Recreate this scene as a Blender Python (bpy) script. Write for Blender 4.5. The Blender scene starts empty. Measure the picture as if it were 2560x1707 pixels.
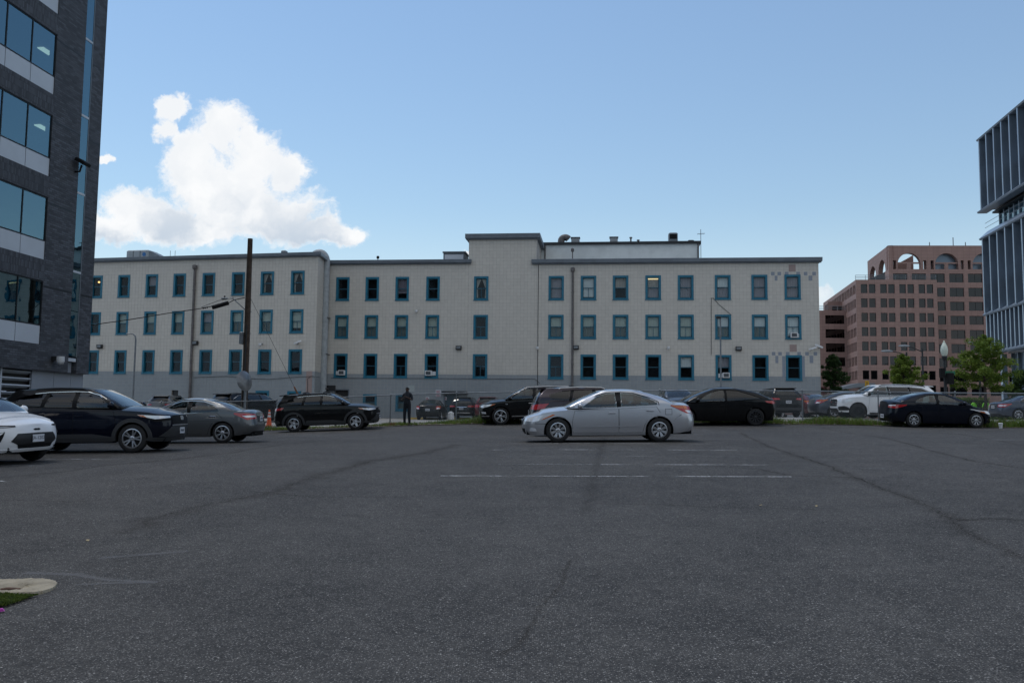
import bpy, bmesh, math, random
from math import sin, cos, pi, radians, sqrt, atan2
from mathutils import Vector, Matrix
from functools import lru_cache
random.seed(7)
SC = bpy.context.scene
COL = SC.collection

# ---------------------------------------------------------------- camera
F_PX, CX, CY, CAM_H = 2205.0, 1280.0, 853.5, 1.6      # focal length in pixels of the 2560 px wide photograph
PITCH, ROLL = math.atan(190 / 2205), 0.011
cam_d = bpy.data.cameras.new('camera')
cam = bpy.data.objects.new('camera', cam_d)
COL.objects.link(cam)
cam_d.sensor_width = 36.0
cam_d.lens = F_PX / 2560 * 36.0
cam_d.clip_start, cam_d.clip_end = 0.1, 6000
cam.matrix_world = Matrix.Translation((0, 0, CAM_H)) @ Matrix.Rotation(pi / 2 + PITCH, 4, 'X') @ Matrix.Rotation(ROLL, 4, 'Z')
SC.camera = cam

# ---------------------------------------------------------------- light
SUN_AZ, SUN_EL = radians(-46), radians(66)            # sun high beyond the building, a little to the left; thin cloud over the lot
sun_d = bpy.data.lights.new('sun', 'SUN')
sun_d.energy, sun_d.angle, sun_d.color = 1.15, radians(14), (1.0, 0.96, 0.90)
sun = bpy.data.objects.new('sun', sun_d)
COL.objects.link(sun)
sdir = Vector((sin(SUN_AZ) * cos(SUN_EL), cos(SUN_AZ) * cos(SUN_EL), sin(SUN_EL)))
sun.rotation_euler = sdir.to_track_quat('Z', 'Y').to_euler()
sun.location = (0, 0, 60)

wd = bpy.data.worlds.new('World')
SC.world = wd
wd.use_nodes = True
SC.view_settings.view_transform = 'Standard'
SC.view_settings.look = 'None'
SC.view_settings.exposure = 0.0
SC.view_settings.gamma = 1.0
SC.view_settings.use_curve_mapping = False
SC.cycles.max_bounces = 6
SC.cycles.diffuse_bounces = 3
SC.cycles.glossy_bounces = 3
SC.cycles.transparent_max_bounces = 10
SC.cycles.transmission_bounces = 2
SC.cycles.caustics_reflective = False
SC.cycles.caustics_refractive = False


class N:
    """small node-tree helper"""
    def __init__(s, nt):
        s.nt = nt
    def n(s, typ, **kw):
        nd = s.nt.nodes.new(typ)
        for k, v in kw.items():
            setattr(nd, k, v)
        return nd
    def put(s, sock, v):
        if v is None:
            return
        if isinstance(v, bpy.types.NodeSocket):
            s.nt.links.new(v, sock)
        else:
            if isinstance(v, (tuple, list)) and len(v) == 3 and len(sock.default_value) == 4:
                v = (*v, 1)
            sock.default_value = v
    def math(s, op, a, b=None, c=None, clamp=False):
        nd = s.n('ShaderNodeMath', operation=op, use_clamp=clamp)
        s.put(nd.inputs[0], a); s.put(nd.inputs[1], b); s.put(nd.inputs[2], c)
        return nd.outputs[0]
    def vmath(s, op, a, b=None, sc=None):
        nd = s.n('ShaderNodeVectorMath', operation=op)
        s.put(nd.inputs[0], a); s.put(nd.inputs[1], b)
        if sc is not None:
            s.put(nd.inputs['Scale'], sc)
        return nd.outputs['Value'] if op in ('LENGTH', 'DOT_PRODUCT', 'DISTANCE') else nd.outputs[0]
    def noise(s, vec, scale, detail=3, rough=0.5, col=False, dist=0.0):
        nd = s.n('ShaderNodeTexNoise')
        s.put(nd.inputs['Vector'], vec)
        nd.inputs['Scale'].default_value = scale; nd.inputs['Detail'].default_value = detail
        nd.inputs['Roughness'].default_value = rough; nd.inputs['Distortion'].default_value = dist
        return nd.outputs['Color' if col else 'Fac']
    def ramp(s, fac, pts):
        nd = s.n('ShaderNodeValToRGB')
        els = nd.color_ramp.elements
        while len(els) < len(pts):
            els.new(0.5)
        for e, (p, c) in zip(els, pts):
            e.position = p
            e.color = (c, c, c, 1) if isinstance(c, (int, float)) else (*c, 1)
        s.put(nd.inputs[0], fac)
        return nd.outputs[0]
    def mix(s, fac, a, b, blend='MIX'):
        nd = s.n('ShaderNodeMix', data_type='RGBA', blend_type=blend)
        s.put(nd.inputs[0], fac); s.put(nd.inputs[6], a); s.put(nd.inputs[7], b)
        return nd.outputs[2]
    def maprange(s, v, a, b, c=0.0, d=1.0, smooth=True):
        nd = s.n('ShaderNodeMapRange', interpolation_type='SMOOTHSTEP' if smooth else 'LINEAR')
        s.put(nd.inputs[0], v)
        for i, x in enumerate((a, b, c, d)):
            s.put(nd.inputs[i + 1], x)
        return nd.outputs[0]
    def sep(s, v):
        nd = s.n('ShaderNodeSeparateXYZ'); s.put(nd.inputs[0], v)
        return nd.outputs
    def comb(s, x, y, z):
        nd = s.n('ShaderNodeCombineXYZ')
        s.put(nd.inputs[0], x); s.put(nd.inputs[1], y); s.put(nd.inputs[2], z)
        return nd.outputs[0]


def unproject(px, py):
    """world direction of a pixel of the photograph"""
    a, b = px - CX, CY - py
    a, b = a * cos(ROLL) - b * sin(ROLL), a * sin(ROLL) + b * cos(ROLL)
    fw = Vector((0, cos(PITCH), sin(PITCH))); up = Vector((0, -sin(PITCH), cos(PITCH)))
    return fw + Vector((1, 0, 0)) * (a / F_PX) + up * (b / F_PX)

def at(px, py, Y):
    r = unproject(px, py)
    return Vector((0, 0, CAM_H)) + r * (Y / r.y)


def build_sky():
    nt = wd.node_tree
    nt.nodes.clear()
    k = N(nt)
    tc = k.n('ShaderNodeTexCoord')
    sky = k.n('ShaderNodeTexSky', sky_type='NISHITA')
    sky.sun_disc = False
    sky.sun_elevation = SUN_EL
    sky.sun_rotation = SUN_AZ
    sky.altitude = 20; sky.air_density = 1.5; sky.dust_density = 0.0; sky.ozone_density = 4.0
    d = k.vmath('NORMALIZE', tc.outputs['Generated'])
    X, Y, Z = k.sep(d)[0:3]
    yy = k.math('MAXIMUM', Y, 0.05)
    u = k.math('DIVIDE', X, yy); v = k.math('DIVIDE', Z, yy)         # gnomonic coordinates of the sky ahead
    uv = k.comb(u, v, 0.0)
    # domain warp so that the outlines billow
    w1 = k.vmath('SUBTRACT', k.noise(uv, 9.0, 6, 0.62, col=True), (0.5, 0.5, 0.5))
    uvw = k.vmath('ADD', uv, k.vmath('SCALE', w1, sc=0.085))
    w2 = k.vmath('SUBTRACT', k.noise(uv, 34.0, 5, 0.6, col=True), (0.5, 0.5, 0.5))
    uvw = k.vmath('ADD', uvw, k.vmath('SCALE', w2, sc=0.022))
    def dirs(px, py):
        r = unproject(px, py)
        return r.x / r.y, r.z / r.y
    blobs = [(430, 275, 50, 48), (415, 330, 40, 40), (560, 330, 95, 80), (640, 380, 85, 80), (470, 400, 85, 80), (720, 420, 60, 70), (560, 470, 180, 110),
             (340, 520, 85, 60), (470, 560, 230, 62), (700, 540, 130, 90), (800, 580, 100, 52), (870, 590, 52, 34), (270, 580, 90, 55),
             (180, 570, 80, 60), (265, 390, 26, 18), (2062, 745, 34, 34), (2030, 760, 40, 30), (1165, 632, 16, 14), (120, 400, 90, 40)]
    m = None
    for bx, by, rx, ry in blobs:
        cu, cv = dirs(bx, by)
        q = k.vmath('MULTIPLY', k.vmath('SUBTRACT', uvw, (cu, cv, 0)), (F_PX / rx, F_PX / ry, 0))
        e = k.math('SUBTRACT', 1.0, k.vmath('LENGTH', q))
        m = e if m is None else k.math('SMOOTH_MAX', m, e, 0.25)
    fine = k.math('SUBTRACT', k.noise(uvw, 55.0, 5, 0.65), 0.5)
    m2 = k.math('ADD', m, k.math('MULTIPLY', fine, 0.8))
    mask = k.maprange(m2, -0.02, 0.42)
    front = k.maprange(Y, 0.25, 0.4)
    mask = k.math('MULTIPLY', mask, front)
    # unseen cloud overhead and behind, widened to whiten ambient light, projected on a flat layer
    zz = k.math('MAXIMUM', Z, 0.06)
    lay = k.comb(k.math('DIVIDE', X, zz), k.math('DIVIDE', Y, zz), 0.0)
    nb = k.noise(lay, 0.55, 6, 0.58)
    gen = k.math('MULTIPLY', k.maprange(nb, 0.42, 0.60), k.maprange(Y, 0.36, 0.10))
    gen = k.math('MULTIPLY', gen, k.maprange(Z, 0.03, 0.2))
    gmask = k.math('MULTIPLY', gen, 0.9)
    # body of the cloud: white crowns, soft blue-grey hollows and base
    shade = k.noise(k.vmath('ADD', uvw, (0.013, -0.02, 0)), 11.0, 4, 0.5)
    cb = k.maprange(v, 0.30, 0.185)
    sh = k.math('MULTIPLY', k.maprange(shade, 0.34, 0.62), k.maprange(m, 0.02, 0.5))
    sh = k.math('MULTIPLY', sh, k.math('ADD', 0.20, k.math('MULTIPLY', cb, 0.75)), None, True)
    cloud = k.mix(sh, (0.98, 0.99, 1.0), (0.54, 0.63, 0.74))
    hz = k.maprange(v, 0.20, 0.13)                   # the base melts into the haze near the horizon
    mask = k.math('MULTIPLY', mask, k.math('SUBTRACT', 1.0, k.math('MULTIPLY', hz, k.math('MULTIPLY', front, 0.45))))
    hazy = k.mix(k.maprange(Z, 0.24, 0.02), sky.outputs[0], (5.3, 6.6, 7.8))     # city haze low over the horizon
    hazy = k.mix(0.03, hazy, (6.2, 7.0, 7.7))
    bg1 = k.n('ShaderNodeBackground'); k.put(bg1.inputs[0], hazy); bg1.inputs[1].default_value = SKY_STRENGTH
    bg2 = k.n('ShaderNodeBackground'); k.put(bg2.inputs[0], cloud); bg2.inputs[1].default_value = 1.0
    bg3 = k.n('ShaderNodeBackground'); k.put(bg3.inputs[0], k.mix(k.maprange(k.noise(lay, 1.7, 4, 0.55), 0.35, 0.65), (0.62, 0.63, 0.64), (0.88, 0.88, 0.87))); bg3.inputs[1].default_value = 1.0
    m3 = k.n('ShaderNodeMixShader')
    k.put(m3.inputs[0], gmask); k.nt.links.new(bg1.outputs[0], m3.inputs[1]); k.nt.links.new(bg3.outputs[0], m3.inputs[2])
    mx = k.n('ShaderNodeMixShader')
    k.put(mx.inputs[0], mask); k.nt.links.new(m3.outputs[0], mx.inputs[1]); k.nt.links.new(bg2.outputs[0], mx.inputs[2])
    out = k.n('ShaderNodeOutputWorld')
    k.nt.links.new(mx.outputs[0], out.inputs[0])

SKY_STRENGTH = 0.122
build_sky()

# ---------------------------------------------------------------- mesh helpers
class G:
    """collects vertices and faces, then links them as ONE mesh object"""
    def __init__(s):
        s.v, s.f, s.m = [], [], []
    def add(s, vs, fs, mi=0, M=None):
        o = len(s.v)
        s.v += [tuple(M @ Vector(p)) if M else tuple(p) for p in vs]
        s.f += [tuple(i + o for i in f) for f in fs]
        s.m += [mi] * len(fs)
        return s
    def box(s, x0, x1, y0, y1, z0, z1, mi=0, M=None):
        vs = [(x0, y0, z0), (x1, y0, z0), (x1, y1, z0), (x0, y1, z0), (x0, y0, z1), (x1, y0, z1), (x1, y1, z1), (x0, y1, z1)]
        return s.add(vs, [(0, 3, 2, 1), (4, 5, 6, 7), (0, 1, 5, 4), (1, 2, 6, 5), (2, 3, 7, 6), (3, 0, 4, 7)], mi, M)
    def rbox(s, x0, x1, y0, y1, z0, z1, b=0.02, mi=0, M=None):
        """box with chamfered vertical and top edges"""
        def ring(i, z):
            return [(x0 + i + b, y0 + i, z), (x1 - i - b, y0 + i, z), (x1 - i, y0 + i + b, z), (x1 - i, y1 - i - b, z),
                    (x1 - i - b, y1 - i, z), (x0 + i + b, y1 - i, z), (x0 + i, y1 - i - b, z), (x0 + i, y0 + i + b, z)]
        R = [ring(0, z0), ring(0, z1 - b), ring(b, z1)]
        vs = sum(R, [])
        fs = [tuple(range(7, -1, -1)), tuple(range(16, 24))]
        for k in range(2):
            for i in range(8):
                j = (i + 1) % 8
                fs.append((k * 8 + i, k * 8 + j, k * 8 + 8 + j, k * 8 + 8 + i))
        return s.add(vs, fs, mi, M)
    def quad(s, a, b, c, d, mi=0):
        return s.add([a, b, c, d], [(0, 1, 2, 3)], mi)
    def tube(s, path, r, n=8, mi=0, cap=True):
        path = [Vector(p) for p in path]
        rs = r if isinstance(r, (list, tuple)) else [r] * len(path)
        vs, fs = [], []
        ref = None
        for i, p in enumerate(path):
            t = (path[min(i + 1, len(path) - 1)] - path[max(i - 1, 0)])
            t = t.normalized() if t.length > 1e-9 else Vector((0, 0, 1))
            if ref is None:
                ref = Vector((1, 0, 0)) if abs(t.x) < 0.9 else Vector((0, 1, 0))
            a = ref - t * ref.dot(t)
            a = a.normalized(); ref = a
            b = t.cross(a)
            for k in range(n):
                q = 2 * pi * k / n
                vs.append(p + (a * cos(q) + b * sin(q)) * rs[i])
        for i in range(len(path) - 1):
            for k in range(n):
                j = (k + 1) % n
                fs.append((i * n + k, i * n + j, i * n + n + j, i * n + n + k))
        if cap:
            fs.append(tuple(range(n - 1, -1, -1))); e = (len(path) - 1) * n
            fs.append(tuple(range(e, e + n)))
        return s.add(vs, fs, mi)
    def lathe(s, prof, n=24, mi=0, M=None, closed=False):
        """profile of (radius, height) turned about z"""
        vs, fs = [], []
        for r, z in prof:
            for k in range(n):
                q = 2 * pi * k / n
                vs.append((r * cos(q), r * sin(q), z))
        L = len(prof)
        for i in range(L if closed else L - 1):
            i2 = (i + 1) % L
            for k in range(n):
                j = (k + 1) % n
                fs.append((i * n + k, i * n + j, i2 * n + j, i2 * n + k))
        if not closed:
            if prof[0][0] > 1e-4: fs.append(tuple(range(n - 1, -1, -1)))
            if prof[-1][0] > 1e-4: fs.append(tuple(range((L - 1) * n, L * n)))
        return s.add(vs, fs, mi, M)
    def prism(s, poly, y0, y1, mi=0, M=None):
        """polygon in (x, z) extruded along y"""
        n = len(poly)
        vs = [(x, y0, z) for x, z in poly] + [(x, y1, z) for x, z in poly]
        fs = [tuple(range(n)), tuple(range(2 * n - 1, n - 1, -1))]
        for i in range(n):
            j = (i + 1) % n
            fs.append((i, i + n, j + n, j))
        return s.add(vs, fs, mi, M)
    def mesh(s, name, mats, smooth=None):
        me = bpy.data.meshes.new(name)
        me.from_pydata(s.v, [], s.f)
        for m in (mats if isinstance(mats, (list, tuple)) else [mats]):
            me.materials.append(m)
        if any(s.m):
            me.polygons.foreach_set('material_index', s.m)
        if smooth is not None:
            me.polygons.foreach_set('use_smooth', [True] * len(s.f))
            me.set_sharp_from_angle(angle=radians(smooth))
        me.update()
        return me
    def build(s, name, mats, parent=None, smooth=None, M=None):
        return link(name, s.mesh(name, mats, smooth), parent, M)

def link(name, data, parent=None, M=None):
    o = bpy.data.objects.new(name, data)
    COL.objects.link(o)
    if parent:
        o.parent = parent
    if M is not None:
        o.matrix_local = M
    return o

def tag(o, label=None, cat=None, group=None, kind=None):
    for k, v in (('label', label), ('category', cat), ('group', group), ('kind', kind)):
        if v:
            o[k] = v
    return o

def thing(name, label, cat, M=None, group=None):
    o = link(name, None, None, M)
    o.empty_display_size = 0.3
    return tag(o, label, cat, group)

def copy_tree(o, parent=None):
    c = o.copy(); COL.objects.link(c); c.parent = parent
    for ch in list(o.children):
        copy_tree(ch, c)
    return c

def TR(x=0, y=0, z=0, rz=0.0):
    return Matrix.Translation((x, y, z)) @ Matrix.Rotation(rz, 4, 'Z')

# ---------------------------------------------------------------- materials
def mat(name, col, rough=0.6, metal=0.0, spec=0.5, coat=0.0, emit=None, var=0.0, vscale=4.0, bump=0.0, bscale=40.0, dirt=0.0, flake=0.0):
    m = bpy.data.materials.new(name)
    m.use_nodes = True
    nt = m.node_tree; k = N(nt)
    b = nt.nodes['Principled BSDF']
    b.inputs['Base Color'].default_value = (*col, 1)
    b.inputs['Roughness'].default_value = rough
    b.inputs['Metallic'].default_value = metal
    b.inputs['Specular IOR Level'].default_value = spec
    b.inputs['Coat Weight'].default_value = coat
    b.inputs['Coat Roughness'].default_value = 0.04
    if emit:
        b.inputs['Emission Color'].default_value = (*emit[0], 1)
        b.inputs['Emission Strength'].default_value = emit[1]
    tc = k.n('ShaderNodeTexCoord').outputs['Object']
    if var:
        nz = k.noise(tc, vscale, 5, 0.6)
        c = k.mix(k.maprange(nz, 0.3, 0.7), tuple(x * (1 - var) for x in col), tuple(min(1, x * (1 + var)) for x in col))
        if dirt:
            nd = k.noise(tc, vscale * 3.1, 4, 0.7)
            c = k.mix(k.math('MULTIPLY', k.maprange(nd, 0.55, 0.8), dirt), c, (0.07, 0.06, 0.05))
        k.put(b.inputs['Base Color'], c)
    if bump:
        bn = k.n('ShaderNodeBump'); bn.inputs['Strength'].default_value = bump; bn.inputs['Distance'].default_value = 0.02
        k.put(bn.inputs['Height'], k.noise(tc, bscale, 4, 0.6)); k.put(b.inputs['Normal'], bn.outputs[0])
    return m

def paint(name, col, metal=0.35, rough=0.34, coat=0.8):
    """car paint: base coat with fine flake and road dust towards nothing in particular, clear coat on top"""
    m = bpy.data.materials.new(name); m.use_nodes = True
    nt = m.node_tree; k = N(nt); b = nt.nodes['Principled BSDF']
    tc = k.n('ShaderNodeTexCoord').outputs['Object']
    dust = k.math('MULTIPLY', k.maprange(k.noise(tc, 2.3, 6, 0.65), 0.45, 0.8), 0.03)
    k.put(b.inputs['Base Color'], k.mix(dust, col, (0.16, 0.15, 0.14)))
    k.put(b.inputs['Roughness'], k.math('ADD', rough, k.math('MULTIPLY', dust, 1.2)))
    b.inputs['Metallic'].default_value = metal
    b.inputs['Coat Weight'].default_value = coat
    b.inputs['Specular IOR Level'].default_value = 0.12
    k.put(b.inputs['Coat Roughness'], k.math('ADD', 0.03, k.math('MULTIPLY', dust, 1.0)))
    return m

def glass(name, tint, rough=0.02, spec=1.0, wavy=0.0, ior=1.5):
    m = bpy.data.materials.new(name); m.use_nodes = True
    nt = m.node_tree; nt.nodes.clear(); k = N(nt)
    tr = k.n('ShaderNodeBsdfTransparent'); tr.inputs[0].default_value = (*tint, 1)
    gl = k.n('ShaderNodeBsdfGlossy'); gl.inputs['Roughness'].default_value = rough
    gl.inputs['Color'].default_value = (*spec, 1) if isinstance(spec, tuple) else (spec, spec, spec, 1)
    fr = k.n('ShaderNodeFresnel'); fr.inputs[0].default_value = ior
    if wavy:
        tc = k.n('ShaderNodeTexCoord').outputs['Object']
        bn = k.n('ShaderNodeBump'); bn.inputs['Strength'].default_value = wavy; bn.inputs['Distance'].default_value = 0.05
        k.put(bn.inputs['Height'], k.noise(tc, 0.9, 2, 0.5)); k.put(gl.inputs['Normal'], bn.outputs[0])
    mx = k.n('ShaderNodeMixShader')
    face = k.math('SUBTRACT', 1.0, k.n('ShaderNodeNewGeometry').outputs['Backfacing'])
    k.put(mx.inputs[0], k.math('MULTIPLY', fr.outputs[0], face)); nt.links.new(tr.outputs[0], mx.inputs[1]); nt.links.new(gl.outputs[0], mx.inputs[2])
    out = k.n('ShaderNodeOutputMaterial'); nt.links.new(mx.outputs[0], out.inputs[0])
    return m

def worn(name, col, amount=0.5, scale=6.0, rough=0.8, base_noise=18.0):
    """a worn film (road paint, seam dirt) that lets the surface below show through"""
    m = bpy.data.materials.new(name); m.use_nodes = True
    nt = m.node_tree; nt.nodes.clear(); k = N(nt)
    tc = k.n('ShaderNodeTexCoord').outputs['Object']
    df = k.n('ShaderNodeBsdfDiffuse'); df.inputs[0].default_value = (*col, 1)
    tr = k.n('ShaderNodeBsdfTransparent')
    a = k.noise(tc, scale, 4, 0.65); b2 = k.noise(tc, base_noise, 4, 0.7)
    al = k.math('MULTIPLY', k.maprange(a, 0.35, 0.65), k.maprange(b2, amount - 0.12, amount + 0.12))
    mx = k.n('ShaderNodeMixShader')
    k.put(mx.inputs[0], al); nt.links.new(tr.outputs[0], mx.inputs[1]); nt.links.new(df.outputs[0], mx.inputs[2])
    out = k.n('ShaderNodeOutputMaterial'); nt.links.new(mx.outputs[0], out.inputs[0])
    return m

def soft_band(name, col, strength):
    """stain band: UV v runs across the ribbon, fades to its edges and is broken by noise"""
    m = bpy.data.materials.new(name); m.use_nodes = True
    nt = m.node_tree; nt.nodes.clear(); k = N(nt)
    t = k.n('ShaderNodeTexCoord')
    v = k.sep(t.outputs['UV'])[1]
    edge = k.math('SUBTRACT', 1.0, k.math('ABSOLUTE', k.math('MULTIPLY', k.math('SUBTRACT', v, 0.5), 2.0)))
    nz = k.math('ADD', k.math('MULTIPLY', k.noise(t.outputs['Object'], 1.1, 5, 0.65), 0.7), k.math('MULTIPLY', k.noise(t.outputs['Object'], 9.0, 4, 0.7), 0.5))
    al = k.math('MULTIPLY', k.maprange(k.math('ADD', k.math('MULTIPLY', edge, 0.8), k.math('SUBTRACT', nz, 0.6)), 0.25, 0.9), strength)
    df = k.n('ShaderNodeBsdfDiffuse'); df.inputs[0].default_value = (*col, 1)
    tr = k.n('ShaderNodeBsdfTransparent'); mx = k.n('ShaderNodeMixShader')
    k.put(mx.inputs[0], al); nt.links.new(tr.outputs[0], mx.inputs[1]); nt.links.new(df.outputs[0], mx.inputs[2])
    out = k.n('ShaderNodeOutputMaterial'); nt.links.new(mx.outputs[0], out.inputs[0])
    return m

MT = {}
MT['black'] = mat('black_plastic', (0.008, 0.008, 0.009), 0.6, spec=0.2)
MT['rubber'] = mat('tyre_rubber', (0.016, 0.016, 0.017), 0.8, var=0.25, vscale=9)
MT['chrome'] = mat('chrome', (0.75, 0.77, 0.8), 0.12, 1.0)
MT['alloy'] = mat('alloy', (0.52, 0.53, 0.55), 0.32, 0.85, var=0.1)
MT['darkalloy'] = mat('dark_alloy', (0.035, 0.036, 0.04), 0.4, 0.5)
MT['greyclad'] = mat('grey_cladding', (0.035, 0.037, 0.04), 0.6)
MT['interior'] = mat('car_interior', (0.03, 0.03, 0.033), 0.9)
MT['seat_dark'] = mat('seat_cloth', (0.04, 0.04, 0.045), 0.9)
MT['seat_grey'] = mat('seat_cloth_grey', (0.25, 0.25, 0.25), 0.9)
MT['red'] = mat('tail_red', (0.45, 0.008, 0.012), 0.12, coat=1.0)
MT['clear'] = mat('lamp_clear', (0.8, 0.82, 0.85), 0.08, 0.2, coat=1.0)
MT['amber'] = mat('lamp_amber', (0.65, 0.16, 0.02), 0.2, coat=1.0)
MT['plate'] = mat('plate_white', (0.6, 0.62, 0.66), 0.5)
MT['ink'] = mat('ink', (0.03, 0.035, 0.06), 0.7)
MT['inkred'] = mat('ink_red', (0.35, 0.03, 0.05), 0.7)
MT['carglass'] = glass('car_glass', (0.30, 0.40, 0.40), ior=1.75)
MT['privacy'] = glass('privacy_glass', (0.035, 0.042, 0.045), ior=1.6)
MT['galv'] = mat('galvanised', (0.24, 0.26, 0.28), 0.5, 0.5, var=0.2, vscale=3)
MT['white'] = mat('white_paint', (0.7, 0.71, 0.72), 0.5, var=0.08)
MT['darkmetal'] = mat('dark_metal', (0.03, 0.032, 0.035), 0.5, 0.3)
MT['greymetal'] = mat('grey_metal', (0.19, 0.21, 0.23), 0.5, 0.3, var=0.15)

# ---------------------------------------------------------------- terrain
import numpy as np
FENCE_PX = [(-60, 1081, 43.2), (200, 1080, 43.1), (400, 1079, 43), (545, 1077.5, 42.8), (690, 1075, 42.5), (838, 1068.5, 42), (975, 1062.8, 41.6), (1140, 1057, 41), (1310, 1055.5, 40.5), (1480, 1055.5, 40),
            (1650, 1056, 39.5), (1825, 1056.5, 39), (2007, 1058, 38.5), (2197, 1061, 38.1), (2390, 1064.5, 37.7), (2575, 1068, 37.4), (2760, 1071, 37.1)]
FENCE = [at(*p) for p in FENCE_PX]
TDATA = [(323, 1132, 99), (1393, 1105.8, 91), (1652, 1105, 91), (538, 1109, 80), (728, 1080.6, 57.3), (882, 1075.5, 57.3), (1253, 1064, 55.5), (1889, 1063.5, 59),
         (2286, 1069, 60.5), (2441, 1070.6, 60.5), (2146, 1047.7, 50), (1075, 1050, 35.5), (87, 1152, 112), (1957, 1043, 44)]
QA = (0.04207, -0.000294, 0.02598, -0.0002566)

def quad_h(X, Y):
    Yc = np.clip(Y, -20, 70); Xc = np.clip(X, -40, 45)
    return QA[0] * Yc + QA[1] * Yc * Yc + QA[2] * Xc + QA[3] * Xc * Yc

_pts = [at(x, y, F_PX / p) for x, y, p in TDATA] + FENCE[2:-1]
_P = np.array([(p.x, p.y) for p in _pts]); _R = np.array([p.z for p in _pts]) - quad_h(_P[:, 0], _P[:, 1])
_SG = 6.0
_K = np.exp(-((_P[:, None] - _P[None]) ** 2).sum(-1) / (2 * _SG ** 2)) + np.eye(len(_P)) * 0.05
_W = np.linalg.solve(_K, _R)

def terrain(X, Y):
    X = np.asarray(X, float); Y = np.asarray(Y, float)
    d = (X[..., None] - _P[:, 0]) ** 2 + (Y[..., None] - _P[:, 1]) ** 2
    return quad_h(X, Y) + (np.exp(-d / (2 * _SG ** 2)) * _W).sum(-1)

def gz(x, y):
    return float(terrain(x, y))

def ghit(px, py, lo=2.0, hi=60.0):
    r = unproject(px, py)
    lastY = lo
    Y = lo
    while Y < hi:
        p = Vector((0, 0, CAM_H)) + r * (Y / r.y)
        if p.z < gz(p.x, p.y):
            a, b = lastY, Y
            for _ in range(20):
                m = (a + b) / 2
                p = Vector((0, 0, CAM_H)) + r * (m / r.y)
                if p.z < gz(p.x, p.y): b = m
                else: a = m
            return Vector((p.x, p.y, gz(p.x, p.y)))
        lastY = Y
        Y += 0.5
    p = Vector((0, 0, CAM_H)) + r * (hi / r.y)
    return Vector((p.x, p.y, gz(p.x, p.y)))

_fx = [p.x for p in FENCE]; _fy = [p.y for p in FENCE]
def fence_y(x):
    return float(np.interp(x, _fx, _fy))
def edge_y(x):
    """far edge of the asphalt, a little on this side of the fence"""
    back = float(np.interp(x, [-20, -12, -5, -2, 1, 10, 20], [0.9, 1.1, 1.1, 0.6, 0.55, 0.7, 0.9]))
    return fence_y(x) - back - 0.12 * sin(x * 1.7) - 0.07 * sin(x * 4.3 + 1)

def sheet(name, xs, yfun, dz, m, kind='structure'):
    """grid: for each x a column of y values"""
    vs, fs = [], []
    cols = [yfun(x) for x in xs]
    n = len(cols[0])
    for x, ys in zip(xs, cols):
        zz = terrain(np.full(n, x), np.array(ys))
        vs += [(x, y, float(z) + dz) for y, z in zip(ys, zz)]
    for i in range(len(xs) - 1):
        for j in range(n - 1):
            a = i * n + j
            fs.append((a, a + n, a + n + 1, a + 1))
    g = G().add(vs, fs)
    o = g.build(name, m, smooth=60)
    return tag(o, kind=kind)

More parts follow.
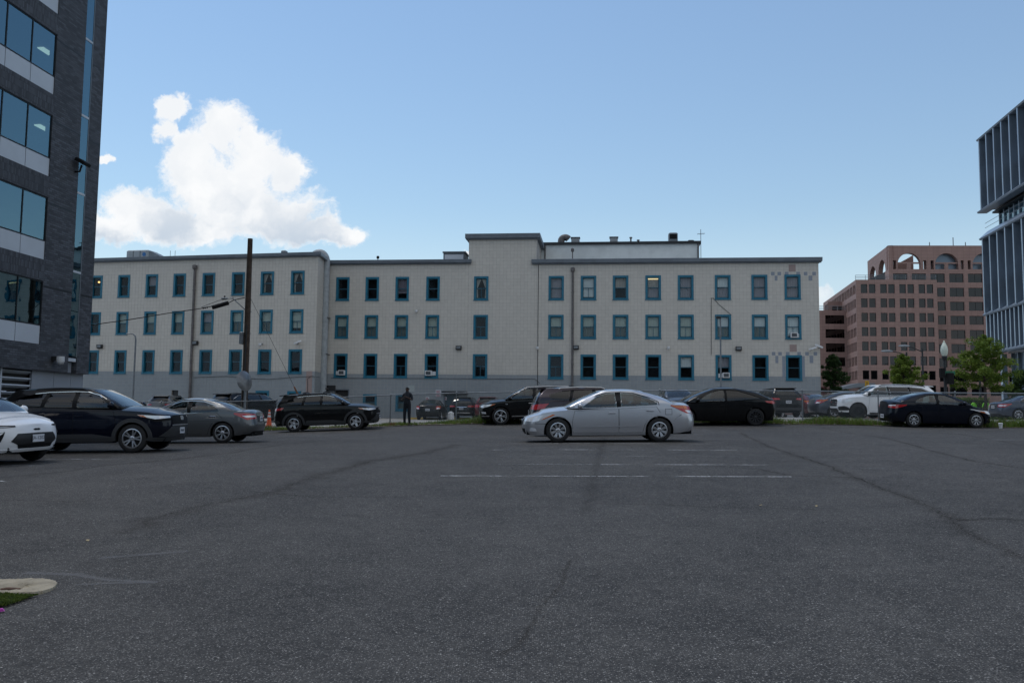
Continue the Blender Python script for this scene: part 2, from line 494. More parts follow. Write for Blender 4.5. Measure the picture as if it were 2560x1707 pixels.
def asphalt(name, lo, hi, speck, warm=0.0):
    m = bpy.data.materials.new(name); m.use_nodes = True
    nt = m.node_tree; k = N(nt); b = nt.nodes['Principled BSDF']
    tc = k.n('ShaderNodeTexCoord').outputs['Object']
    big = k.noise(tc, 0.16, 5, 0.6); mid = k.noise(tc, 1.3, 5, 0.65); fine = k.noise(tc, 26, 4, 0.75)
    t = k.math('ADD', k.math('MULTIPLY', k.maprange(big, 0.3, 0.7), 0.55), k.math('MULTIPLY', k.maprange(mid, 0.3, 0.7), 0.45))
    coarse = k.noise(tc, 9.0, 5, 0.75)
    t = k.math('ADD', k.math('MULTIPLY', t, 0.8), k.math('MULTIPLY', k.maprange(fine, 0.3, 0.7), 0.22))
    t = k.math('ADD', t, k.math('MULTIPLY', k.math('SUBTRACT', k.maprange(coarse, 0.32, 0.68), 0.4), 0.5))
    c = k.mix(t, lo, hi)
    vo = k.n('ShaderNodeTexVoronoi', feature='F1'); k.put(vo.inputs['Vector'], tc); vo.inputs['Scale'].default_value = 80
    sepc = k.n('ShaderNodeSeparateColor'); k.put(sepc.inputs[0], vo.outputs['Color'])
    stone = k.math('MULTIPLY', k.maprange(sepc.outputs[0], 0.35, 1.0), k.maprange(vo.outputs['Distance'], 0.55, 0.2))
    c = k.mix(k.math('MULTIPLY', stone, 0.78), c, speck)
    vo2 = k.n('ShaderNodeTexVoronoi', feature='F1'); k.put(vo2.inputs['Vector'], tc); vo2.inputs['Scale'].default_value = 38
    sep2 = k.n('ShaderNodeSeparateColor'); k.put(sep2.inputs[0], vo2.outputs['Color'])
    st2 = k.math('MULTIPLY', k.maprange(sep2.outputs[1], 0.86, 1.0), k.maprange(vo2.outputs['Distance'], 0.33, 0.15))
    c = k.mix(k.math('MULTIPLY', st2, 0.8), c, tuple(min(1, x * 1.4) for x in speck))
    dark = k.maprange(k.noise(k.vmath('ADD', tc, (31, 7, 0)), 70, 3, 0.7), 0.48, 0.64)
    c = k.mix(k.math('MULTIPLY', dark, 0.85), c, (0.018, 0.018, 0.02))
    st = k.maprange(k.noise(k.vmath('ADD', tc, (11, 3, 0)), 0.33, 6, 0.7), 0.56, 0.78)
    c = k.mix(k.math('MULTIPLY', st, 0.35), c, (0.03, 0.027, 0.025))
    k.put(b.inputs['Base Color'], c)
    b.inputs['Roughness'].default_value = 0.85
    b.inputs['Specular IOR Level'].default_value = 0.25
    bn = k.n('ShaderNodeBump'); bn.inputs['Strength'].default_value = 0.55; bn.inputs['Distance'].default_value = 0.012
    hgt = k.math('ADD', k.math('MULTIPLY', fine, 0.5), k.math('SUBTRACT', 0.5, vo.outputs['Distance']))
    k.put(bn.inputs['Height'], hgt); k.put(b.inputs['Normal'], bn.outputs[0])
    return m

MT['asphalt'] = asphalt('lot_asphalt', (0.030, 0.029, 0.0285), (0.090, 0.086, 0.081), (0.40, 0.385, 0.365))
MT['backlot'] = mat('backlot_paving', (0.30, 0.29, 0.27), 0.9, var=0.3, vscale=0.5, bump=0.3, dirt=0.3)
MT['street'] = mat('street_asphalt', (0.10, 0.10, 0.105), 0.9, var=0.3, vscale=0.3)
MT['soil'] = mat('verge_soil', (0.13, 0.105, 0.075), 0.95, var=0.45, vscale=2.5, bump=0.8, bscale=25)
MT['earth'] = mat('ground', (0.16, 0.16, 0.15), 0.95, var=0.3, vscale=0.05)
MT['concrete'] = mat('concrete', (0.33, 0.285, 0.21), 0.9, var=0.25, vscale=5, bump=0.6, bscale=60, dirt=0.25)

xs_lot = [-48 + i * 1.0 for i in range(105)]
tt = [i / 56 for i in range(57)]
lot = sheet('parking_lot', xs_lot, lambda x: [-10 + (edge_y(x) + 0.45 + 10) * t for t in tt], 0.0, MT['asphalt'])
sheet('verge', [-48 + i * 0.5 for i in range(209)], lambda x: [edge_y(x) - 0.02 + (fence_y(x) + 0.9 - edge_y(x)) * t / 6 for t in range(7)], 0.025, MT['soil'])
sheet('back_lot', [-60 + i * 3 for i in range(37)], lambda x: [fence_y(x) + 0.4 + (100 - fence_y(x)) * t / 30 for t in range(31)], 0.005, MT['backlot'])
gx = [-2500, -900, -300, -120] + [-70 + 5 * i for i in range(31)] + [120, 300, 900, 2500]
gy = [-2500, -600, -100] + [-30 + 5 * i for i in range(27)] + [140, 200, 320, 600, 1500, 4500]
sheet('ground', gx, lambda x: gy, -0.06, MT['earth'])

def ribbon(name, pts, w, m, parent=lot, dz=0.004, uv=False, jit=0.0, sub=6, wj=0.0):
    """a strip of a given width laid on the asphalt along world points"""
    P = []
    for i in range(len(pts) - 1):
        a, b = Vector(pts[i]), Vector(pts[i + 1])
        for j in range(sub):
            P.append(a.lerp(b, j / sub))
    P.append(Vector(pts[-1]))
    rnd = random.Random(hash(name) % 1000 + len(P) + int(abs(P[0].x) * 100))
    vs, uvs, fs = [], [], []
    for i, p in enumerate(P):
        t = (P[min(i + 1, len(P) - 1)] - P[max(i - 1, 0)]); t.z = 0; t.normalize()
        nn = Vector((-t.y, t.x, 0))
        c = p + nn * (rnd.uniform(-jit, jit) if 0 < i < len(P) - 1 else 0)
        ww = w * (1 + rnd.uniform(-wj, wj))
        for s in (-1, -0.33, 0.33, 1):
            q = c + nn * s * ww / 2
            vs.append((q.x, q.y, gz(q.x, q.y) + dz)); uvs.append((i / len(P), (s + 1) / 2))
    for i in range(len(P) - 1):
        for k_ in range(3):
            a = i * 4 + k_
            fs.append((a, a + 1, a + 5, a + 4))
    g = G().add(vs, fs)
    me = g.mesh(name, m)
    ul = me.uv_layers.new(name='UVMap')
    for lp in me.loops:
        ul.data[lp.index].uv = uvs[lp.vertex_index]
    return link(name, me, parent)

MT['line'] = worn('road_paint', (0.52, 0.53, 0.54), 0.455, 1.4, base_noise=24)
MT['line_old'] = worn('road_paint_old', (0.36, 0.37, 0.38), 0.54, 1.2, base_noise=20)
MT['seam'] = soft_band('seam_dirt', (0.036, 0.030, 0.026), 0.18)
MT['scuff'] = soft_band('pale_scuff', (0.20, 0.20, 0.205), 0.55)
MT['crack'] = soft_band('crack', (0.022, 0.02, 0.019), 0.42)
MT['joint'] = soft_band('paving_joint', (0.040, 0.038, 0.037), 0.13)

def linepx(a, b, w, m, **kw):
    A, B = ghit(*a), ghit(*b)
    n = max(2, int((B - A).length / 1.0))
    return ribbon('parking_line', [A.lerp(B, i / n) for i in range(n + 1)], w, m, dz=0.006, sub=1, **kw)

for a, b, m in [((1102, 1189.5), (1490, 1190.6), 'line'), ((1494, 1190.7), (1979, 1192), 'line'), ((1240, 1160.5), (1490, 1161.2), 'line_old'), ((1500, 1161.3), (1921, 1162.3), 'line'),
                ((1250, 1141), (1494, 1141.3), 'line_old'), ((1504, 1141.3), (1881, 1141.8), 'line_old'), ((1230, 1124.6), (1843, 1125.5), 'line'), ((1280, 1109), (1815, 1110), 'line'),
                ((1560, 1097), (1797, 1097.5), 'line_old'), ((1735, 1085.5), (1782, 1085.8), 'line'), ((1700, 1076), (1766, 1076.5), 'line_old'), ((1270, 1117.5), (1320, 1117.5), 'line_old'),
                ((114, 1148), (305, 1148.5), 'line'), ((0, 1163.5), (116, 1164.5), 'line_old'), ((432, 1122), (573, 1122.5), 'line_old'), ((660, 1099), (800, 1100), 'line_old'),
                ((690, 1090), (822, 1090.5), 'line_old'), ((770, 1081.5), (880, 1080.5), 'line_old'), ((2305, 1080.8), (2558, 1083.5), 'line_old'), ((2446, 1099), (2600, 1099.5), 'line'),
                ((2262, 1075.5), (2380, 1076.5), 'line_old'), ((2150, 1170), (2230, 1172), 'line_old')]:
    linepx(a, b, 0.10, MT[m])

def zr(L):
    return [(1280 + x / 1.8375, 1060 + y / 1.8375) for x, y in L]
def zl(L):
    return [(x / 1.8375, 1100 + y / 1.8375) for x, y in L]
SEAMS = [(zr([(1050, 40), (1160, 95), (1290, 140), (1420, 180), (1560, 240), (1680, 290), (1820, 335), (1900, 375), (2030, 440), (2080, 490), (2200, 550), (2352, 615), (2500, 680)]), 0.5, 0.03),
         (zr([(1420, 15), (1700, 60), (1900, 115), (2090, 165), (2250, 190), (2400, 212)]), 0.4, 0.02),
         (zr([(1800, 20), (2050, 45), (2352, 100), (2450, 120)]), 0.3, 0.0),
         (zr([(380, 365), (560, 368), (760, 372), (950, 385), (1150, 383), (1400, 395), (1520, 401)]), 0.12, 0.02),
         (zr([(870, 185), (1150, 210), (1280, 238), (1400, 240), (1560, 246)]), 0.25, 0.025),
         (zl([(2100, 20), (1950, 60), (1700, 100), (1450, 165), (1270, 235), (1100, 270), (880, 310), (750, 345), (560, 430)]), 0.95, 0.02),
         (zl([(0, 172), (250, 150), (500, 115), (800, 90), (1050, 60), (1300, 20), (1480, 3)]), 0.5, 0.0),
         (zl([(1260, 245), (1430, 262), (1600, 260), (1860, 262)]), 0.14, 0.018),
         (zr([(265, 620), (240, 690), (235, 720), (190, 780), (140, 830), (70, 960), (30, 1020), (-60, 1060)]), 0.10, 0.012),
         (zr([(2040, 440), (2200, 436), (2352, 440), (2450, 448)]), 0.3, 0.02),
         (zl([(0, 275), (160, 278), (330, 285), (520, 270)]), 0.2, 0.0)]
for pl, w, cw in SEAMS:
    P = [ghit(*p) for p in pl]
    ribbon('stained_seam', P, w, MT['seam'], dz=0.003, uv=True, jit=w * 0.12, wj=0.35)
    if cw:
        ribbon('crack', P, cw, MT['crack'], dz=0.0055, jit=0.05, sub=14, wj=0.8)
ribbon('paving_joint', [ghit(*p) for p in zr([(425, 60), (412, 110), (398, 175), (380, 240), (355, 350), (335, 400)])], 0.5, MT['joint'], dz=0.0026, jit=0.03)
ribbon('pale_scuff', [ghit(x, y) for x, y in [(60, 1432), (190, 1436), (270, 1450), (390, 1455)]], 0.22, MT['scuff'], dz=0.0025)
ribbon('pale_scuff', [ghit(x, y) for x, y in [(190, 1462), (280, 1458), (395, 1456)]], 0.16, MT['scuff'], dz=0.0035)
ribbon('pale_scuff', [ghit(x, y) for x, y in [(250, 1395), (380, 1385), (470, 1378)]], 0.35, MT['scuff'], dz=0.0030)

# ---------------------------------------------------------------- walls seen in the photograph
Q = 1.0884                                             # the photograph was measured on a 2352 px wide copy

class Wall:
    def __init__(s, A, B, base):
        s.o = Vector((A.x, A.y, base)); d = Vector((B.x - A.x, B.y - A.y, 0)); s.len = d.length
        s.u = d.normalized(); s.n = Vector((s.u.y, -s.u.x, 0)); s.base = base
        s.M = Matrix(((s.u.x, -s.n.x, 0, s.o.x), (s.u.y, -s.n.y, 0, s.o.y), (0, 0, 1, base), (0, 0, 0, 1)))
    def hit(s, px, py, back=0.0):
        r = unproject(px, py); c = Vector((0, 0, CAM_H))
        o = s.o - s.n * back
        t = (o - c).dot(s.n) / r.dot(s.n)
        p = c + r * t
        return (p - s.o).dot(s.u), p.z - s.base
    def hd(s, dx, dy, back=0.0):
        return s.hit(dx * Q, dy * Q, back)

def sub_rect(r, h):
    a0, a1, b0, b1 = r; c0, c1, d0, d1 = h
    if a1 <= c0 or a0 >= c1 or b1 <= d0 or b0 >= d1:
        return [r]
    out = []
    if a0 < c0: out.append((a0, c0, b0, b1))
    if a1 > c1: out.append((c1, a1, b0, b1))
    m0, m1 = max(a0, c0), min(a1, c1)
    if b0 < d0: out.append((m0, m1, b0, d0))
    if b1 > d1: out.append((m0, m1, d1, b1))
    return out

def wall_holes(g, u0, u1, z0, z1, holes, depth=0.3, y=0.0):
    us = sorted({u0, u1, *[min(max(h[0], u0), u1) for h in holes], *[min(max(h[1], u0), u1) for h in holes]})
    zs = sorted({z0, z1, *[min(max(h[2], z0), z1) for h in holes], *[min(max(h[3], z0), z1) for h in holes]})
    for i in range(len(us) - 1):
        for j in range(len(zs) - 1):
            a, b, c, d = us[i], us[i + 1], zs[j], zs[j + 1]
            if b - a < 1e-4 or d - c < 1e-4:
                continue
            mu, mz = (a + b) / 2, (c + d) / 2
            if any(h[0] < mu < h[1] and h[2] < mz < h[3] for h in holes):
                continue
            g.quad((a, y, c), (b, y, c), (b, y, d), (a, y, d))
    for a, b, c, d in holes:
        e = y + depth
        g.quad((a, y, c), (a, y, d), (a, e, d), (a, e, c)); g.quad((b, y, d), (b, y, c), (b, e, c), (b, e, d))
        g.quad((a, y, d), (b, y, d), (b, e, d), (a, e, d)); g.quad((b, y, c), (a, y, c), (a, e, c), (b, e, c))

TILE = 0.285
def tile_field(g, u0, u1, z0, z1, holes, jw=0.016, proud=0.007, seed=1):
    rnd = random.Random(seed)
    i0, i1 = int(u0 // TILE), int(u1 // TILE) + 1
    j0, j1 = int(z0 // TILE), int(z1 // TILE) + 1
    for j in range(j0, j1):
        for i in range(i0, i1):
            r = (max(u0, i * TILE) + jw / 2, min(u1, (i + 1) * TILE) - jw / 2, max(z0, j * TILE) + jw / 2, min(z1, (j + 1) * TILE) - jw / 2)
            if r[1] - r[0] < 0.03 or r[3] - r[2] < 0.03:
                continue
            rs = [r]
            for h in holes:
                rs = [q for x in rs for q in sub_rect(x, h)]
            p = -proud - rnd.uniform(0, 0.004)
            for a, b, c, d in rs:
                if b - a < 0.02 or d - c < 0.02:
                    continue
                g.add([(a, p, c), (b, p, c), (b, p, d), (a, p, d), (a, -0.001, c), (b, -0.001, c), (b, -0.001, d), (a, -0.001, d)],
                      [(0, 1, 2, 3), (0, 4, 5, 1), (1, 5, 6, 2), (2, 6, 7, 3), (3, 7, 4, 0)])

def tilemat(name, col, amp=0.035):
    m = bpy.data.materials.new(name); m.use_nodes = True
    nt = m.node_tree; k = N(nt); b = nt.nodes['Principled BSDF']
    tc = k.n('ShaderNodeTexCoord').outputs['Object']
    cell = k.vmath('FLOOR', k.vmath('SCALE', tc, sc=1 / TILE))
    x, y, z = k.sep(cell)[0:3]
    wn = k.n('ShaderNodeTexWhiteNoise', noise_dimensions='2D'); k.put(wn.inputs['Vector'], k.comb(x, z, 0.0))
    c = k.mix(wn.outputs[0], tuple(v * (1 - amp) for v in col), tuple(min(1, v * (1 + amp)) for v in col))
    st = k.noise(k.vmath('MULTIPLY', tc, (0.9, 1, 0.16)), 1.0, 5, 0.65)           # rain streaks
    c = k.mix(k.math('MULTIPLY', k.maprange(st, 0.5, 0.75), 0.14), c, tuple(v * 0.55 for v in col))
    gr = k.noise(tc, 0.25, 4, 0.6)
    c = k.mix(k.math('MULTIPLY', k.maprange(gr, 0.4, 0.7), 0.09), c, tuple(v * 0.7 for v in col))
    k.put(b.inputs['Base Color'], c)
    b.inputs['Roughness'].default_value = 0.55
    return m

MT['tile_cream'] = tilemat('tile_cream', (0.615, 0.58, 0.525))
MT['tile_grey'] = tilemat('tile_grey', (0.30, 0.325, 0.345))
MT['grout'] = mat('grout', (0.48, 0.45, 0.405), 0.9, var=0.2)
MT['blue'] = mat('window_blue', (0.012, 0.15, 0.235), 0.45, var=0.12, vscale=3)
MT['bluesash'] = mat('sash_blue', (0.02, 0.11, 0.165), 0.45, var=0.15)
MT['coping'] = mat('coping', (0.15, 0.175, 0.205), 0.5, var=0.12, vscale=1.5)
MT['stucco'] = mat('penthouse_stucco', (0.74, 0.76, 0.74), 0.8, var=0.1, vscale=0.7)
MT['roof'] = mat('flat_roof', (0.22, 0.22, 0.22), 0.9)
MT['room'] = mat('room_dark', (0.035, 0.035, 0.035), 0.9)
MT['winglass'] = glass('window_glass', (0.93, 0.95, 0.95), 0.03, (0.5, 0.58, 0.66), wavy=0.12)
MT['blind_green'] = mat('blind_sage', (0.50, 0.56, 0.50), 0.9)
MT['blind_white'] = mat('blind_white', (0.74, 0.78, 0.78), 0.9)
MT['blind_sky_mauve'] = mat('blind_sky_mauve', (0.33, 0.31, 0.34), 0.9)  # mauve blinds, also standing in for the sky reflection in top-row panes
MT['blind_sheer'] = mat('blind_sheer', (0.17, 0.20, 0.19), 0.9)
MT['blind_tan'] = mat('blind_tan', (0.42, 0.38, 0.34), 0.9)
MT['curtain'] = mat('curtain', (0.45, 0.42, 0.38), 0.9)
MT['plaid'] = mat('plaid', (0.22, 0.19, 0.22), 0.9)
MT['pinktile'] = mat('tile_pink', (0.36, 0.27, 0.25), 0.6, var=0.05)
MT['bluetile'] = mat('tile_bluegrey', (0.27, 0.30, 0.35), 0.6, var=0.05)
MT['pipe'] = mat('downspout', (0.13, 0.12, 0.12), 0.6, var=0.25)
MT['pipe_light'] = mat('duct_light', (0.34, 0.37, 0.39), 0.5, var=0.12)

pA = at(744 * Q, 900, 72.66); pB = at(1884 * Q, 900, 68.5)
BASE = 1.45
MAIN = Wall(pA, pB, BASE)
wA = at(130 * Q, 900, 74.2); wB = at(788, 900, 69.5)
WING = Wall(wA, wB, BASE)
blg = thing('tiled_building', 'long three-storey cream tiled building with blue window frames and grey base', 'building', MAIN.M)
MW = MAIN.M.inverted() @ WING.M                        # wing parts live in the building's frame

def mean(L):
    return sum(L) / len(L)

def window(wall, M, cx, z0, z1, w, style, name='window'):
    """casing with sill, two sashes with panes, and what hangs behind the glass"""
    a, b = cx - w / 2, cx + w / 2
    t = 0.165
    g = G()
    for r in ((a, a + t, z0, z1), (b - t, b, z0, z1)):
        g.box(r[0], r[1], -0.045, 0.17, r[2], r[3])
    g.box(a + t, b - t, -0.045, 0.17, z1 - t, z1)
    g.box(a + t, b - t, -0.02, 0.17, z0, z0 + 0.10)
    g.add([(a + t, -0.02, z0 + 0.10), (b - t, -0.02, z0 + 0.10), (b - t, 0.14, z0 + 0.17), (a + t, 0.14, z0 + 0.17)], [(0, 1, 2, 3)])
    g.box(a - 0.03, b + 0.03, -0.075, -0.046, z0 - 0.03, z0 + 0.035)
    o = g.build(name, MT['blue'], blg, M=M)
    ia, ib, i0, i1 = a + t, b - t, z0 + 0.16, z1 - t
    mid = (i0 + i1) / 2
    s = 0.05
    for nm, c, d, y in (('upper_sash', mid - 0.02, i1, 0.09), ('lower_sash', i0, mid + 0.02, 0.13)):
        q = G()
        q.box(ia, ia + s, y, y + 0.035, c, d); q.box(ib - s, ib, y, y + 0.035, c, d)
        q.box(ia + s, ib - s, y, y + 0.035, c, c + s); q.box(ia + s, ib - s, y, y + 0.035, d - s, d)
        if nm == 'lower_sash' and 'm' in style:
            q.box((ia + ib) / 2 - 0.018, (ia + ib) / 2 + 0.018, y + 0.004, y + 0.03, c + s, d - s)
        q.build(nm, MT['bluesash'], o)
        p = G(); p.box(ia + s, ib - s, y + 0.012, y + 0.018, c + s, d - s)
        p.build('pane', MT['winglass'], o)
    def hang(nm, m, f0, f1, yy=0.22):
        zt = i1 - (i1 - i0) * f0; zb = i1 - (i1 - i0) * f1
        h = G()
        n = 14
        for i in range(n):                              # shallow pleats
            x0 = ia + (ib - ia) * i / n; x1 = ia + (ib - ia) * (i + 1) / n
            y0 = yy + (0.012 if i % 2 else 0); y1 = yy + (0 if i % 2 else 0.012)
            h.quad((x0, y0, zb), (x1, y1, zb), (x1, y1, zt), (x0, y0, zt))
        h.build(nm, m, o)
    for ch, nm, m, f0, f1 in (('G', 'blind', 'blind_green', 0, 0.5), ('g', 'blind', 'blind_green', 0, 0.82), ('W', 'blind', 'blind_white', 0, 0.5), ('F', 'blind', 'blind_white', 0, 0.93),
                              ('M', 'blind', 'blind_sky_mauve', 0, 0.5), ('T', 'blind', 'blind_tan', 0, 0.5), ('P', 'curtain', 'plaid', 0, 0.72)):
        if ch in style:
            hang(nm, MT[m], f0, f1)
    for ch, m in (('s', 'blind_sheer'), ('l', 'blind_sky_mauve'), ('w', 'blind_green')):
        if ch in style:
            hang('curtain', MT[m], 0.5, 0.97, 0.26)
    if 'C' in style:                                    # tied-back curtains
        zt = i1
        for sgn, e in ((1, ia), (-1, ib)):
            c = G(); c.add([(e, 0.23, zt), (e + sgn * (ib - ia) * 0.48, 0.23, zt), (e + sgn * (ib - ia) * 0.14, 0.25, zt - (i1 - i0) * 0.45), (e + sgn * (ib - ia) * 0.18, 0.24, i0), (e, 0.23, i0)],
                           [(0, 1, 2, 3, 4) if sgn > 0 else (4, 3, 2, 1, 0)])
            c.build('curtain', MT['curtain'], o)
    return (a + 0.02, b - 0.02, z0 + 0.01, z1 - 0.02), o

def rows(wall, cols):
    """mean (z0, z1) from pairs of (x, top, bottom) on the photograph"""
    return mean([wall.hd(x, b)[1] for x, t, b in cols]), mean([wall.hd(x, t)[1] for x, t, b in cols])

W_ = [0.0]
wing_holes, main_holes = [], []
_T = WING.M.inverted() @ Vector((-(1280 - 808) / F_PX * 72.7, 72.7, BASE))
WSK = (WING.len - _T.x) / _T.y                         # the wing's end wall is not square to its front
def wskew(g):
    g.v = [(v[0] - WSK * v[1] if v[0] > WING.len - 2 and v[1] > 0 else v[0], v[1], v[2]) for v in g.v]
    return g
# wing: eight bays
wing_x = [218, 281, 345, 409, 476, 544, 611, 681]
wing_rows = [rows(WING, [(286, 630, 681), (480, 627, 680), (684, 624, 678)]), rows(WING, [(281, 715, 767), (476, 713, 767), (681, 712, 767)]), rows(WING, [(275, 803, 857), (471, 803, 858), (677, 804, 860)])]
wing_style = [['', '', 'M', '', '', '', 'C', 'C'], ['', 'Gs', 'Gs', 'Gs', 'Ms', 'Gsm', 'Gsm', 'gm'], ['', '', '', '', '', '', '', '']]
for r in range(3):
    for i, x in enumerate(wing_x):
        h, _ = window(WING, MW, WING.hd(x, 740)[0], *wing_rows[r], 1.10 + 0.05 * i / 7, wing_style[r][i])
        wing_holes.append(h)
cen_x = [785, 853, 922, 993, 1104, 1277, 1351.5, 1425.5, 1500.5, 1575.5, 1661, 1745.5, 1822]
m_rows = [rows(MAIN, [(788, 638, 691), (996, 635, 689), (1278, 632, 689), (1575, 632, 689), (1821, 632, 689)]),
          rows(MAIN, [(785, 724, 777), (992, 722, 777), (1277, 723, 778), (1575, 723, 779), (1822, 723, 780)]),
          rows(MAIN, [(783, 812, 866), (991, 812, 868), (1275, 814, 871), (1576, 815, 873), (1823, 816, 875)])]
m_style = [['', '', 'P', '', 'Cm', 'Ml', 'Fm', 'T', 'Tl', 'Ml', 'Wl', 'Ml', 'Ml'],  # top row: mauve sheets colour in the cloudy sky mirrored by the glass
           ['Gsm', 'Gsm', 'Gsm', 'Gwm', 'm', 'Gsm', 'Gs', 'Gsm', 'Gwm', 'Gwm', 'Wsm', 'Wsm', 'Fm'],
           ['', '', 'm', '', 'm', 'm', '', '', '', 'W', 'M', '', '']]
for r in range(3):
    for i, x in enumerate(cen_x):
        w = 1.13 if i < 4 else (1.19 if i == 4 else 1.24)
        h, _ = window(MAIN, None, MAIN.hd(x, 751)[0], *m_rows[r], w, m_style[r][i])
        main_holes.append(h)
# basement windows
for x, t, b in ((603, 897, 934), (676, 898, 936)):
    u, z1 = WING.hd(x, t); z0 = WING.hd(x, b)[1]
    h, _ = window(WING, MW, u, z0, z1, 1.16, '', 'basement_window'); wing_holes.append(h)
for x, t, b in ((850, 905, 943), (925, 905, 944)):
    u, z1 = MAIN.hd(x, t); z0 = MAIN.hd(x, b)[1]
    h, o_ = window(MAIN, None, u, z0, z1, 1.16, 's', 'basement_window'); main_holes.append(h)
u, z1 = WING.hd(402, 896); z0 = WING.hd(402, 908)[1]
vent_h = (u - 0.3, u + 0.3, z0, z1); wing_holes.append(vent_h)
g = G(); g.box(u - 0.3, u + 0.3, 0.12, 0.16, z0, z1)
g.build('basement_vent', MT['darkmetal'], blg, M=MW)

# doorways
def doorway(x0, x1, top, colr, name):
    a = MAIN.hd(x0, top)[0]; b, zt = MAIN.hd(x1, top)
    main_holes.append((a, b, 0.02, zt))
    g = G()
    g.box(a - 0.08, a, -0.06, 0.2, 0, zt + 0.08); g.box(b, b + 0.08, -0.06, 0.2, 0, zt + 0.08); g.box(a, b, -0.06, 0.2, zt, zt + 0.08)
    o = g.build(name, MT['coping'], blg)
    d = G(); d.box(a + 0.03, b - 0.03, 0.12, 0.17, 0.02, zt - 0.02); d.box(a + 0.2, b - 0.2, 0.105, 0.121, zt * 0.5, zt - 0.25)
    d.build('door_leaf', colr, o)
    hn = G(); hn.box(b - 0.2, b - 0.14, 0.05, 0.12, 0.95, 1.1); hn.build('handle', MT['chrome'], o)
MT['doorblue'] = mat('door_blue', (0.03, 0.075, 0.10), 0.5)
doorway(1022, 1052, 903, MT['doorblue'], 'door')
doorway(770, 800, 896, MT['room'], 'door')
g = G(); a = MAIN.hd(1000 + 14, 898)[0]; b, zt = MAIN.hd(1060 + 12, 898)
g.prism([(0, 0), (1, 0), (1, 0.25), (0, 0.25)], -0.5, 0, M=Matrix.Translation((a + 0.1, 0, zt - 0.28)) @ Matrix.Diagonal((b - a, 1, 1, 1)))
g.build('door_canopy', MT['darkmetal'], blg)

# walls
tops = {'wing': mean([WING.hd(x, y)[1] for x, y in ((230, 592), (480, 587), (735, 583))]), 'cen': mean([MAIN.hd(x, y)[1] for x, y in ((780, 599), (1060, 597))]),
        'right': mean([MAIN.hd(x, y)[1] for x, y in ((1240, 597), (1880, 592))]), 'tower': mean([MAIN.hd(x, y)[1] for x, y in ((1075, 539), (1237, 537))])}
uT0, uT1 = MAIN.hd(1077, 570)[0], MAIN.hd(1233, 570)[0]
uR = MAIN.len
zb_w = mean([WING.hd(x, y)[1] for x, y in ((300, 853), (600, 852))]); zb_m = mean([MAIN.hd(x, y)[1] for x, y in ((820, 857), (1180, 860), (1450, 864), (1850, 866))])
DEP = 17.0
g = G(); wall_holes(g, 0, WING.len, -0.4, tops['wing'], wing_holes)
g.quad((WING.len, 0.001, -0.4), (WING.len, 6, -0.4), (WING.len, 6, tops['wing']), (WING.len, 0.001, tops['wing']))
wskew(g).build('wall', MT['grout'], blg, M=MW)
g = G()
wall_holes(g, -1.0, uT0, -0.4, tops['cen'], [h for h in main_holes if h[1] < uT0])
wall_holes(g, uT0, uT1, -0.4, tops['tower'], [h for h in main_holes if uT0 < h[0] < uT1])
wall_holes(g, uT1, uR, -0.4, tops['right'], [h for h in main_holes if h[0] > uT1])
for u_, z_ in ((uT0, tops['tower']), (uT1, tops['tower']), (uR, tops['right'])):
    g.quad((u_, 0, -0.4), (u_, DEP, -0.4), (u_, DEP, z_), (u_, 0, z_))
g.build('wall', MT['grout'], blg)
for nm, wall, M, u0, u1, zt, zb, hs in (('wing', WING, MW, 0, WING.len, tops['wing'], zb_w, wing_holes), ('main', MAIN, None, -0.2, uT0, tops['cen'], zb_m, main_holes),
                                        ('tower', MAIN, None, uT0, uT1, tops['tower'], zb_m, main_holes), ('right', MAIN, None, uT1, uR, tops['right'], zb_m, main_holes)):
    g = G(); tile_field(g, u0, u1, zb, zt - 0.05, hs, seed=len(nm))
    tag(g.build('wall_tiles', MT['tile_cream'], blg, M=M), kind='stuff')
    g = G(); tile_field(g, u0, u1, 0.0, zb, hs, jw=0.009, proud=0.006, seed=len(nm) + 9)
    tag(g.build('base_tiles', MT['tile_grey'], blg, M=M), kind='stuff')
# return wall of the wing, tiled too
RET = MW @ Matrix.Translation((WING.len, 0, 0)) @ Matrix.Rotation(pi / 2 + math.atan(WSK), 4, 'Z')
g = G(); tile_field(g, 0.0, 4.6, zb_w, tops['wing'] - 0.05, []); tag(g.build('wall_tiles', MT['tile_cream'], blg, M=RET), kind='stuff')
g = G(); tile_field(g, 0.0, 4.6, 0, zb_w, [], jw=0.009); tag(g.build('base_tiles', MT['tile_grey'], blg, M=RET), kind='stuff')

# floors, back and copings
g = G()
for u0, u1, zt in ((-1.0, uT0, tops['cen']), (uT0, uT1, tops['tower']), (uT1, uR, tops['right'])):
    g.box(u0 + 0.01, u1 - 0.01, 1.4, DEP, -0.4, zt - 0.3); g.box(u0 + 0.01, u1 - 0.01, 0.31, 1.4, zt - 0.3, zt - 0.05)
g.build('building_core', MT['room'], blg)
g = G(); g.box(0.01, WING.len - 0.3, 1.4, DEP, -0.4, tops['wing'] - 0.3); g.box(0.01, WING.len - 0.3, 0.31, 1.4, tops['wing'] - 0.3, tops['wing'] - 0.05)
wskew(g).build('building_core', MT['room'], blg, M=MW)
def coping(u0, u1, zt, M=None, h=0.30, out=0.3):
    g = G()
    g.prism([(-out, -h), (-out - 0.03, 0.0), (DEP + 0.2, 0.06), (DEP + 0.2, -h)], u0, u1, M=Matrix(((0, 1, 0, 0), (1, 0, 0, 0), (0, 0, 1, 0), (0, 0, 0, 1))) )
    for i, p in enumerate(g.v):
        g.v[i] = (p[0], p[1], p[2] + zt)
    g.box(u0 + 0.05, u1 - 0.05, -0.16, -0.02, zt - h - 0.10, zt - h - 0.004)
    if M is not None: wskew(g)
    return g.build('coping', MT['coping'], blg, M=M)
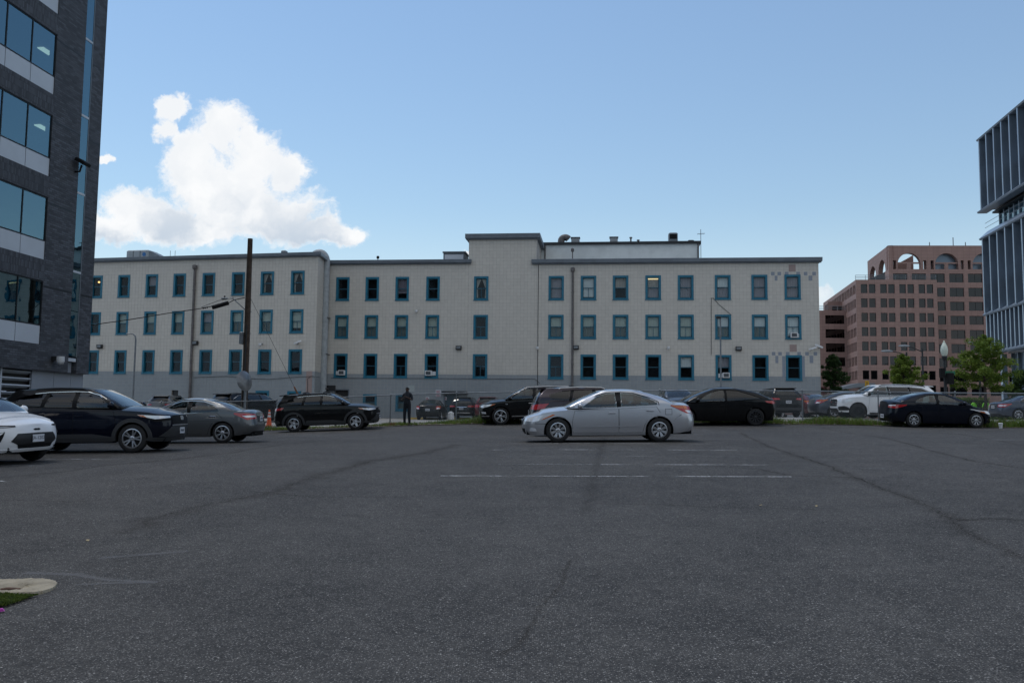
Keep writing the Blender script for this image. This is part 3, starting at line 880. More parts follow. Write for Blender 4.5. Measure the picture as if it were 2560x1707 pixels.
coping(-0.5, WING.len + 0.35, tops['wing'], MW, 0.24)
coping(-1.2, uT0 + 0.25, tops['cen'], None, 0.26)
coping(uT1 - 0.4, uR + 0.25, tops['right'], None, 0.30)
coping(uT0 - 0.28, uT1 + 0.28, tops['tower'], None, 0.36)
# penthouse set back on the roof
p0u = MAIN.hd(1243, 570, 5)[0]; p1u = MAIN.hd(1606, 570, 5)[0]; pz = mean([MAIN.hd(x, 556, 5)[1] for x in (1250, 1600)])
g = G(); g.box(p0u, p1u, 5, DEP - 1, tops['right'] - 0.1, pz - 0.2); g.build('penthouse', MT['stucco'], blg)
g = G(); g.box(p0u - 0.15, p1u + 0.15, 4.8, DEP - 0.8, pz - 0.2, pz); g.build('penthouse_coping', MT['darkmetal'], blg)
g = G(); g.tube([(p1u - 0.1, 4.93, tops['right']), (p1u - 0.1, 4.93, pz - 0.2)], 0.06); g.build('penthouse_downspout', MT['pipe'], blg)
g = G(); g.tube([(p0u + 0.35, 4.93, tops['right']), (p0u + 0.35, 4.93, pz - 0.2)], 0.06); g.build('penthouse_downspout', MT['pipe'], blg)

# odd coloured tiles round the last bays (pieces of their own)
uu, zz = MAIN.hd(1821, 615)
def odd(x0, x1, y0, y1, m):
    a, z1 = MAIN.hd(x0, y0); b, z0 = MAIN.hd(x1, y1)
    G().box(a, b, -0.018, -0.0125, z0, z1).build('accent_tile', MT[m], blg)
def zz6(x, y):
    return (1760 + x * 340 / 1568) / Q, (620 + y * 340 / 1568) / Q
for x0, x1, y0, y1, m in [(975, 1057, 192, 273, 'pinktile'), (985, 1070, 1113, 1196, 'pinktile')] + \
        [(x, x + 42, 276, 317, 'bluetile') for x in (772, 846, 932, 1064, 1150, 1248)] + [(815, 847, 319, 376, 'bluetile'), (1205, 1249, 319, 376, 'bluetile')] + \
        [(x, x + 42, 1198, 1238, 'bluetile') for x in (781, 855, 944, 1075, 1166, 1263)] + [(822, 857, 1241, 1326, 'bluetile'), (1216, 1260, 1241, 1326, 'bluetile'),
        (900, 938, 1245, 1500, 'bluetile'), (1130, 1165, 1245, 1500, 'bluetile')]:
    a, c = zz6(x0, y0); b, d = zz6(x1, y1)
    odd(a, b, c, d, m)

# pipes on the walls
def downspout(wall, M, xt, yt, yb, r=0.10, mt='pipe', nm='downspout'):
    u, z1 = wall.hd(xt, yt)
    g = G(); g.tube([(u, -0.13, -0.2), (u, -0.13, z1)], r, 10)
    g.lathe([(r, 0), (r * 1.9, 0.12), (r * 1.9, 0.35), (r * 1.2, 0.4)], 10, M=Matrix.Translation((u, -0.16, z1 - 0.3)))
    z = 1.5
    while z < z1 - 1:
        g.lathe([(r * 1.25, 0), (r * 1.25, 0.06)], 10, M=Matrix.Translation((u, -0.13, z))); z += 2.9
    g.build(nm, MT[mt], blg, M=M)
downspout(WING, MW, 450, 612, 900)
downspout(MAIN, None, 1316, 618, 900, 0.09)
g = G(); u = MAIN.hd(1233, 640)[0] - 0.1
g.tube([(MAIN.hd(1237, 600)[0], -0.03, tops['right'] - 0.3), (MAIN.hd(1236, 700)[0], -0.03, 5), (MAIN.hd(1236, 760)[0], -0.03, 2.2)], 0.022, 5); g.build('wall_cable', MT['darkmetal'], blg)
# big duct in the corner beside the wing, with its elbow over the roof
ud = MAIN.hd(751, 700)[0]
zt = tops['wing'] - 0.1
g = G(); g.tube([(ud, -0.55, 1.6), (ud, -0.55, zt - 0.2)] + [(ud - 0.6 + 0.6 * cos(a), -0.55, zt - 0.2 + 0.75 * sin(a)) for a in [i * pi / 14 for i in range(1, 15)]], 0.33, 14)
for z in (2.6, 5.2, 7.8):
    g.lathe([(0.37, 0), (0.37, 0.1)], 14, M=Matrix.Translation((ud, -0.55, z)))
g.build('exhaust_duct', MT['pipe_light'], blg, smooth=40)
g = G(); g.tube([(ud - 0.55, -0.75, 0), (ud - 0.55, -0.75, zt - 0.6)], 0.12, 8); g.build('downspout', MT['pipe'], blg)
for k_, z in enumerate((2.3, 5.1, 8.1)):
    g = G(); g.box(ud - 0.62, ud + 0.4, -0.72, -0.1, z, z + 0.07); g.build('duct_bracket', MT['pipe'], blg)
# electric boxes, signs, cables
g = G(); a, z1 = MAIN.hd(733, 882); g.rbox(a - 0.2, a + 0.45, -0.95, -0.7, 0.5, 1.4, 0.03); g.build('meter_box', MT['pipe_light'], blg)
g = G(); a, z1 = MAIN.hd(762, 888); g.rbox(a - 0.5, a + 0.35, -0.16, -0.02, z1 - 0.35, z1 + 0.1, 0.03); g.build('sign_box', MT['darkmetal'], blg)
def cable(wall, M, pts, r=0.016):
    P = []
    for x, y in pts:
        u, z = wall.hd(x, y); P.append((u, -0.05, z))
    G().tube(P, r, 5).build('wall_cable', MT['darkmetal'], blg, M=M)
cable(WING, MW, [(445, 867), (520, 864), (570, 869), (620, 871), (680, 866), (720, 864)])
cable(MAIN, None, [(760, 868), (850, 868.5), (1000, 869), (1150, 870), (1228, 870), (1240, 880)])
cable(MAIN, None, [(1634, 815), (1634, 684), (1637, 684), (1652, 700), (1680, 724)])
cable(WING, MW, [(707, 900), (707, 870), (715, 864), (735, 866)])
g = G(); a, z1 = WING.hd(704, 852); b, z0 = WING.hd(716, 905); g.box(a, b, -0.02, -0.012, z0 - 0.5, z1); g.build('accent_tile', MT['pinktile'], blg, M=MW)

# --- things fixed to or standing on the building
def wall_pack(wall, dx, dy, grp='floodlights along the building wall', lab=None):
    u, z = wall.hd(dx, dy)
    t = thing('wall_light', lab, 'light', wall.M @ Matrix.Translation((u, 0, z)), grp)
    g = G(); g.prism([(-0.18, -0.13), (-0.1, -0.17), (0.0, -0.17), (0.0, 0.16), (-0.22, 0.16)], -0.23, 0.23, M=Matrix.Rotation(pi / 2, 4, 'Z') @ Matrix.Diagonal((1, 1, 1, 1)))
    for i, p in enumerate(g.v):
        g.v[i] = (p[0], p[1] - 0.02, p[2])
    g.build('housing', MT['darkmetal'], t)
    g = G(); g.box(-0.17, 0.17, -0.245, -0.242, -0.08, 0.12); g.build('lens', MT['greymetal'], t)
for w, x, y, l in ((WING, 231, 796, 'wall light on the wing nearest the dark brick building'), (WING, 450, 788, 'wall light beside the wing downspout'), (MAIN, 1054, 799, 'wall light between the four-bay section and the tower window'),
                   (MAIN, 1323, 798.5, 'wall light right beside the main downspout'), (MAIN, 1696, 801, 'wall light between the last three window bays')):
    wall_pack(w, x, y, lab=l)

def camera_box(wall, dx, dy, long, lab, flip=1):
    u, z = wall.hd(dx, dy)
    t = thing('security_camera', lab, 'camera', wall.M @ Matrix.Translation((u, 0, z)), 'security cameras on the building')
    g = G(); g.tube([(0, 0, 0.05), (0, -0.22, 0.05)], 0.035, 8); g.lathe([(0.09, 0), (0.09, 0.03)], 10, M=Matrix.Translation((0, -0.02, 0.05)) @ Matrix.Rotation(pi / 2, 4, 'X')); g.build('bracket', MT['greymetal'], t)
    g = G()
    if long:
        g.rbox(-0.32, 0.32, -0.07, 0.07, -0.06, 0.08, 0.03, M=Matrix.Translation((0.1 * flip, -0.28, 0.1)) @ Matrix.Rotation(-0.35 * flip, 4, 'Y'))
    else:
        g.lathe([(0.10, 0.12), (0.12, 0.0), (0.11, -0.05), (0.06, -0.12), (0, -0.14)], 12, M=Matrix.Translation((0, -0.26, 0)))
    g.build('body', MT['white'], t, smooth=40)
for w, x, y, lg, l, fl in ((WING, 601, 792, 0, 'small white dome camera above the wing window bays near the utility pole', 1), (WING, 684, 790, 1, 'white bullet camera near the corner of the wing', 1),
                           (MAIN, 958, 716, 0, 'white dome camera between the upper rows of the four-bay section', 1), (MAIN, 1235, 800, 0, 'white dome camera on the blank tower wall', 1),
                           (MAIN, 1535, 800, 0, 'white dome camera midway along the long window row', 1), (MAIN, 1862, 804, 1, 'white bullet camera pointing along the wall at the far corner', 1),
                           (MAIN, 1882, 799, 1, 'white bullet camera jutting past the far corner of the building', -1)):
    camera_box(w, x, y, lg, l, fl)

def ac_unit(wall, dx, dy, lab, panel):
    u, z = wall.hd(dx, dy)
    t = thing('window_air_conditioner', lab, 'air conditioner', wall.M @ Matrix.Translation((u, 0, z)), 'window air conditioners')
    g = G(); g.rbox(-0.27, 0.27, -0.28, 0.12, -0.2, 0.2, 0.02); g.build('case', MT['white'], t)
    g = G()
    g.box(-0.2, 0.2, -0.284, -0.281, -0.14, 0.14); g.build('grille_back', MT['greyclad'], t)
    g = G()
    for i in range(6):
        g.box(-0.2, 0.2, -0.29, -0.285, -0.13 + i * 0.045, -0.115 + i * 0.045)
    g.build('grille', MT['greymetal'], t)
    g = G(); s = -1 if panel < 0 else 1
    g.box(s * 0.28 if s > 0 else -0.56, 0.56 if s > 0 else -0.28, 0.05, 0.08, -0.18, 0.14); g.build('side_panel', MT['white'], t)
ac_unit(MAIN, 786, 856, 'white window air conditioner in the ground row next to the corner duct', -1)
ac_unit(MAIN, 985, 857, 'white window air conditioner in the ground row before the tower', 1)
ac_unit(MAIN, 1667, 862, 'white window air conditioner behind the thin grey post', -1)
ac_unit(MAIN, 1823, 770, 'window air conditioner in the middle row at the far end', 1)

def poster(dx0, dx1, dy0, dy1, lab, nb, tone='inkred'):
    u0, z1 = MAIN.hd(dx0, dy0); u1, z0 = MAIN.hd(dx1, dy1)
    t = thing('wall_sign', lab, 'sign', MAIN.M @ Matrix.Translation((u0, 0, z0)))
    w, h = u1 - u0, z1 - z0
    G().box(0, w, -0.03, -0.014, 0, h).build('panel', MT['plate'], t)
    g = G()
    for i in range(nb):
        z = h * (0.12 + 0.78 * i / nb)
        g.box(w * 0.1, w * (0.9 - 0.2 * (i % 2)), -0.034, -0.031, z, z + h * 0.38 / nb)
    g.build('print', MT[tone], t)
def z5(x, y):
    return (960 + x / 6.19) / Q, (940 + y / 6.19) / Q
for a, b, l, nb in (((800, 213), (882, 265), 'white sign with red print mounted above another sign', 3), ((803, 272), (880, 322), 'white sign with red print directly below another sign', 3),
                    ((645, 318), (700, 368), 'small white and red sign above the black sedan by the wall', 2), ((935, 320), (972, 372), 'small white sign beside the blue door', 2)):
    (x0, y0), (x1, y1) = z5(*a), z5(*b)
    poster(x0, x1, y0, y1, l, nb)
(x0, y0), (x1, y1) = z5(372, 145), z5(470, 240)
u0, z1 = MAIN.hd(x0, y0); u1, z0 = MAIN.hd(x1, y1)
MT['palepatch'] = mat('pale_panel', (0.38, 0.42, 0.42), 0.7)
G().box(u0, u1, -0.02, -0.013, z0, z1).build('repair_patch', MT['palepatch'], blg)
# white notice inside a window and the lit lamp behind the first pane
u, z = MAIN.hd(1808, 836)
tag(G().box(u - 0.08, u + 0.08, 0.075, 0.085, z - 0.1, z + 0.1).build('paper_notice', MT['white'], None, M=MAIN.M), 'small white paper taped inside the last ground row window', 'notice')
MT['warm'] = mat('warm_lamp', (0.9, 0.5, 0.2), 0.5, emit=((1.0, 0.55, 0.18), 2.2))
u, z = WING.hd(218.5, 646)
tag(G().lathe([(0.0, -0.09), (0.07, -0.05), (0.09, 0), (0.06, 0.06), (0, 0.08)], 12, M=Matrix.Translation((u, 0.5, z))).build('room_lamp', MT['warm'], None, smooth=60, M=WING.M), 'glowing orange room lamp behind an upper wing window', 'lamp')
u, z = MAIN.hd(1500, 640)
MT['tube'] = mat('tube_lamp', (0.9, 0.8, 0.5), 0.5, emit=((1.0, 0.78, 0.42), 0.9))
tag(G().box(u - 0.42, u + 0.42, 0.195, 0.205, z - 0.04, z + 0.05).build('strip_lamp', MT['tube'], None, M=MAIN.M), 'yellow strip lamp at the top of an upper window', 'lamp')

# roof equipment
def roofbox(wall, dx0, dx1, dyt, dyb, back, dep, mt, name, lab, cat='roof unit', extra=None):
    u0, z1 = wall.hd(dx0, dyt, back); u1, z0 = wall.hd(dx1, dyb, back)
    t = thing(name, lab, cat, wall.M @ Matrix.Translation((u0, back, z0 - 0.25)))
    w, h = u1 - u0, z1 - z0 + 0.25
    g = G(); g.rbox(0, w, 0, dep, 0, h, min(0.08, w * 0.12)); g.build('case', MT[mt], t)
    if extra:
        extra(t, w, h, dep)
    return t
def louv(t, w, h, d):
    g = G()
    for i in range(5):
        g.box(w * 0.12, w * 0.88, -0.02, -0.004, h * (0.35 + 0.11 * i), h * (0.35 + 0.11 * i) + 0.03)
    g.build('louvre', MT['darkmetal'], t)
def hvac(t, w, h, d):
    for f in (0.33, 0.64):
        G().box(w * f - 0.02, w * f + 0.02, -0.012, -0.002, 0.1, h - 0.1).build('panel_joint', MT['darkmetal'], t)
    g = G(); g.lathe([(0.17, 0), (0.17, 0.015)], 16, M=Matrix.Translation((w * 0.82, -0.005, h * 0.5)) @ Matrix.Rotation(pi / 2, 4, 'X')); g.build('logo_disc', mat('logo_blue', (0.03, 0.16, 0.40), 0.5), t)
    g = G(); g.prism([(w, 0.0), (w + 1.3, 0), (w + 1.0, h * 0.35), (w + 0.3, h * 0.8), (w, h * 0.85)], 0.1, d * 0.8); g.build('duct_hood', MT['greymetal'], t)
roofbox(WING, 290, 340, 575, 588, 3.0, 1.6, 'pipe_light', 'roof_air_handler', 'pale boxy air handler with blue disc on the wing roof', extra=hvac)
roofbox(WING, 645, 655, 575, 584, 1.0, 0.5, 'greymetal', 'roof_vent_box', 'small square vent box on the wing roof')
def cage(t, w, h, d):
    g = G(); g.box(w * 0.08, w * 0.92, -0.02, -0.004, h * 0.3, h * 0.8); g.build('coil', MT['plate'], t)
    g = G(); g.box(-0.05, w + 0.05, -0.05, d + 0.05, h, h + 0.12); g.build('cap', MT['greymetal'], t)
roofbox(MAIN, 1018, 1068, 581, 596, 2.0, 2.0, 'greymetal', 'condenser_unit', 'open-sided condenser unit beside the roof tower', extra=cage)
for x0, x1, yt, yb, l in ((1312, 1331, 546, 556, 'square vent cap nearest the curved duct'), (1401, 1419, 545, 556, 'square vent cap midway along the penthouse roof')):
    roofbox(MAIN, x0, x1, yt, yb, 7, 0.7, 'pipe_light', 'square_ventilator', l + ' on the penthouse', extra=lambda t, w, h, d: G().box(-0.05, w + 0.05, -0.05, d + 0.05, h, h + 0.05).build('lid', MT['greymetal'], t))
roofbox(MAIN, 1536, 1557, 534, 554, 7, 0.9, 'greymetal', 'exhaust_hood', 'tall dark exhaust hood on the penthouse roof', extra=lambda t, w, h, d: G().box(w * 0.1, w * 0.9, -0.03, -0.004, h * 0.45, h * 0.85).build('opening', MT['black'], t))
roofbox(MAIN, 1580, 1595, 551, 556, 7, 0.5, 'darkmetal', 'roof_hatch', 'low dark hatch near the end of the penthouse roof')
u, z = MAIN.hd(1289, 556, 6.5)
g = G(); g.tube([(0, 0, -0.3), (0, 0, 0.1)] + [(0.35 - 0.35 * cos(a), 0, 0.1 + 0.3 * sin(a)) for a in [i * pi / 10 * 0.9 for i in range(1, 10)]], 0.3, 12)
tag(g.build('curved_duct', MT['pipe'], None, smooth=40, M=MAIN.M @ Matrix.Translation((u, 6.5, z))), 'curved gooseneck duct at the tower end of the penthouse roof', 'duct')
for x, yt, l in ((1449, 545, 'taller thin vent pipe on the penthouse roof'), (1466, 551, 'short vent pipe on the penthouse roof')):
    u, z = MAIN.hd(x, yt, 7)
    g = G(); g.tube([(0, 0, -1), (0, 0, -0.1)], 0.07, 8); g.lathe([(0.07, -0.12), (0.13, -0.1), (0.13, 0)], 10)
    tag(g.build('vent_pipe', MT['pipe'], None, M=MAIN.M @ Matrix.Translation((u, 7, z))), l, 'pipe', 'vent pipes')
u, z = MAIN.hd(1315, 580, 0.5)
g = G(); g.tube([(0, 0, -0.5), (0, 0, 0.1)], 0.04, 6); g.lathe([(0.1, 0.05), (0.13, 0.1), (0.13, 0.3), (0.05, 0.36)], 10)
tag(g.build('vent_pipe', MT['pipe'], None, M=MAIN.M @ Matrix.Translation((u, 0.5, z))), 'vent pipe rising behind the coping in front of the penthouse', 'pipe', 'vent pipes')
u, z = MAIN.hd(1610, 590, 5)
u2, z2 = MAIN.hd(1611, 527, 5)
t = thing('antenna', 'thin television antenna mast at the end of the penthouse', 'antenna', MAIN.M @ Matrix.Translation((u, 5, z)))
H_ = z2 - z
G().tube([(0, 0, -0.2), (0, 0, H_)], 0.025, 6).build('mast', MT['greymetal'], t)
g = G(); g.tube([(-0.3, -0.1, H_ * 0.82), (0.35, 0.1, H_ * 0.86)], 0.02, 5)
for k_ in range(4):
    g.tube([(-0.25 + 0.17 * k_, -0.35, H_ * 0.83), (-0.22 + 0.17 * k_, 0.35, H_ * 0.84)], 0.012, 5)
g.build('aerial', MT['greymetal'], t)
for x, rl in ((391, 'thin metal rod on the wing roof nearer the air handler'), (402, 'thin metal rod on the wing roof farther from the air handler')):
    u, z = WING.hd(x, 589, 3)
    tag(G().tube([(0, 0, -0.3), (0, 0, 0.5)], 0.02, 5).build('roof_rod', MT['greymetal'], None, M=WING.M @ Matrix.Translation((u, 3, z))), rl, 'rod', 'rods on the wing roof')
u, z = MAIN.hd(868, 594, 0.6)
g = G(); g.tube([(0, 0, -0.4), (0, 0, 0.05)], 0.03, 6); g.lathe([(0, -0.04), (0.1, 0), (0.13, 0.1), (0.1, 0.2), (0, 0.24)], 12)
tag(g.build('roof_beacon', MT['black'], None, smooth=50, M=MAIN.M @ Matrix.Translation((u, 0.6, z))), 'small dark ball light on the edge of the four-bay roof', 'light')

# ---------------------------------------------------------------- dark brick office block on the left
def brickmat(name, col, mortar, sx=0.20, sz=0.075):
    m = bpy.data.materials.new(name); m.use_nodes = True
    nt = m.node_tree; k = N(nt); b = nt.nodes['Principled BSDF']
    tc = k.n('ShaderNodeTexCoord').outputs['Object']
    x, y, z = k.sep(tc)[0:3]
    br = k.n('ShaderNodeTexBrick'); br.offset = 0.5
    k.put(br.inputs['Vector'], k.comb(k.math('ADD', x, y), z, 0.0))
    br.inputs['Scale'].default_value = 1.0
    br.inputs['Brick Width'].default_value = sx * 1.6; br.inputs['Row Height'].default_value = sz * 1.25
    br.inputs['Mortar Size'].default_value = 0.008
    br.inputs['Color1'].default_value = (*[c * 0.62 for c in col], 1); br.inputs['Color2'].default_value = (*[c * 1.45 for c in col], 1)
    br.inputs['Mortar'].default_value = (*mortar, 1)
    nz = k.noise(tc, 0.5, 5, 0.65)
    c = k.mix(k.math('MULTIPLY', k.maprange(nz, 0.35, 0.7), 0.45), br.outputs[0], tuple(v * 0.5 for v in col))
    k.put(b.inputs['Base Color'], c); b.inputs['Roughness'].default_value = 0.75
    bn = k.n('ShaderNodeBump'); bn.inputs['Strength'].default_value = 0.5; bn.inputs['Distance'].default_value = 0.01
    bn.invert = True
    k.put(bn.inputs['Height'], br.outputs['Fac']); k.put(b.inputs['Normal'], bn.outputs[0])
    return m
MT['brick'] = brickmat('dark_brick', (0.078, 0.084, 0.098), (0.035, 0.037, 0.042))
MT['brick_soldier'] = brickmat('dark_brick_soldier', (0.078, 0.084, 0.098), (0.035, 0.037, 0.042), 0.05, 0.24)
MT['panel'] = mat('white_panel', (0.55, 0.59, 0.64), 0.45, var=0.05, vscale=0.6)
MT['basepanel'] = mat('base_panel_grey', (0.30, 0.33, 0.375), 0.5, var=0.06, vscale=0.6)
MT['mullion'] = mat('mullion', (0.02, 0.022, 0.025), 0.4, 0.4)
MT['officeglass'] = glass('office_glass', (0.35, 0.48, 0.55), 0.01, (0.55, 0.85, 1.0), wavy=0.06, ior=3.0)
MT['office'] = mat('office_room', (0.10, 0.10, 0.10), 0.9)
MT['ceil_light'] = mat('ceiling_light', (0.9, 0.85, 0.7), 0.5, emit=((1.0, 0.83, 0.55), 2.2))
tanL = 238 / 2205
cF = at(221, 936, 40.5)
LDIR = Vector((tanL, 1, 0)).normalized()
lA = cF - LDIR * 24.0
LW = Wall(Vector((lA.x, lA.y, 0)), Vector((cF.x, cF.y, 0)), 0.3)
ob = thing('brick_office_block', 'dark brick office block with white spandrel panels and a narrow glass strip', 'building', LW.M)
LH = 31.0
uE = LW.len
def Lz(x, y):
    return LW.hit(x, y)
zbase = LW.hit(150, 930)[1]
def src1(x, y): return x / 3.2667, y / 3.2667
def src2(x, y): return x / 3.2667, 480 + y / 3.2667
# window bands: right jamb, head, sill and foot of the white panel for four floors, then repeated upward
jam = [(src1(490, 302), src1(462, 640), src1(455, 780)), (src1(440, 952), src1(408, 1292), src1(402, 1440)), (src2(388, 42), src2(356, 400), src2(350, 552)), (src2(333, 722), src2(308, 1086), src2(303, 1245))]
floors = []
for a, b, c in jam:
    floors.append((LW.hit(*a)[1], LW.hit(*b)[1], LW.hit(*c)[1]))
uJ = mean([LW.hit(*a)[0] for a, b, c in jam])
fh = (floors[0][0] - floors[3][0]) / 3
zh3, hw, hp = floors[3][0], mean([f[0] - f[1] for f in floors]), mean([f[1] - f[2] for f in floors])
nf = 7
holesL = []
wins = []
pane_w = 1.55
NP = 4
segs = [(uJ - NP * pane_w, uJ), (uJ - 2 * NP * pane_w - 1.6, uJ - NP * pane_w - 1.6), (uJ - 3 * NP * pane_w - 3.2, uJ - 2 * NP * pane_w - 3.2)]
for i in range(nf):
    zt = zh3 + i * fh; zs = zt - hw; zp = zs - hp
    for si, (a, b) in enumerate(segs):
        a = max(a, 0.1)
        if b - a < 1: continue
        holesL.append((a, b, zp, zt)); wins.append((a, b, zp, zs, zt, i, si))
# narrow glass strip
uS0 = mean([LW.hit(*src1(745, 0))[0], LW.hit(*src2(532, 1300))[0]]); uS1 = mean([LW.hit(*src1(810, 0))[0], LW.hit(*src2(606, 1300))[0]])
zsb = LW.hit(*src2(570, 1345))[1]
slot = (uS0, uS1, zbase - 3, LH)
g = G(); wall_holes(g, 0, uE, zbase, LH, holesL + [(uS0, uS1, zbase - 0.001, LH + 0.001)], depth=0.32)
g.quad((uE, 0, zbase), (uE, 14, zbase), (uE, 14, LH), (uE, 0, LH)); g.quad((0, 0.002, zbase), (uE, 0.002, zbase), (uE, 3, zbase), (0, 3, zbase))
g.quad((0, 0, LH), (uE, 0, LH), (uE, 14, LH), (0, 14, LH)); g.quad((0, 0, -1), (0, 0, LH), (0, 14, LH), (0, 14, -1))
g.build('wall', MT['brick'], ob)
for (a, b, zp, zs, zt, i, si) in wins:                # soldier courses between the window bands, 6 mm proud
    if i < nf - 1:
        G().box(a, b, -0.006, 0.02, zt + 0.02, zt + fh - hw - hp - 0.02).build('soldier_course', MT['brick_soldier'], ob)
for i in range(nf):                                   # floor joints on the plain brick
    z = zh3 + i * fh - 0.25
    for a, b in ((uJ + 0.02, uS0 - 0.02), (uS1 + 0.02, uE - 0.01)):
        G().box(a, b, -0.004, 0.01, z, z + 0.07).build('movement_joint', MT['mullion'], ob)
for (a, b, zp, zs, zt, i, si) in wins:
    if si == 2: continue
    g = G(); t = 0.045
    g.box(a, b, 0.03, 0.14, zt - t, zt); g.box(a, b, 0.03, 0.14, zs, zs + t); g.box(b - t, b, 0.03, 0.14, zs + t, zt - t); g.box(a, a + t, 0.03, 0.14, zs + t, zt - t)
    o = g.build('window', MT['mullion'], ob)
    n = NP
    for j in range(n):
        x0 = a + (b - a) * j / n; x1 = a + (b - a) * (j + 1) / n
        if j: G().box(x0 - 0.02, x0 + 0.02, 0.03, 0.14, zs + t + 0.001, zt - t - 0.001).build('mullion', MT['mullion'], o)
        G().box(x0 + 0.021 + (t - 0.02 if j == 0 else 0), x1 - 0.021 - (t - 0.02 if j == n - 1 else 0), 0.06, 0.07, zs + t + 0.001, zt - t - 0.001).build('pane', MT['officeglass'], o)
    for x0, x1 in ((a, a + (b - a) * 0.5 - 0.012), (a + (b - a) * 0.5 + 0.012, b - (b - a) * 0.25 - 0.012), (b - (b - a) * 0.25 + 0.012, b)):
        G().box(x0 + 0.01, x1 - 0.01, 0.04, 0.12, zp + 0.01, zs - 0.012).build('spandrel_panel', MT['panel'], ob)
# strip panes and transoms
zd = [LW.hit(*src2(610, 650))[1], LW.hit(*src2(650, 10))[1], LW.hit(*src1(700, 955))[1], LW.hit(*src1(752, 352))[1]]
dz_ = (zd[3] - zd[0]) / 3
cuts = [zsb] + [zd[0] + dz_ * i for i in range(6)] + [LH - 0.1]
for a, b in zip(cuts[:-1], cuts[1:]):
    G().box(uS0 + 0.01, uS1 - 0.07, 0.012, 0.022, a + 0.05, b - 0.05).build('strip_pane', MT['officeglass'], ob)
    G().box(uS0 + 0.01, uS1 - 0.07, -0.01, 0.08, b - 0.049, b + 0.049).build('transom', MT['panel'], ob)
G().box(uS1 - 0.068, uS1 - 0.02, -0.005, 0.3, zsb, LH).build('strip_jamb', MT['greymetal'], ob)
G().box(uS0 + 0.02, uS1 - 0.05, 0.02, 0.16, zsb - 0.2, zsb - 0.05).build('strip_sill', MT['panel'], ob)
# recessed ground floor: white panels and a louvre
uL0, zl1 = LW.hit(2, 921); uL1 = LW.hit(93, 931)[0]
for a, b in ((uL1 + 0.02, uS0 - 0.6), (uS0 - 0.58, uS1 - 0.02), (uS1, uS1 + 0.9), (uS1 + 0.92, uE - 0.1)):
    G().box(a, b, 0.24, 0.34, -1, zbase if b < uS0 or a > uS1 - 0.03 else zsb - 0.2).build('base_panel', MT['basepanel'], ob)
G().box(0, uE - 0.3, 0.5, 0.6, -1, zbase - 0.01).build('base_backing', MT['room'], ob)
n = 17
for i in range(n):
    z = zbase - 0.12 - i * 0.285
    M = Matrix.Translation((0, 0.36, z)) @ Matrix.Rotation(radians(-28), 4, 'X')
    G().box(uL1 - 9.5, uL1 - 0.01, -0.09, 0.09, -0.03, 0.03, M=M).build('louvre_slat', MT['panel'], ob)
for u in (uL0 + 0.35, uL1 - 9.5, uL1 - 6.8):
    G().box(u - 0.05, u + 0.05, 0.22, 0.30, -1, zbase).build('louvre_post', MT['panel'], ob)
# offices behind the glass: floors, back wall and the lit ceiling panels that show
g = G(); g.box(0.1, uE - 0.4, 5.5, 5.6, zbase, LH)
for i in range(nf + 1):
    z = zh3 + (i - 1) * fh + 0.35
    g.box(0.1, uE - 0.4, 0.34, 5.5, z, z + 0.25)
g.build('office_floors', MT['office'], ob)
for (x, y, fl) in ((335, 480, 0), (310, 1085, 1)):
    u, z = LW.hit(*src1(x, y), back=2.2)
    i = 3 - fl
    zc = zh3 + i * fh + 0.33
    tag(G().box(u - 0.3, u + 0.5, 1.9, 2.2, zc - 0.06, zc - 0.01).build('ceiling_light', MT['ceil_light'], None, M=LW.M), 'lit ceiling panel behind the office glass, ' + ('upper of two' if fl == 0 else 'lower of two'), 'light', 'office ceiling lights')
# lamps on the brick
u, z = LW.hit(*src1(615, 1350))
t = thing('brick_wall_lamp', 'black arm floodlight standing off the dark brick wall', 'light', LW.M @ Matrix.Translation((u, 0, z)))
G().tube([(0, 0, -0.3), (0, -0.22, -0.3), (0.02, -0.3, 0.0)], 0.045, 8).build('arm', MT['black'], t)
G().rbox(-0.3, 0.3, -0.25, 0.25, -0.08, 0.09, 0.04, M=Matrix.Translation((0.05, -0.32, 0.14)) @ Matrix.Rotation(0.5, 4, 'X')).build('head', MT['black'], t)
u, z = LW.hit(*src2(430, 1380))
t = thing('dome_camera', 'white dome camera low on the dark brick wall', 'camera', LW.M @ Matrix.Translation((u, 0, z)))
G().lathe([(0.16, 0.2), (0.17, 0), (0.12, -0.12), (0, -0.16)], 14, M=Matrix.Translation((0, -0.35, 0))).build('dome', MT['white'], t, smooth=50)
G().box(-0.12, 0.12, -0.34, 0, 0.02, 0.2).build('bracket', MT['darkmetal'], t)

# ---------------------------------------------------------------- finned glass block on the right
MT['fin'] = mat('fin_metal', (0.25, 0.30, 0.36), 0.35, 0.55, var=0.08, vscale=0.6)
MT['ledge'] = mat('ledge_metal', (0.33, 0.39, 0.46), 0.35, 0.5, var=0.06)
MT['bluewall'] = mat('curtain_wall', (0.19, 0.235, 0.285), 0.35, 0.3)
RD = Vector((0.155, 1, 0)).normalized()
RC = at(2481, 900, 95)
rB = RC - RD * 34
RWl = Wall(Vector((RC.x, RC.y, 0)), Vector((rB.x, rB.y, 0)), 1.6)
rb = thing('finned_glass_block', 'blue-grey glass office block with vertical metal fins and slanted ledges', 'building', RWl.M)
def Rz(px, py): return RWl.hit(px, py)[1]
zT, zUb, zLt, zLb, zGb = Rz(2449, 362), Rz(2458, 531), Rz(2462, 600), Rz(2467, 786), Rz(2475, 880)
RL = RWl.len
def ledge(z0, z1, out, nm='ledge'):
    g = G(); g.prism([(-out, z0), (-out - 0.1, z0 + 0.15), (0.02, z1), (0.02, z0)], -out * 0.2, RL, M=Matrix(((0, 1, 0, 0), (1, 0, 0, 0), (0, 0, 1, 0), (0, 0, 0, 1))))
    g.build(nm, MT['ledge'], rb)
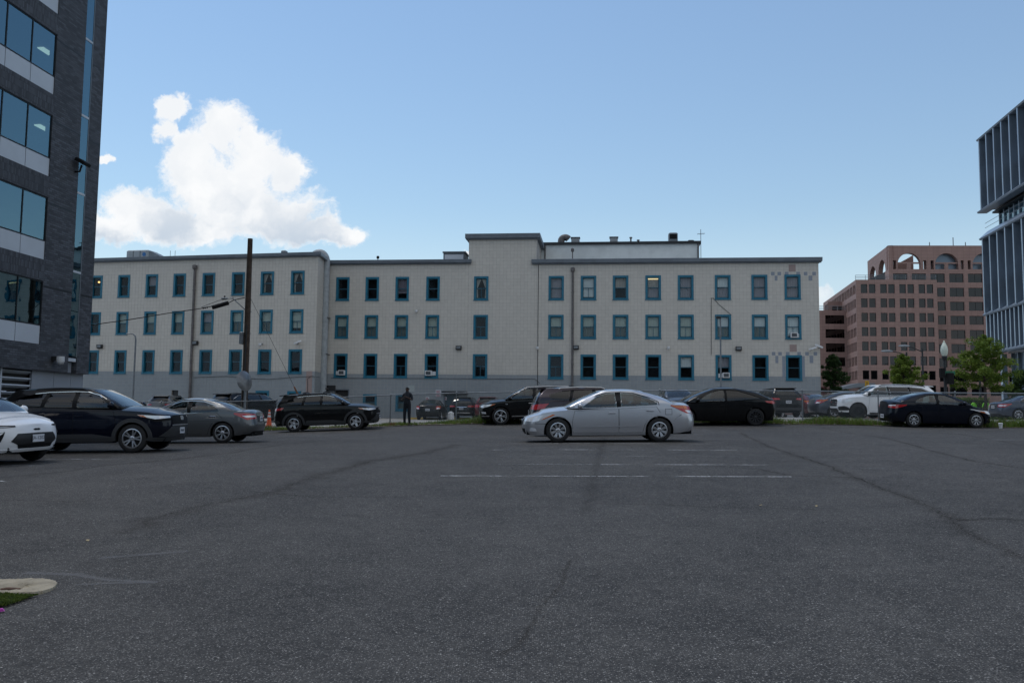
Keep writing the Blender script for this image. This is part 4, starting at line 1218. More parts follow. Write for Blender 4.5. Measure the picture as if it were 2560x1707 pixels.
def finblock(z0, z1, step, w, depth, floors2=True):
    G().box(0.0, RL, 0.02, 12, z0, z1).build('block_wall', MT['bluewall'], rb)
    n = int(RL / step)
    for i in range(n):
        u = 0.35 + i * step
        G().box(u - w / 2, u + w / 2, -depth, 0.015, z0 + 0.01, z1 - 0.01).build('fin', MT['fin'], rb)
        if floors2 and i < n - 1 and i < 9:
            for f in (0, 1):
                a = z0 + (z1 - z0) * (0.06 + 0.5 * f); b = z0 + (z1 - z0) * (0.40 + 0.5 * f)
                c = u + w / 2 + (step - w) * 0.45
                o = G().box(c, u + step - w / 2 - 0.02, -0.05, 0.01, a, b).build('window', MT['mullion'], rb)
                G().box(c + 0.05, u + step - w / 2 - 0.07, -0.06, -0.052, a + 0.05, b - 0.35).build('pane', MT['officeglass'], o)
                G().box(c - 0.08, u + step - w / 2 - 0.03, -0.075, -0.055, a - 0.12, a + 0.18).build('window_sill', MT['ledge'], o)
                for q in range(5):
                    z = b - 0.2 - q * 0.28
                    G().box(c - 0.25, u + step - w / 2 - 0.03, -0.32, -0.08, z, z + 0.06).build('sunshade_slat', MT['fin'], o)
finblock(zUb, zT - 0.05, 2.05, 0.26, 0.75)
finblock(zLb, zLt - 0.05, 2.05, 0.26, 0.75)
finblock(zGb, zLb - 0.3, 1.05, 0.24, 0.6, False)
ledge(zT - 0.05, zT + 0.8, 0.75); ledge(zUb - 0.35, zUb + 0.55, 0.9); ledge(zLt - 0.2, zLt + 0.8, 0.8); ledge(zLb - 0.3, zLb + 0.4, 0.7); ledge(zGb - 0.35, zGb + 0.3, 0.7)
G().box(0.9, RL, 1.0, 11, zLt, zUb - 0.3).build('recessed_floor', MT['bluewall'], rb)
G().box(0.6, RL, 0.3, 11.5, zUb - 0.55, zUb - 0.36).build('soffit', MT['mullion'], rb)
for i in range(14):
    G().box(1.1 + i * 1.3, 1.22 + i * 1.3, 0.75, 0.98, zLt, zUb - 0.56).build('recessed_mullion', MT['ledge'], rb)
    G().box(1.24 + i * 1.3, 2.36 + i * 1.3, 0.9, 0.92, zLt + 0.1, zUb - 0.6).build('recessed_pane', MT['officeglass'], rb)
for q in (0.5, 1.0):
    G().tube([(0.4, -0.4, zLt + 0.55 + q), (RL, -0.4, zLt + 0.55 + q)], 0.025, 5).build('terrace_rail', MT['greymetal'], rb)
G().box(2.5, RL, 1.2, 11, -1, zGb - 0.36).build('lobby_wall', MT['bluewall'], rb)
for i in range(12):
    G().box(2.6 + i * 1.6, 2.75 + i * 1.6, 0.9, 1.18, -1, zGb - 0.4).build('lobby_mullion', MT['fin'], rb)
for i in range(4):
    G().box(1.6 + i * 7, 2.1 + i * 7, 0.2, 0.7, -1, zGb - 0.4).build('column', MT['ledge'], rb)

# ---------------------------------------------------------------- rose stone office block far behind
def stonemat(name, col):
    m = bpy.data.materials.new(name); m.use_nodes = True
    nt = m.node_tree; k = N(nt); b = nt.nodes['Principled BSDF']
    tc = k.n('ShaderNodeTexCoord').outputs['Object']
    x, y, z = k.sep(tc)[0:3]
    br = k.n('ShaderNodeTexBrick'); br.offset = 0.0
    k.put(br.inputs['Vector'], k.comb(k.math('ADD', x, y), z, 0.0)); br.inputs['Scale'].default_value = 1.0
    br.inputs['Brick Width'].default_value = 1.55; br.inputs['Row Height'].default_value = 0.9; br.inputs['Mortar Size'].default_value = 0.03
    br.inputs['Color1'].default_value = (*col, 1); br.inputs['Color2'].default_value = (*[c * 0.9 for c in col], 1); br.inputs['Mortar'].default_value = (*[c * 0.62 for c in col], 1)
    st = k.noise(k.vmath('MULTIPLY', tc, (0.5, 0.5, 0.07)), 1.0, 4, 0.6)
    k.put(b.inputs['Base Color'], k.mix(k.math('MULTIPLY', k.maprange(st, 0.45, 0.75), 0.3), br.outputs[0], tuple(c * 0.6 for c in col)))
    b.inputs['Roughness'].default_value = 0.7
    return m
MT['rose'] = stonemat('rose_stone', (0.36, 0.222, 0.188))
MT['bronze'] = glass('bronze_glass', (0.04, 0.04, 0.045), 0.02, (0.8, 0.74, 0.74), wavy=0.08, ior=1.65)
PY = 222.0
def pk(x, y): return 2040 + x / 3.92, 580 + y / 3.92
P0 = at(*pk(400, 900), PY); P1 = at(*pk(1190, 900), PY - 1.0)
PW = Wall(Vector((P0.x, P0.y, 0)), Vector((P1.x, P1.y, 0)), 1.5)
pb = thing('rose_office_block', 'stepped rose stone office block with square windows and arches along the top', 'building', PW.M)
def Pz(x, y, back=0.0):
    return PW.hit(*pk(x, y), back)
def stone_front(u0, u1, z0, z1, wins, back, m, depth=0.5, M=None):
    g = G(); wall_holes(g, u0, u1, z0, z1, wins, depth, 0.0)
    MM = Matrix.Translation((0, back, 0)) if M is None else M
    o = g.build('stone_front', m, pb, M=MM)
    for a, b, c, d in wins:
        w = G(); t = 0.08
        w.box(a, a + t, depth * 0.5, depth * 0.7, c, d); w.box(b - t, b, depth * 0.5, depth * 0.7, c, d); w.box(a + t, b - t, depth * 0.5, depth * 0.7, c, c + t); w.box(a + t, b - t, depth * 0.5, depth * 0.7, d - t, d)
        wo = w.build('window', MT['mullion'], pb, M=MM)
        if b - a > 2.6:
            h = (a + b) / 2
            G().box(a + t, h - 0.04, depth * 0.58, depth * 0.62, c + t, d - t).build('pane', MT['bronze'], wo); G().box(h + 0.04, b - t, depth * 0.58, depth * 0.62, c + t, d - t).build('pane', MT['bronze'], wo)
        else:
            G().box(a + t, b - t, depth * 0.58, depth * 0.62, c + t, d - t).build('pane', MT['bronze'], wo)
zr_ = [(512, 600), (652, 740), (793, 880), (934, 1022), (1076, 1164), (1217, 1304), (1358, 1446), (1500, 1580)]
# block A: front, paired square windows
wA_ = []
uA1 = Pz(1195, 800)[0]; zA = Pz(700, 468)[1]
for (ya, yb) in zr_:
    z1 = Pz(800, ya)[1]; z0 = Pz(800, yb)[1]
    for x in (447, 527, 638, 717, 826, 906, 1016, 1095):
        a = Pz(x, 900)[0]; b = Pz(x + 64, 900)[0]
        wA_.append((a, b, z0, z1))
stone_front(0, uA1, -2, zA, wA_, 0, MT['rose'])
# flank of A running back, slightly splayed
LFL = 46.0
fd = Vector((0.17, 1, 0)).normalized()
FW = Wall(Vector((P0.x, P0.y, 0)) + fd * LFL, Vector((P0.x, P0.y, 0)), 1.5)
MF = PW.M.inverted() @ FW.M
wf = []
rz = [(Pz(800, b)[1], Pz(800, a)[1]) for a, b in zr_]
for z0, z1 in rz:
    for i in range(12):
        a = LFL - 3.6 - i * 3.6
        if a > 1: wf.append((a, a + 1.3, z0, z1)); wf.append((a + 1.6, a + 2.9, z0, z1))
stone_front(0, LFL, -2, zA, wf, 0, MT['rose'], M=MF)
def skew(u0, u1, y0, y1, z0, z1, nm, m):
    f = 0.19
    g = G().box(0, 1, 0, 1, z0, z1)
    g.v = [((u0 + 0.6 + f * (y0 + (y1 - y0) * q[1])) if q[0] == 0 else u1, y0 + (y1 - y0) * q[1], q[2]) for q in g.v]
    g.build(nm, m, pb)
skew(0, uA1, 0.9, 30, -2, zA - 0.4, 'block_core', MT['room'])
skew(0, uA1 - 0.02, 0.9, 32, zA - 0.39, zA - 0.1, 'terrace', MT['roof'])
# block B: taller, set back, wide windows and arches
bk = 9.0
uB0 = Pz(712, 300, bk)[0]; uB1 = Pz(712, 300, bk)[0] + 62; zB = Pz(1200, 133, bk)[1]
zAr0, zAr1 = Pz(1200, 350, bk)[1], Pz(1200, 208, bk)[1]
wB_ = []
for (ya, yb) in [(408, 495), (547, 634), (684, 771), (822, 908), (960, 1047), (1098, 1186), (1238, 1325), (1378, 1466), (1518, 1600)]:
    z1 = Pz(1400, ya, bk)[1]; z0 = Pz(1400, yb, bk)[1]
    for i in range(7):
        a = Pz(1311 - 183 * 3 + 184 * i, 700, bk)[0]; b = Pz(1311 - 183 * 3 + 184 * i + 140, 700, bk)[0]
        if a > uB0 + 0.5: wB_.append((a, b, z0, z1))
zAb = zAr0 - 0.4
stone_front(uB0, uB1, -2, zAb, wB_, bk, MT['rose'])
def arcade(M, u0, u1, centres, r, zs, zt, ztop, slots, thick=1.2):
    """top storey wall pierced by half-round arches"""
    g = G()
    xs = [u0]
    for c in centres: xs += [c - r, c + r]
    xs.append(u1)
    for i in range(0, len(xs), 2):
        a, b = xs[i], xs[i + 1]
        for y in (0, thick):
            hs = [s for s in slots if a < s[0] and s[1] < b]
            sub = G(); wall_holes(sub, a, b, zs, ztop, [(s[0], s[1], zs + 0.001, zs + (zt - zs) * 0.55) for s in hs], thick * 0.5)
            g.add([(p[0], p[1] + y * 0.999, p[2]) for p in sub.v], sub.f)
    n = 20
    for c in centres:
        sp = zt - r
        for y in (0, thick):
            for i in range(n):
                q0, q1 = pi - pi * i / n, pi - pi * (i + 1) / n
                g.quad((c + r * cos(q0), y, sp + r * sin(q0)), (c + r * cos(q1), y, sp + r * sin(q1)), (c + r * cos(q1), y, ztop), (c + r * cos(q0), y, ztop))
        pts = [(c - r, zs)] + [(c + r * cos(pi - pi * i / n), sp + r * sin(pi - pi * i / n)) for i in range(n + 1)] + [(c + r, zs)]
        for i in range(len(pts) - 1):
            (a, z0), (b, z1) = pts[i], pts[i + 1]
            g.quad((a, 0, z0), (b, 0, z1), (b, thick, z1), (a, thick, z0))
    g.quad((u0, 0, ztop), (u1, 0, ztop), (u1, thick, ztop), (u0, thick, ztop))
    g.build('arcade_wall', MT['rose'], pb, M=M)
rA = (Pz(1027, 300, bk)[0] - Pz(800, 300, bk)[0]) / 2
cs = [Pz(913 + 368 * i, 300, bk)[0] for i in range(4)]
sl = []
for x0, x1 in ((755, 785), (1051, 1082), (1123, 1154), (1418, 1448), (1487, 1517), (1790, 1820)):
    sl.append((Pz(x0, 300, bk)[0], Pz(x1, 300, bk)[0]))
arcade(Matrix.Translation((0, bk, 0)), uB0, uB1, cs, rA, zAb, zAr1, zB, sl)
for i, c in enumerate(cs):
    if i:
        G().box(c - rA * 1.3, c + rA * 1.3, bk + 1.6, bk + 1.8, zAb, zB - 0.6).build('arch_backing', MT['bluewall'], pb)
    G().box(c - rA, c + rA, bk + 0.3, bk + 0.6, zAb + 1.5, zAb + 1.9).build('arch_rail', MT['rose'], pb)
    G().box(c - 0.5, c + 0.5, bk + 0.3, bk + 0.6, zAb, zAb + 1.49).build('arch_post', MT['rose'], pb)
c = cs[0]
G().prism([(c - rA * 0.75, zAb), (c + rA * 1.3, zAb), (c + rA * 1.3, zAr1 + 0.8), (c + rA * 0.75, zAr1 - 0.2), (c - rA * 0.3, zAr0 + (zAr1 - zAr0) * 0.5), (c - rA * 0.75, zAr0 + (zAr1 - zAr0) * 0.42)], bk + 7, bk + 7.5).build('stair_wall', MT['rose'], pb)
# flank of B with two arches
B0w = PW.M @ Vector((uB0, bk, 0))
LFB = 24.0
FB = Wall(Vector((B0w.x, B0w.y, 0)) + fd * LFB, Vector((B0w.x, B0w.y, 0)), 1.5)
MFB = PW.M.inverted() @ FB.M
arcade(MFB, 0, LFB, [6.0, 16.5], 4.0, zAb, zAr1 - 0.5, zB, [])
g = G(); wall_holes(g, 0, LFB, -2, zAb, []); g.build('stone_front', MT['rose'], pb, M=MFB)
G().box(uB0 + 0.5, uB1, bk + 1.0, bk + 22, -2, zAb - 0.1).build('block_core', MT['room'], pb)
# stepped wing C on the left, wide windows
bc = 13.0
def Cz(x, y): return PW.hit(*pk(x, y), bc)
uC0, uC1 = Cz(30, 900)[0], Cz(405, 900)[0]; zC = Cz(200, 768)[1]
wc = []
for (ya, yb) in [(815, 900), (952, 1038), (1090, 1176), (1228, 1315), (1367, 1453)]:
    z1 = Cz(200, ya)[1]; z0 = Cz(200, yb)[1]
    for x0, x1 in ((92, 280), (305, 372)):
        wc.append((Cz(x0, 900)[0], Cz(x1, 900)[0], z0, z1))
stone_front(uC0, uC1, -2, zC, wc, bc, MT['rose'])
G().box(uC0, uC1 - 1, bc + 0.9, bc + 20, -2, zC - 0.3).build('block_core', MT['room'], pb)
b2 = bc + 5
def Dz(x, y): return PW.hit(*pk(x, y), b2)
stone_front(Dz(118, 700)[0], Dz(400, 700)[0], zC - 1, Dz(200, 682)[1], [(Dz(158, 740)[0], Dz(275, 740)[0], zC + 0.2, Dz(200, 730)[1])], b2, MT['rose'])
for (u0, u1, z, y) in ((uC0, uC1, zC, bc + 0.3), (0, uA1, zA, 0.3)):
    g = G()
    for q in (0.4, 0.8, 1.2):
        g.tube([(u0, y, z + q), (u1, y, z + q)], 0.05, 4)
    i = u0
    while i < u1:
        g.tube([(i, y, z), (i, y, z + 1.2)], 0.05, 4); i += 2.5
    g.build('terrace_rail', MT['greymetal'], pb)
for x in (1113, 1345, 1465):
    u, z = PW.hit(*pk(x, 133), bk + 3)
    G().tube([(u, bk + 3, z - 1), (u, bk + 3, z + 2.2 if x == 1345 else z + 0.9)], 0.12, 5).build('roof_mast', MT['greymetal'], pb)
# grey entrance canopy at its foot
z1 = Pz(300, 1480, -6)[1]; z0 = Pz(300, 1520, -6)[1]; a = Pz(215, 1500, -6)[0]; b = Pz(560, 1500, -6)[0]
tag(G().prism([(a, z0 - 0.8), (a + 4.5, z0), (b, z0), (b, z1), (a + 4.5, z1), (a, z1 - 1.2)], -7.5, -0.1).build('entrance_canopy', MT['greymetal'], pb))

# ---------------------------------------------------------------- unseen blocks behind the camera, added for the window glass to reflect
MT['tan'] = mat('dark_grey_brick', (0.10, 0.10, 0.105), 0.8, var=0.2, vscale=0.3)
for x0, x1, y0, h, lab in ((-130, -22, -62, 13, 'low dark brick block unseen behind the lot, added for window reflections'), (-14, 95, -66, 17, 'long dark brick block unseen behind the lot, added for window reflections'), (105, 340, -70, 33, 'tall dark brick block unseen behind the lot, added for window reflections')):
    t = thing('unseen_brick_block', lab, 'building', Matrix.Translation((x0, y0, 0)))
    G().box(0, x1 - x0, -14, 0, -2, h).build('wall', MT['tan'], t)
    G().box(-0.3, x1 - x0 + 0.3, -14.3, 0.3, h, h + 0.6).build('parapet', MT['coping'], t)
    me = G().box(-0.9, 0.9, 0.003, 0.08, -1, 1).mesh('window', MT['mullion'])
    z = 2.5
    while z < h - 1.5:
        for i in range(int((x1 - x0) / 4.5)):
            link('window', me, t, Matrix.Translation((2.5 + 4.5 * i, 0, z)))
        z += 3.6

# ---------------------------------------------------------------- cars
def interp(tab, x):
    if x <= tab[0][0]: return tab[0][1]
    for (a, b), (c, d) in zip(tab[:-1], tab[1:]):
        if x <= c:
            return b + (d - b) * (x - a) / (c - a) if c > a else d
    return tab[-1][1]

def smooth_interp(tab, x):
    """monotone-ish smooth curve through the points"""
    n = len(tab)
    if x <= tab[0][0]: return tab[0][1]
    if x >= tab[-1][0]: return tab[-1][1]
    for i in range(n - 1):
        if x <= tab[i + 1][0]:
            x0, y0 = tab[i]; x1, y1 = tab[i + 1]
            h = x1 - x0
            def sl(j):
                if j <= 0: return (tab[1][1] - tab[0][1]) / (tab[1][0] - tab[0][0])
                if j >= n - 1: return (tab[-1][1] - tab[-2][1]) / (tab[-1][0] - tab[-2][0])
                a = (tab[j][1] - tab[j - 1][1]) / (tab[j][0] - tab[j - 1][0]); b = (tab[j + 1][1] - tab[j][1]) / (tab[j + 1][0] - tab[j][0])
                return 0 if a * b <= 0 else 2 * a * b / (a + b)
            m0, m1 = sl(i), sl(i + 1); t = (x - x0) / h
            return (2 * t ** 3 - 3 * t ** 2 + 1) * y0 + (t ** 3 - 2 * t ** 2 + t) * h * m0 + (-2 * t ** 3 + 3 * t ** 2) * y1 + (t ** 3 - t ** 2) * h * m1

class Shell:
    """a closed plan outline swept over height: nose profile xf(z), tail profile xr(z), half width w(z), rounded corners"""
    def __init__(s, xf, xr, w, bowF, RF, bowR, RR, e0=0.35, taper=0.04):
        s.xf, s.xr, s.w = xf, xr, w
        s.bF, s.RF, s.bR, s.RR, s.e0, s.tp = bowF, RF, bowR, RR, e0, taper
        s.cache = {}
    def endcurve(s, x0, sgn, bow, R, w, eta):
        q = max(0.0, (eta - s.e0) / (1 - s.e0))
        return x0 - sgn * (bow * eta * eta + R * (1 - sqrt(max(0.0, 1 - q ** 2.4)))), eta * w
    def sidew(s, w, x, xa, xb):
        m = (xa + xb) / 2; h = abs(xa - xb) / 2 + 1e-6
        return w * (1 - s.tp * min(1, abs((x - m) / h)) ** 3)
    def outline(s, z):
        k = round(z * 200)
        if k in s.cache: return s.cache[k]
        z = k / 200
        xf, xr, w = s.xf(z), s.xr(z), s.w(z)
        xa, xb = xf - s.bF - s.RF, xr + s.bR + s.RR
        we = w * (1 - s.tp)
        P = [s.endcurve(xf, 1, s.bF, s.RF, we, 1 - (1 - i / 26) ** 1.6) for i in range(27)]
        nF = len(P)
        for i in range(1, 30):
            x = xa + (xb - xa) * i / 30
            P.append((x, s.sidew(w, x, xa, xb)))
        R_ = [s.endcurve(xr, -1, s.bR, s.RR, we, 1 - (1 - i / 26) ** 1.6) for i in range(27)][::-1]
        P += R_
        cum = [0.0]
        for a, b in zip(P[:-1], P[1:]):
            cum.append(cum[-1] + math.hypot(b[0] - a[0], b[1] - a[1]))
        s.cache[k] = (P, cum)
        return s.cache[k]
    def _at(s, P, cum, d):
        d = min(max(d, 0.0), cum[-1])
        lo, hi = 0, len(cum) - 1
        while hi - lo > 1:
            m = (lo + hi) // 2
            if cum[m] <= d: lo = m
            else: hi = m
        t = (d - cum[lo]) / max(1e-9, cum[hi] - cum[lo])
        return P[lo][0] + (P[hi][0] - P[lo][0]) * t, P[lo][1] + (P[hi][1] - P[lo][1]) * t
    def pt(s, kind, u, z):
        P, cum = s.outline(z)
        if kind == 'F':
            x, y = s._at(P, cum, abs(u)); return Vector((x, y if u >= 0 else -y, z))
        if kind == 'R':
            x, y = s._at(P, cum, cum[-1] - abs(u)); return Vector((x, y if u >= 0 else -y, z))
        lo, hi = 0, len(P) - 1                          # side: x decreases along the outline
        while hi - lo > 1:
            m = (lo + hi) // 2
            if P[m][0] >= u: lo = m
            else: hi = m
        t = (P[lo][0] - u) / max(1e-9, P[lo][0] - P[hi][0])
        t = min(max(t, 0), 1)
        return Vector((u, P[lo][1] + (P[hi][1] - P[lo][1]) * t, z))
    def nrm(s, kind, u, z):
        e = 0.012
        a = s.pt(kind, u + e, z) - s.pt(kind, u - e, z); b = s.pt(kind, u, z + e) - s.pt(kind, u, z - e)
        n = a.cross(b)
        if n.length < 1e-9: n = Vector((0, 1, 0))
        n.normalize()
        p = s.pt(kind, u, z)
        c = Vector((p.x * (0.9 if kind != 'S' else 0.0), p.y, 0))
        if n.dot(c if c.length > 0.01 else Vector((1 if kind == 'F' else -1, 0, 0))) < 0: n = -n
        return n

def clip_poly(poly, axis, v, keep_less):
    out = []
    for i in range(len(poly)):
        a, b = poly[i], poly[(i + 1) % len(poly)]
        ia = (a[axis] <= v) if keep_less else (a[axis] >= v); ib = (b[axis] <= v) if keep_less else (b[axis] >= v)
        if ia: out.append(a)
        if ia != ib:
            t = (v - a[axis]) / (b[axis] - a[axis])
            out.append((a[0] + (b[0] - a[0]) * t, a[1] + (b[1] - a[1]) * t))
    return out

def round_poly(poly, r=0.04, n=3):
    """cut the corners of a polygon with short arcs"""
    out = []
    L = len(poly)
    for i in range(L):
        p, a, b = Vector(poly[i]), Vector(poly[i - 1]), Vector(poly[(i + 1) % L])
        da, db = (a - p), (b - p)
        ra = min(r, da.length * 0.45); rb = min(r, db.length * 0.45)
        A, B = p + da.normalized() * ra, p + db.normalized() * rb
        for k in range(n + 1):
            t = k / n
            q = A * (1 - t) ** 2 + p * 2 * t * (1 - t) + B * t * t
            out.append((q.x, q.y))
    return out

def patch(sh, kind, poly, off=0.006, skirt=0.014, cu=0.09, cz=0.12, mirror=False):
    """a panel that follows the shell: polygon in (u, z), lifted by off along the normal, with a rim"""
    us = [p[0] for p in poly]; zs = [p[1] for p in poly]
    g = G(); idx = {}; uvs = []
    faces = []
    nu = max(1, int(math.ceil((max(us) - min(us)) / cu))); nz = max(1, int(math.ceil((max(zs) - min(zs)) / cz)))
    for i in range(nu):
        a = min(us) + (max(us) - min(us)) * i / nu; b = min(us) + (max(us) - min(us)) * (i + 1) / nu
        q = clip_poly(clip_poly(poly, 0, a, False), 0, b, True)
        if len(q) < 3: continue
        for j in range(nz):
            c = min(zs) + (max(zs) - min(zs)) * j / nz; d = min(zs) + (max(zs) - min(zs)) * (j + 1) / nz
            r = clip_poly(clip_poly(q, 1, c, False), 1, d, True)
            f = []
            for (u, z) in r:
                key = (round(u, 4), round(z, 4))
                if key not in idx:
                    idx[key] = len(uvs); uvs.append((u, z))
                if not f or f[-1] != idx[key]: f.append(idx[key])
            if len(f) > 1 and f[0] == f[-1]: f.pop()
            if len(f) >= 3: faces.append(f)
    base = [sh.pt(kind, u, z) for u, z in uvs]; nn = [sh.nrm(kind, u, z) for u, z in uvs]
    top = [p + n * off for p, n in zip(base, nn)]; bot = [p + n * (off - skirt) for p, n in zip(base, nn)]
    # orientation
    def area_sign(f):
        a, b, c = top[f[0]], top[f[1]], top[f[2]]
        return (b - a).cross(c - a).dot(nn[f[0]])
    cnt = {}
    out = []
    for f in faces:
        s_ = 0
        for i in range(1, len(f) - 1):
            s_ += (top[f[i]] - top[f[0]]).cross(top[f[i + 1]] - top[f[0]]).dot(nn[f[0]])
        if s_ < 0: f = f[::-1]
        out.append(f)
        for i in range(len(f)):
            cnt[(f[i], f[(i + 1) % len(f)])] = 1
    n0 = len(top)
    vs = top + bot
    fs = [tuple(f) for f in out]
    for (a, b) in cnt:
        if (b, a) not in cnt:
            fs.append((a, a + n0, b + n0, b))
    if mirror:
        vs = [Vector((v.x, -v.y, v.z)) for v in vs]; fs = [f[::-1] for f in fs]
    return g.add(vs, fs)

def in_poly(p, poly):
    c = False
    for i in range(len(poly)):
        a, b = poly[i], poly[i - 1]
        if (a[1] > p[1]) != (b[1] > p[1]) and p[0] < (b[0] - a[0]) * (p[1] - a[1]) / (b[1] - a[1]) + a[0]:
            c = not c
    return c

WHEELS = {}
def wheel_meshes(R, rr, style, w=0.215, rim='alloy'):
    key = (R, rr, style, rim)
    if key in WHEELS: return WHEELS[key]
    A = Matrix.Rotation(-pi / 2, 4, 'X')               # axle along y, outside towards +y
    t = G(); h = w / 2
    t.lathe([(rr, -h * 0.85), (rr + 0.02, -h), (R - 0.05, -h), (R - 0.012, -h * 0.82), (R, -h * 0.5), (R, h * 0.5), (R - 0.012, h * 0.82), (R - 0.05, h), (rr + 0.02, h), (rr, h * 0.85)], 40, M=A, closed=True)
    tyre = t.mesh('tyre', MT['rubber'], 35)
    b = G(); b.lathe([(0.0, -h * 0.3), (rr * 0.72, -h * 0.3), (rr * 0.72, h * 0.05), (0, h * 0.05)], 24, M=A); b.lathe([(rr - 0.012, -h), (rr - 0.012, h * 0.6)], 32, M=A)
    disc = b.mesh('wheel', MT['black'])
    r = G()
    r.lathe([(rr + 0.004, h * 0.9), (rr - 0.022, h * 0.95), (rr - 0.03, h * 0.6), (rr - 0.005, h * 0.5)], 40, M=A, closed=True)
    hubr = 0.065
    r.lathe([(0.0, h * 0.78), (hubr * 0.5, h * 0.8), (hubr, h * 0.7), (hubr, h * 0.25)], 20, M=A)
    n, dual, ws, we = style
    for i in range(n):
        q0 = 2 * pi * (i + 0.5) / n
        for dq in ((-dual, dual) if dual else (0,)):
            for s_ in (1,):
                a0 = q0 + dq * 0.5; a1 = q0 + dq
                p0 = Vector((hubr * 0.7 * cos(a0), hubr * 0.7 * sin(a0))); p1 = Vector(((rr - 0.016) * cos(a1), (rr - 0.016) * sin(a1)))
                d = (p1 - p0).normalized(); nrm_ = Vector((-d.y, d.x))
                vs = []
                for p, ww, y in ((p0, ws, h * 0.70), (p1, we, h * 0.86)):
                    for sd in (-1, 1):
                        q = p + nrm_ * sd * ww / 2
                        vs.append((q.x, y, q.y))
                    for sd in (-1, 1):
                        q = p + nrm_ * sd * ww / 2 * 1.25
                        vs.append((q.x, y - 0.045, q.y))
                r.add(vs, [(0, 1, 5, 4), (0, 4, 6, 2), (1, 3, 7, 5), (2, 6, 7, 3)])
    rimm = r.mesh('rim', MT[rim])
    WHEELS[key] = (disc, tyre, rimm)
    return WHEELS[key]

def make_car(C, name, label, cat, M, group=None):
    """C: dictionary of dimensions; front of the car points along +x of its own frame"""
    root = thing(name, label, cat, M, group)
    D = dict(bowF=0.10, RF=0.30, bowR=0.08, RR=0.26, w_prof=[(0.15, 0.93), (0.35, 0.985), (0.6, 1.0), (0.85, 0.985), (1.1, 0.95)], sill=0.2, belt_in=0.90, roofw=0.66, arch=0.055, paint=None,
             rim_style=(5, 0, 0.07, 0.05), rim='alloy', rimr=0.23, handles=True, mirror=None, glass2=None, detail=2, clad=None, rails=None, spoiler=False, ghF=(0.05, 0.16), ghR=(0.04, 0.18), seats='seat_dark')
    D.update(C)
    hw = D['W'] / 2
    R = D['R']; Ra = R + D['arch']
    belt = lambda x: smooth_interp(D['shoulder'], x)
    deck = lambda x: smooth_interp(D['deck'], x)
    body_m = D['paint']
    low = Shell(lambda z: smooth_interp(D['nose'], z), lambda z: smooth_interp(D['tail'], z), lambda z: hw * smooth_interp(D['w_prof'], z), D['bowF'], D['RF'], D['bowR'], D['RR'])
    # --- lower body
    zmid = 0.55
    P, cum = low.outline(zmid)
    cols = []
    xa, xb = P[26][0], P[-27][0]
    arch = []
    for xw in (D['xf'], D['xr']):
        arch.append((xw - Ra, xw + Ra))
    nE = 13
    for i in range(nE):
        cols.append(('F', cum[26] * (i / nE) ** 0.9, None))
    xs = []
    for xw in (D['xf'], D['xr']):
        xs.append((xw + Ra + 0.0005, None)); xs.append((xw + Ra, -1))
        for i in range(1, 16):
            q = pi * i / 16
            xs.append((xw + Ra * cos(q), R * 0.98 + Ra * sin(q)))
        xs.append((xw - Ra, -1)); xs.append((xw - Ra - 0.0005, None))
    def inside(x): return any(a <= x <= b for a, b in arch)
    for i in range(1, 26):
        x = xa + (xb - xa) * i / 26
        if not inside(x) and all(abs(x - q[0]) > 0.03 for q in xs): xs.append((x, None))
    xs.sort(key=lambda q: -q[0])
    for x, z in xs:
        cols.append(('S', x, R * 0.98 if z == -1 else z))
    for i in range(nE - 1, -1, -1):
        cols.append(('R', (cum[-1] - cum[-27]) * (i / nE) ** 0.9, None))
    K = 9; ND = 8
    ring = []
    for kind, u, zl in cols:
        p = low.pt(kind, u, zmid)
        if zl is None:
            zl = interp(D['under'], p.x) if 'under' in D else D['sill']
        zh = belt(p.x)
        row = []
        for k in range(K + 1):
            z = zl + (zh - zl) * k / K
            row.append(low.pt(kind, u, z))
        # lip under the edge, shoulder roll and deck
        lip = row[0].copy(); lip.y *= 0.90; lip.z += 0.01
        if kind != 'S': lip.x *= 0.97
        row = [lip] + row
        top = row[-1]
        zt = deck(p.x)
        side = []
        for k in range(1, ND):
            f = 1 - k / ND
            yy = top.y * f
            side.append(Vector((top.x - (0.02 if kind == 'F' else -0.02 if kind == 'R' else 0) * (1 - f), yy, top.z + (zt - top.z) * (1 - f ** 2.6))))
        cen = Vector((side[-1].x, 0, zt if abs(top.y) > 0.01 else top.z))
        full = row + side + [cen] + [Vector((v.x, -v.y, v.z)) for v in reversed(side)] + [Vector((v.x, -v.y, v.z)) for v in reversed(row)]
        ring.append(full)
    n = len(ring[0])
    g = G(); vs = sum(ring, []); fs = []
    for i in range(len(ring) - 1):
        for j in range(n - 1):
            fs.append((i * n + j, (i + 1) * n + j, (i + 1) * n + j + 1, i * n + j + 1))
    g.add(vs, fs)
    bo = g.build('body', body_m, root, smooth=38)
    # underbody and wheel wells
    g = G(); xF, xR = smooth_interp(D['nose'], 0.4), smooth_interp(D['tail'], 0.4)
    g.box(xR + 0.12, xF - 0.12, -hw + 0.26, hw - 0.26, D['sill'] + 0.005, 0.62)
    g.box(D['xr'] + Ra + 0.02, D['xf'] - Ra - 0.02, -hw + 0.09, hw - 0.09, D['sill'] + 0.01, 0.5)
    g.box(D['xf'] + Ra - 0.03, xF - 0.16, -hw + 0.30, hw - 0.30, D['sill'] + 0.012, 0.5); g.box(xR + 0.16, D['xr'] - Ra + 0.03, -hw + 0.28, hw - 0.28, D['sill'] + 0.012, 0.5)
    g.build('underbody', MT['black'], root)
    # --- greenhouse
    gw = [(D['ws'][0][1] - 0.05, D['belt_in']), (D['ws'][0][1] + 0.12, D['belt_in'] - 0.02), (D['roof_z'] - 0.12, D['roofw'] + 0.07), (D['roof_z'], D['roofw'])]
    gwt = [(z, f * hw) for z, f in gw]
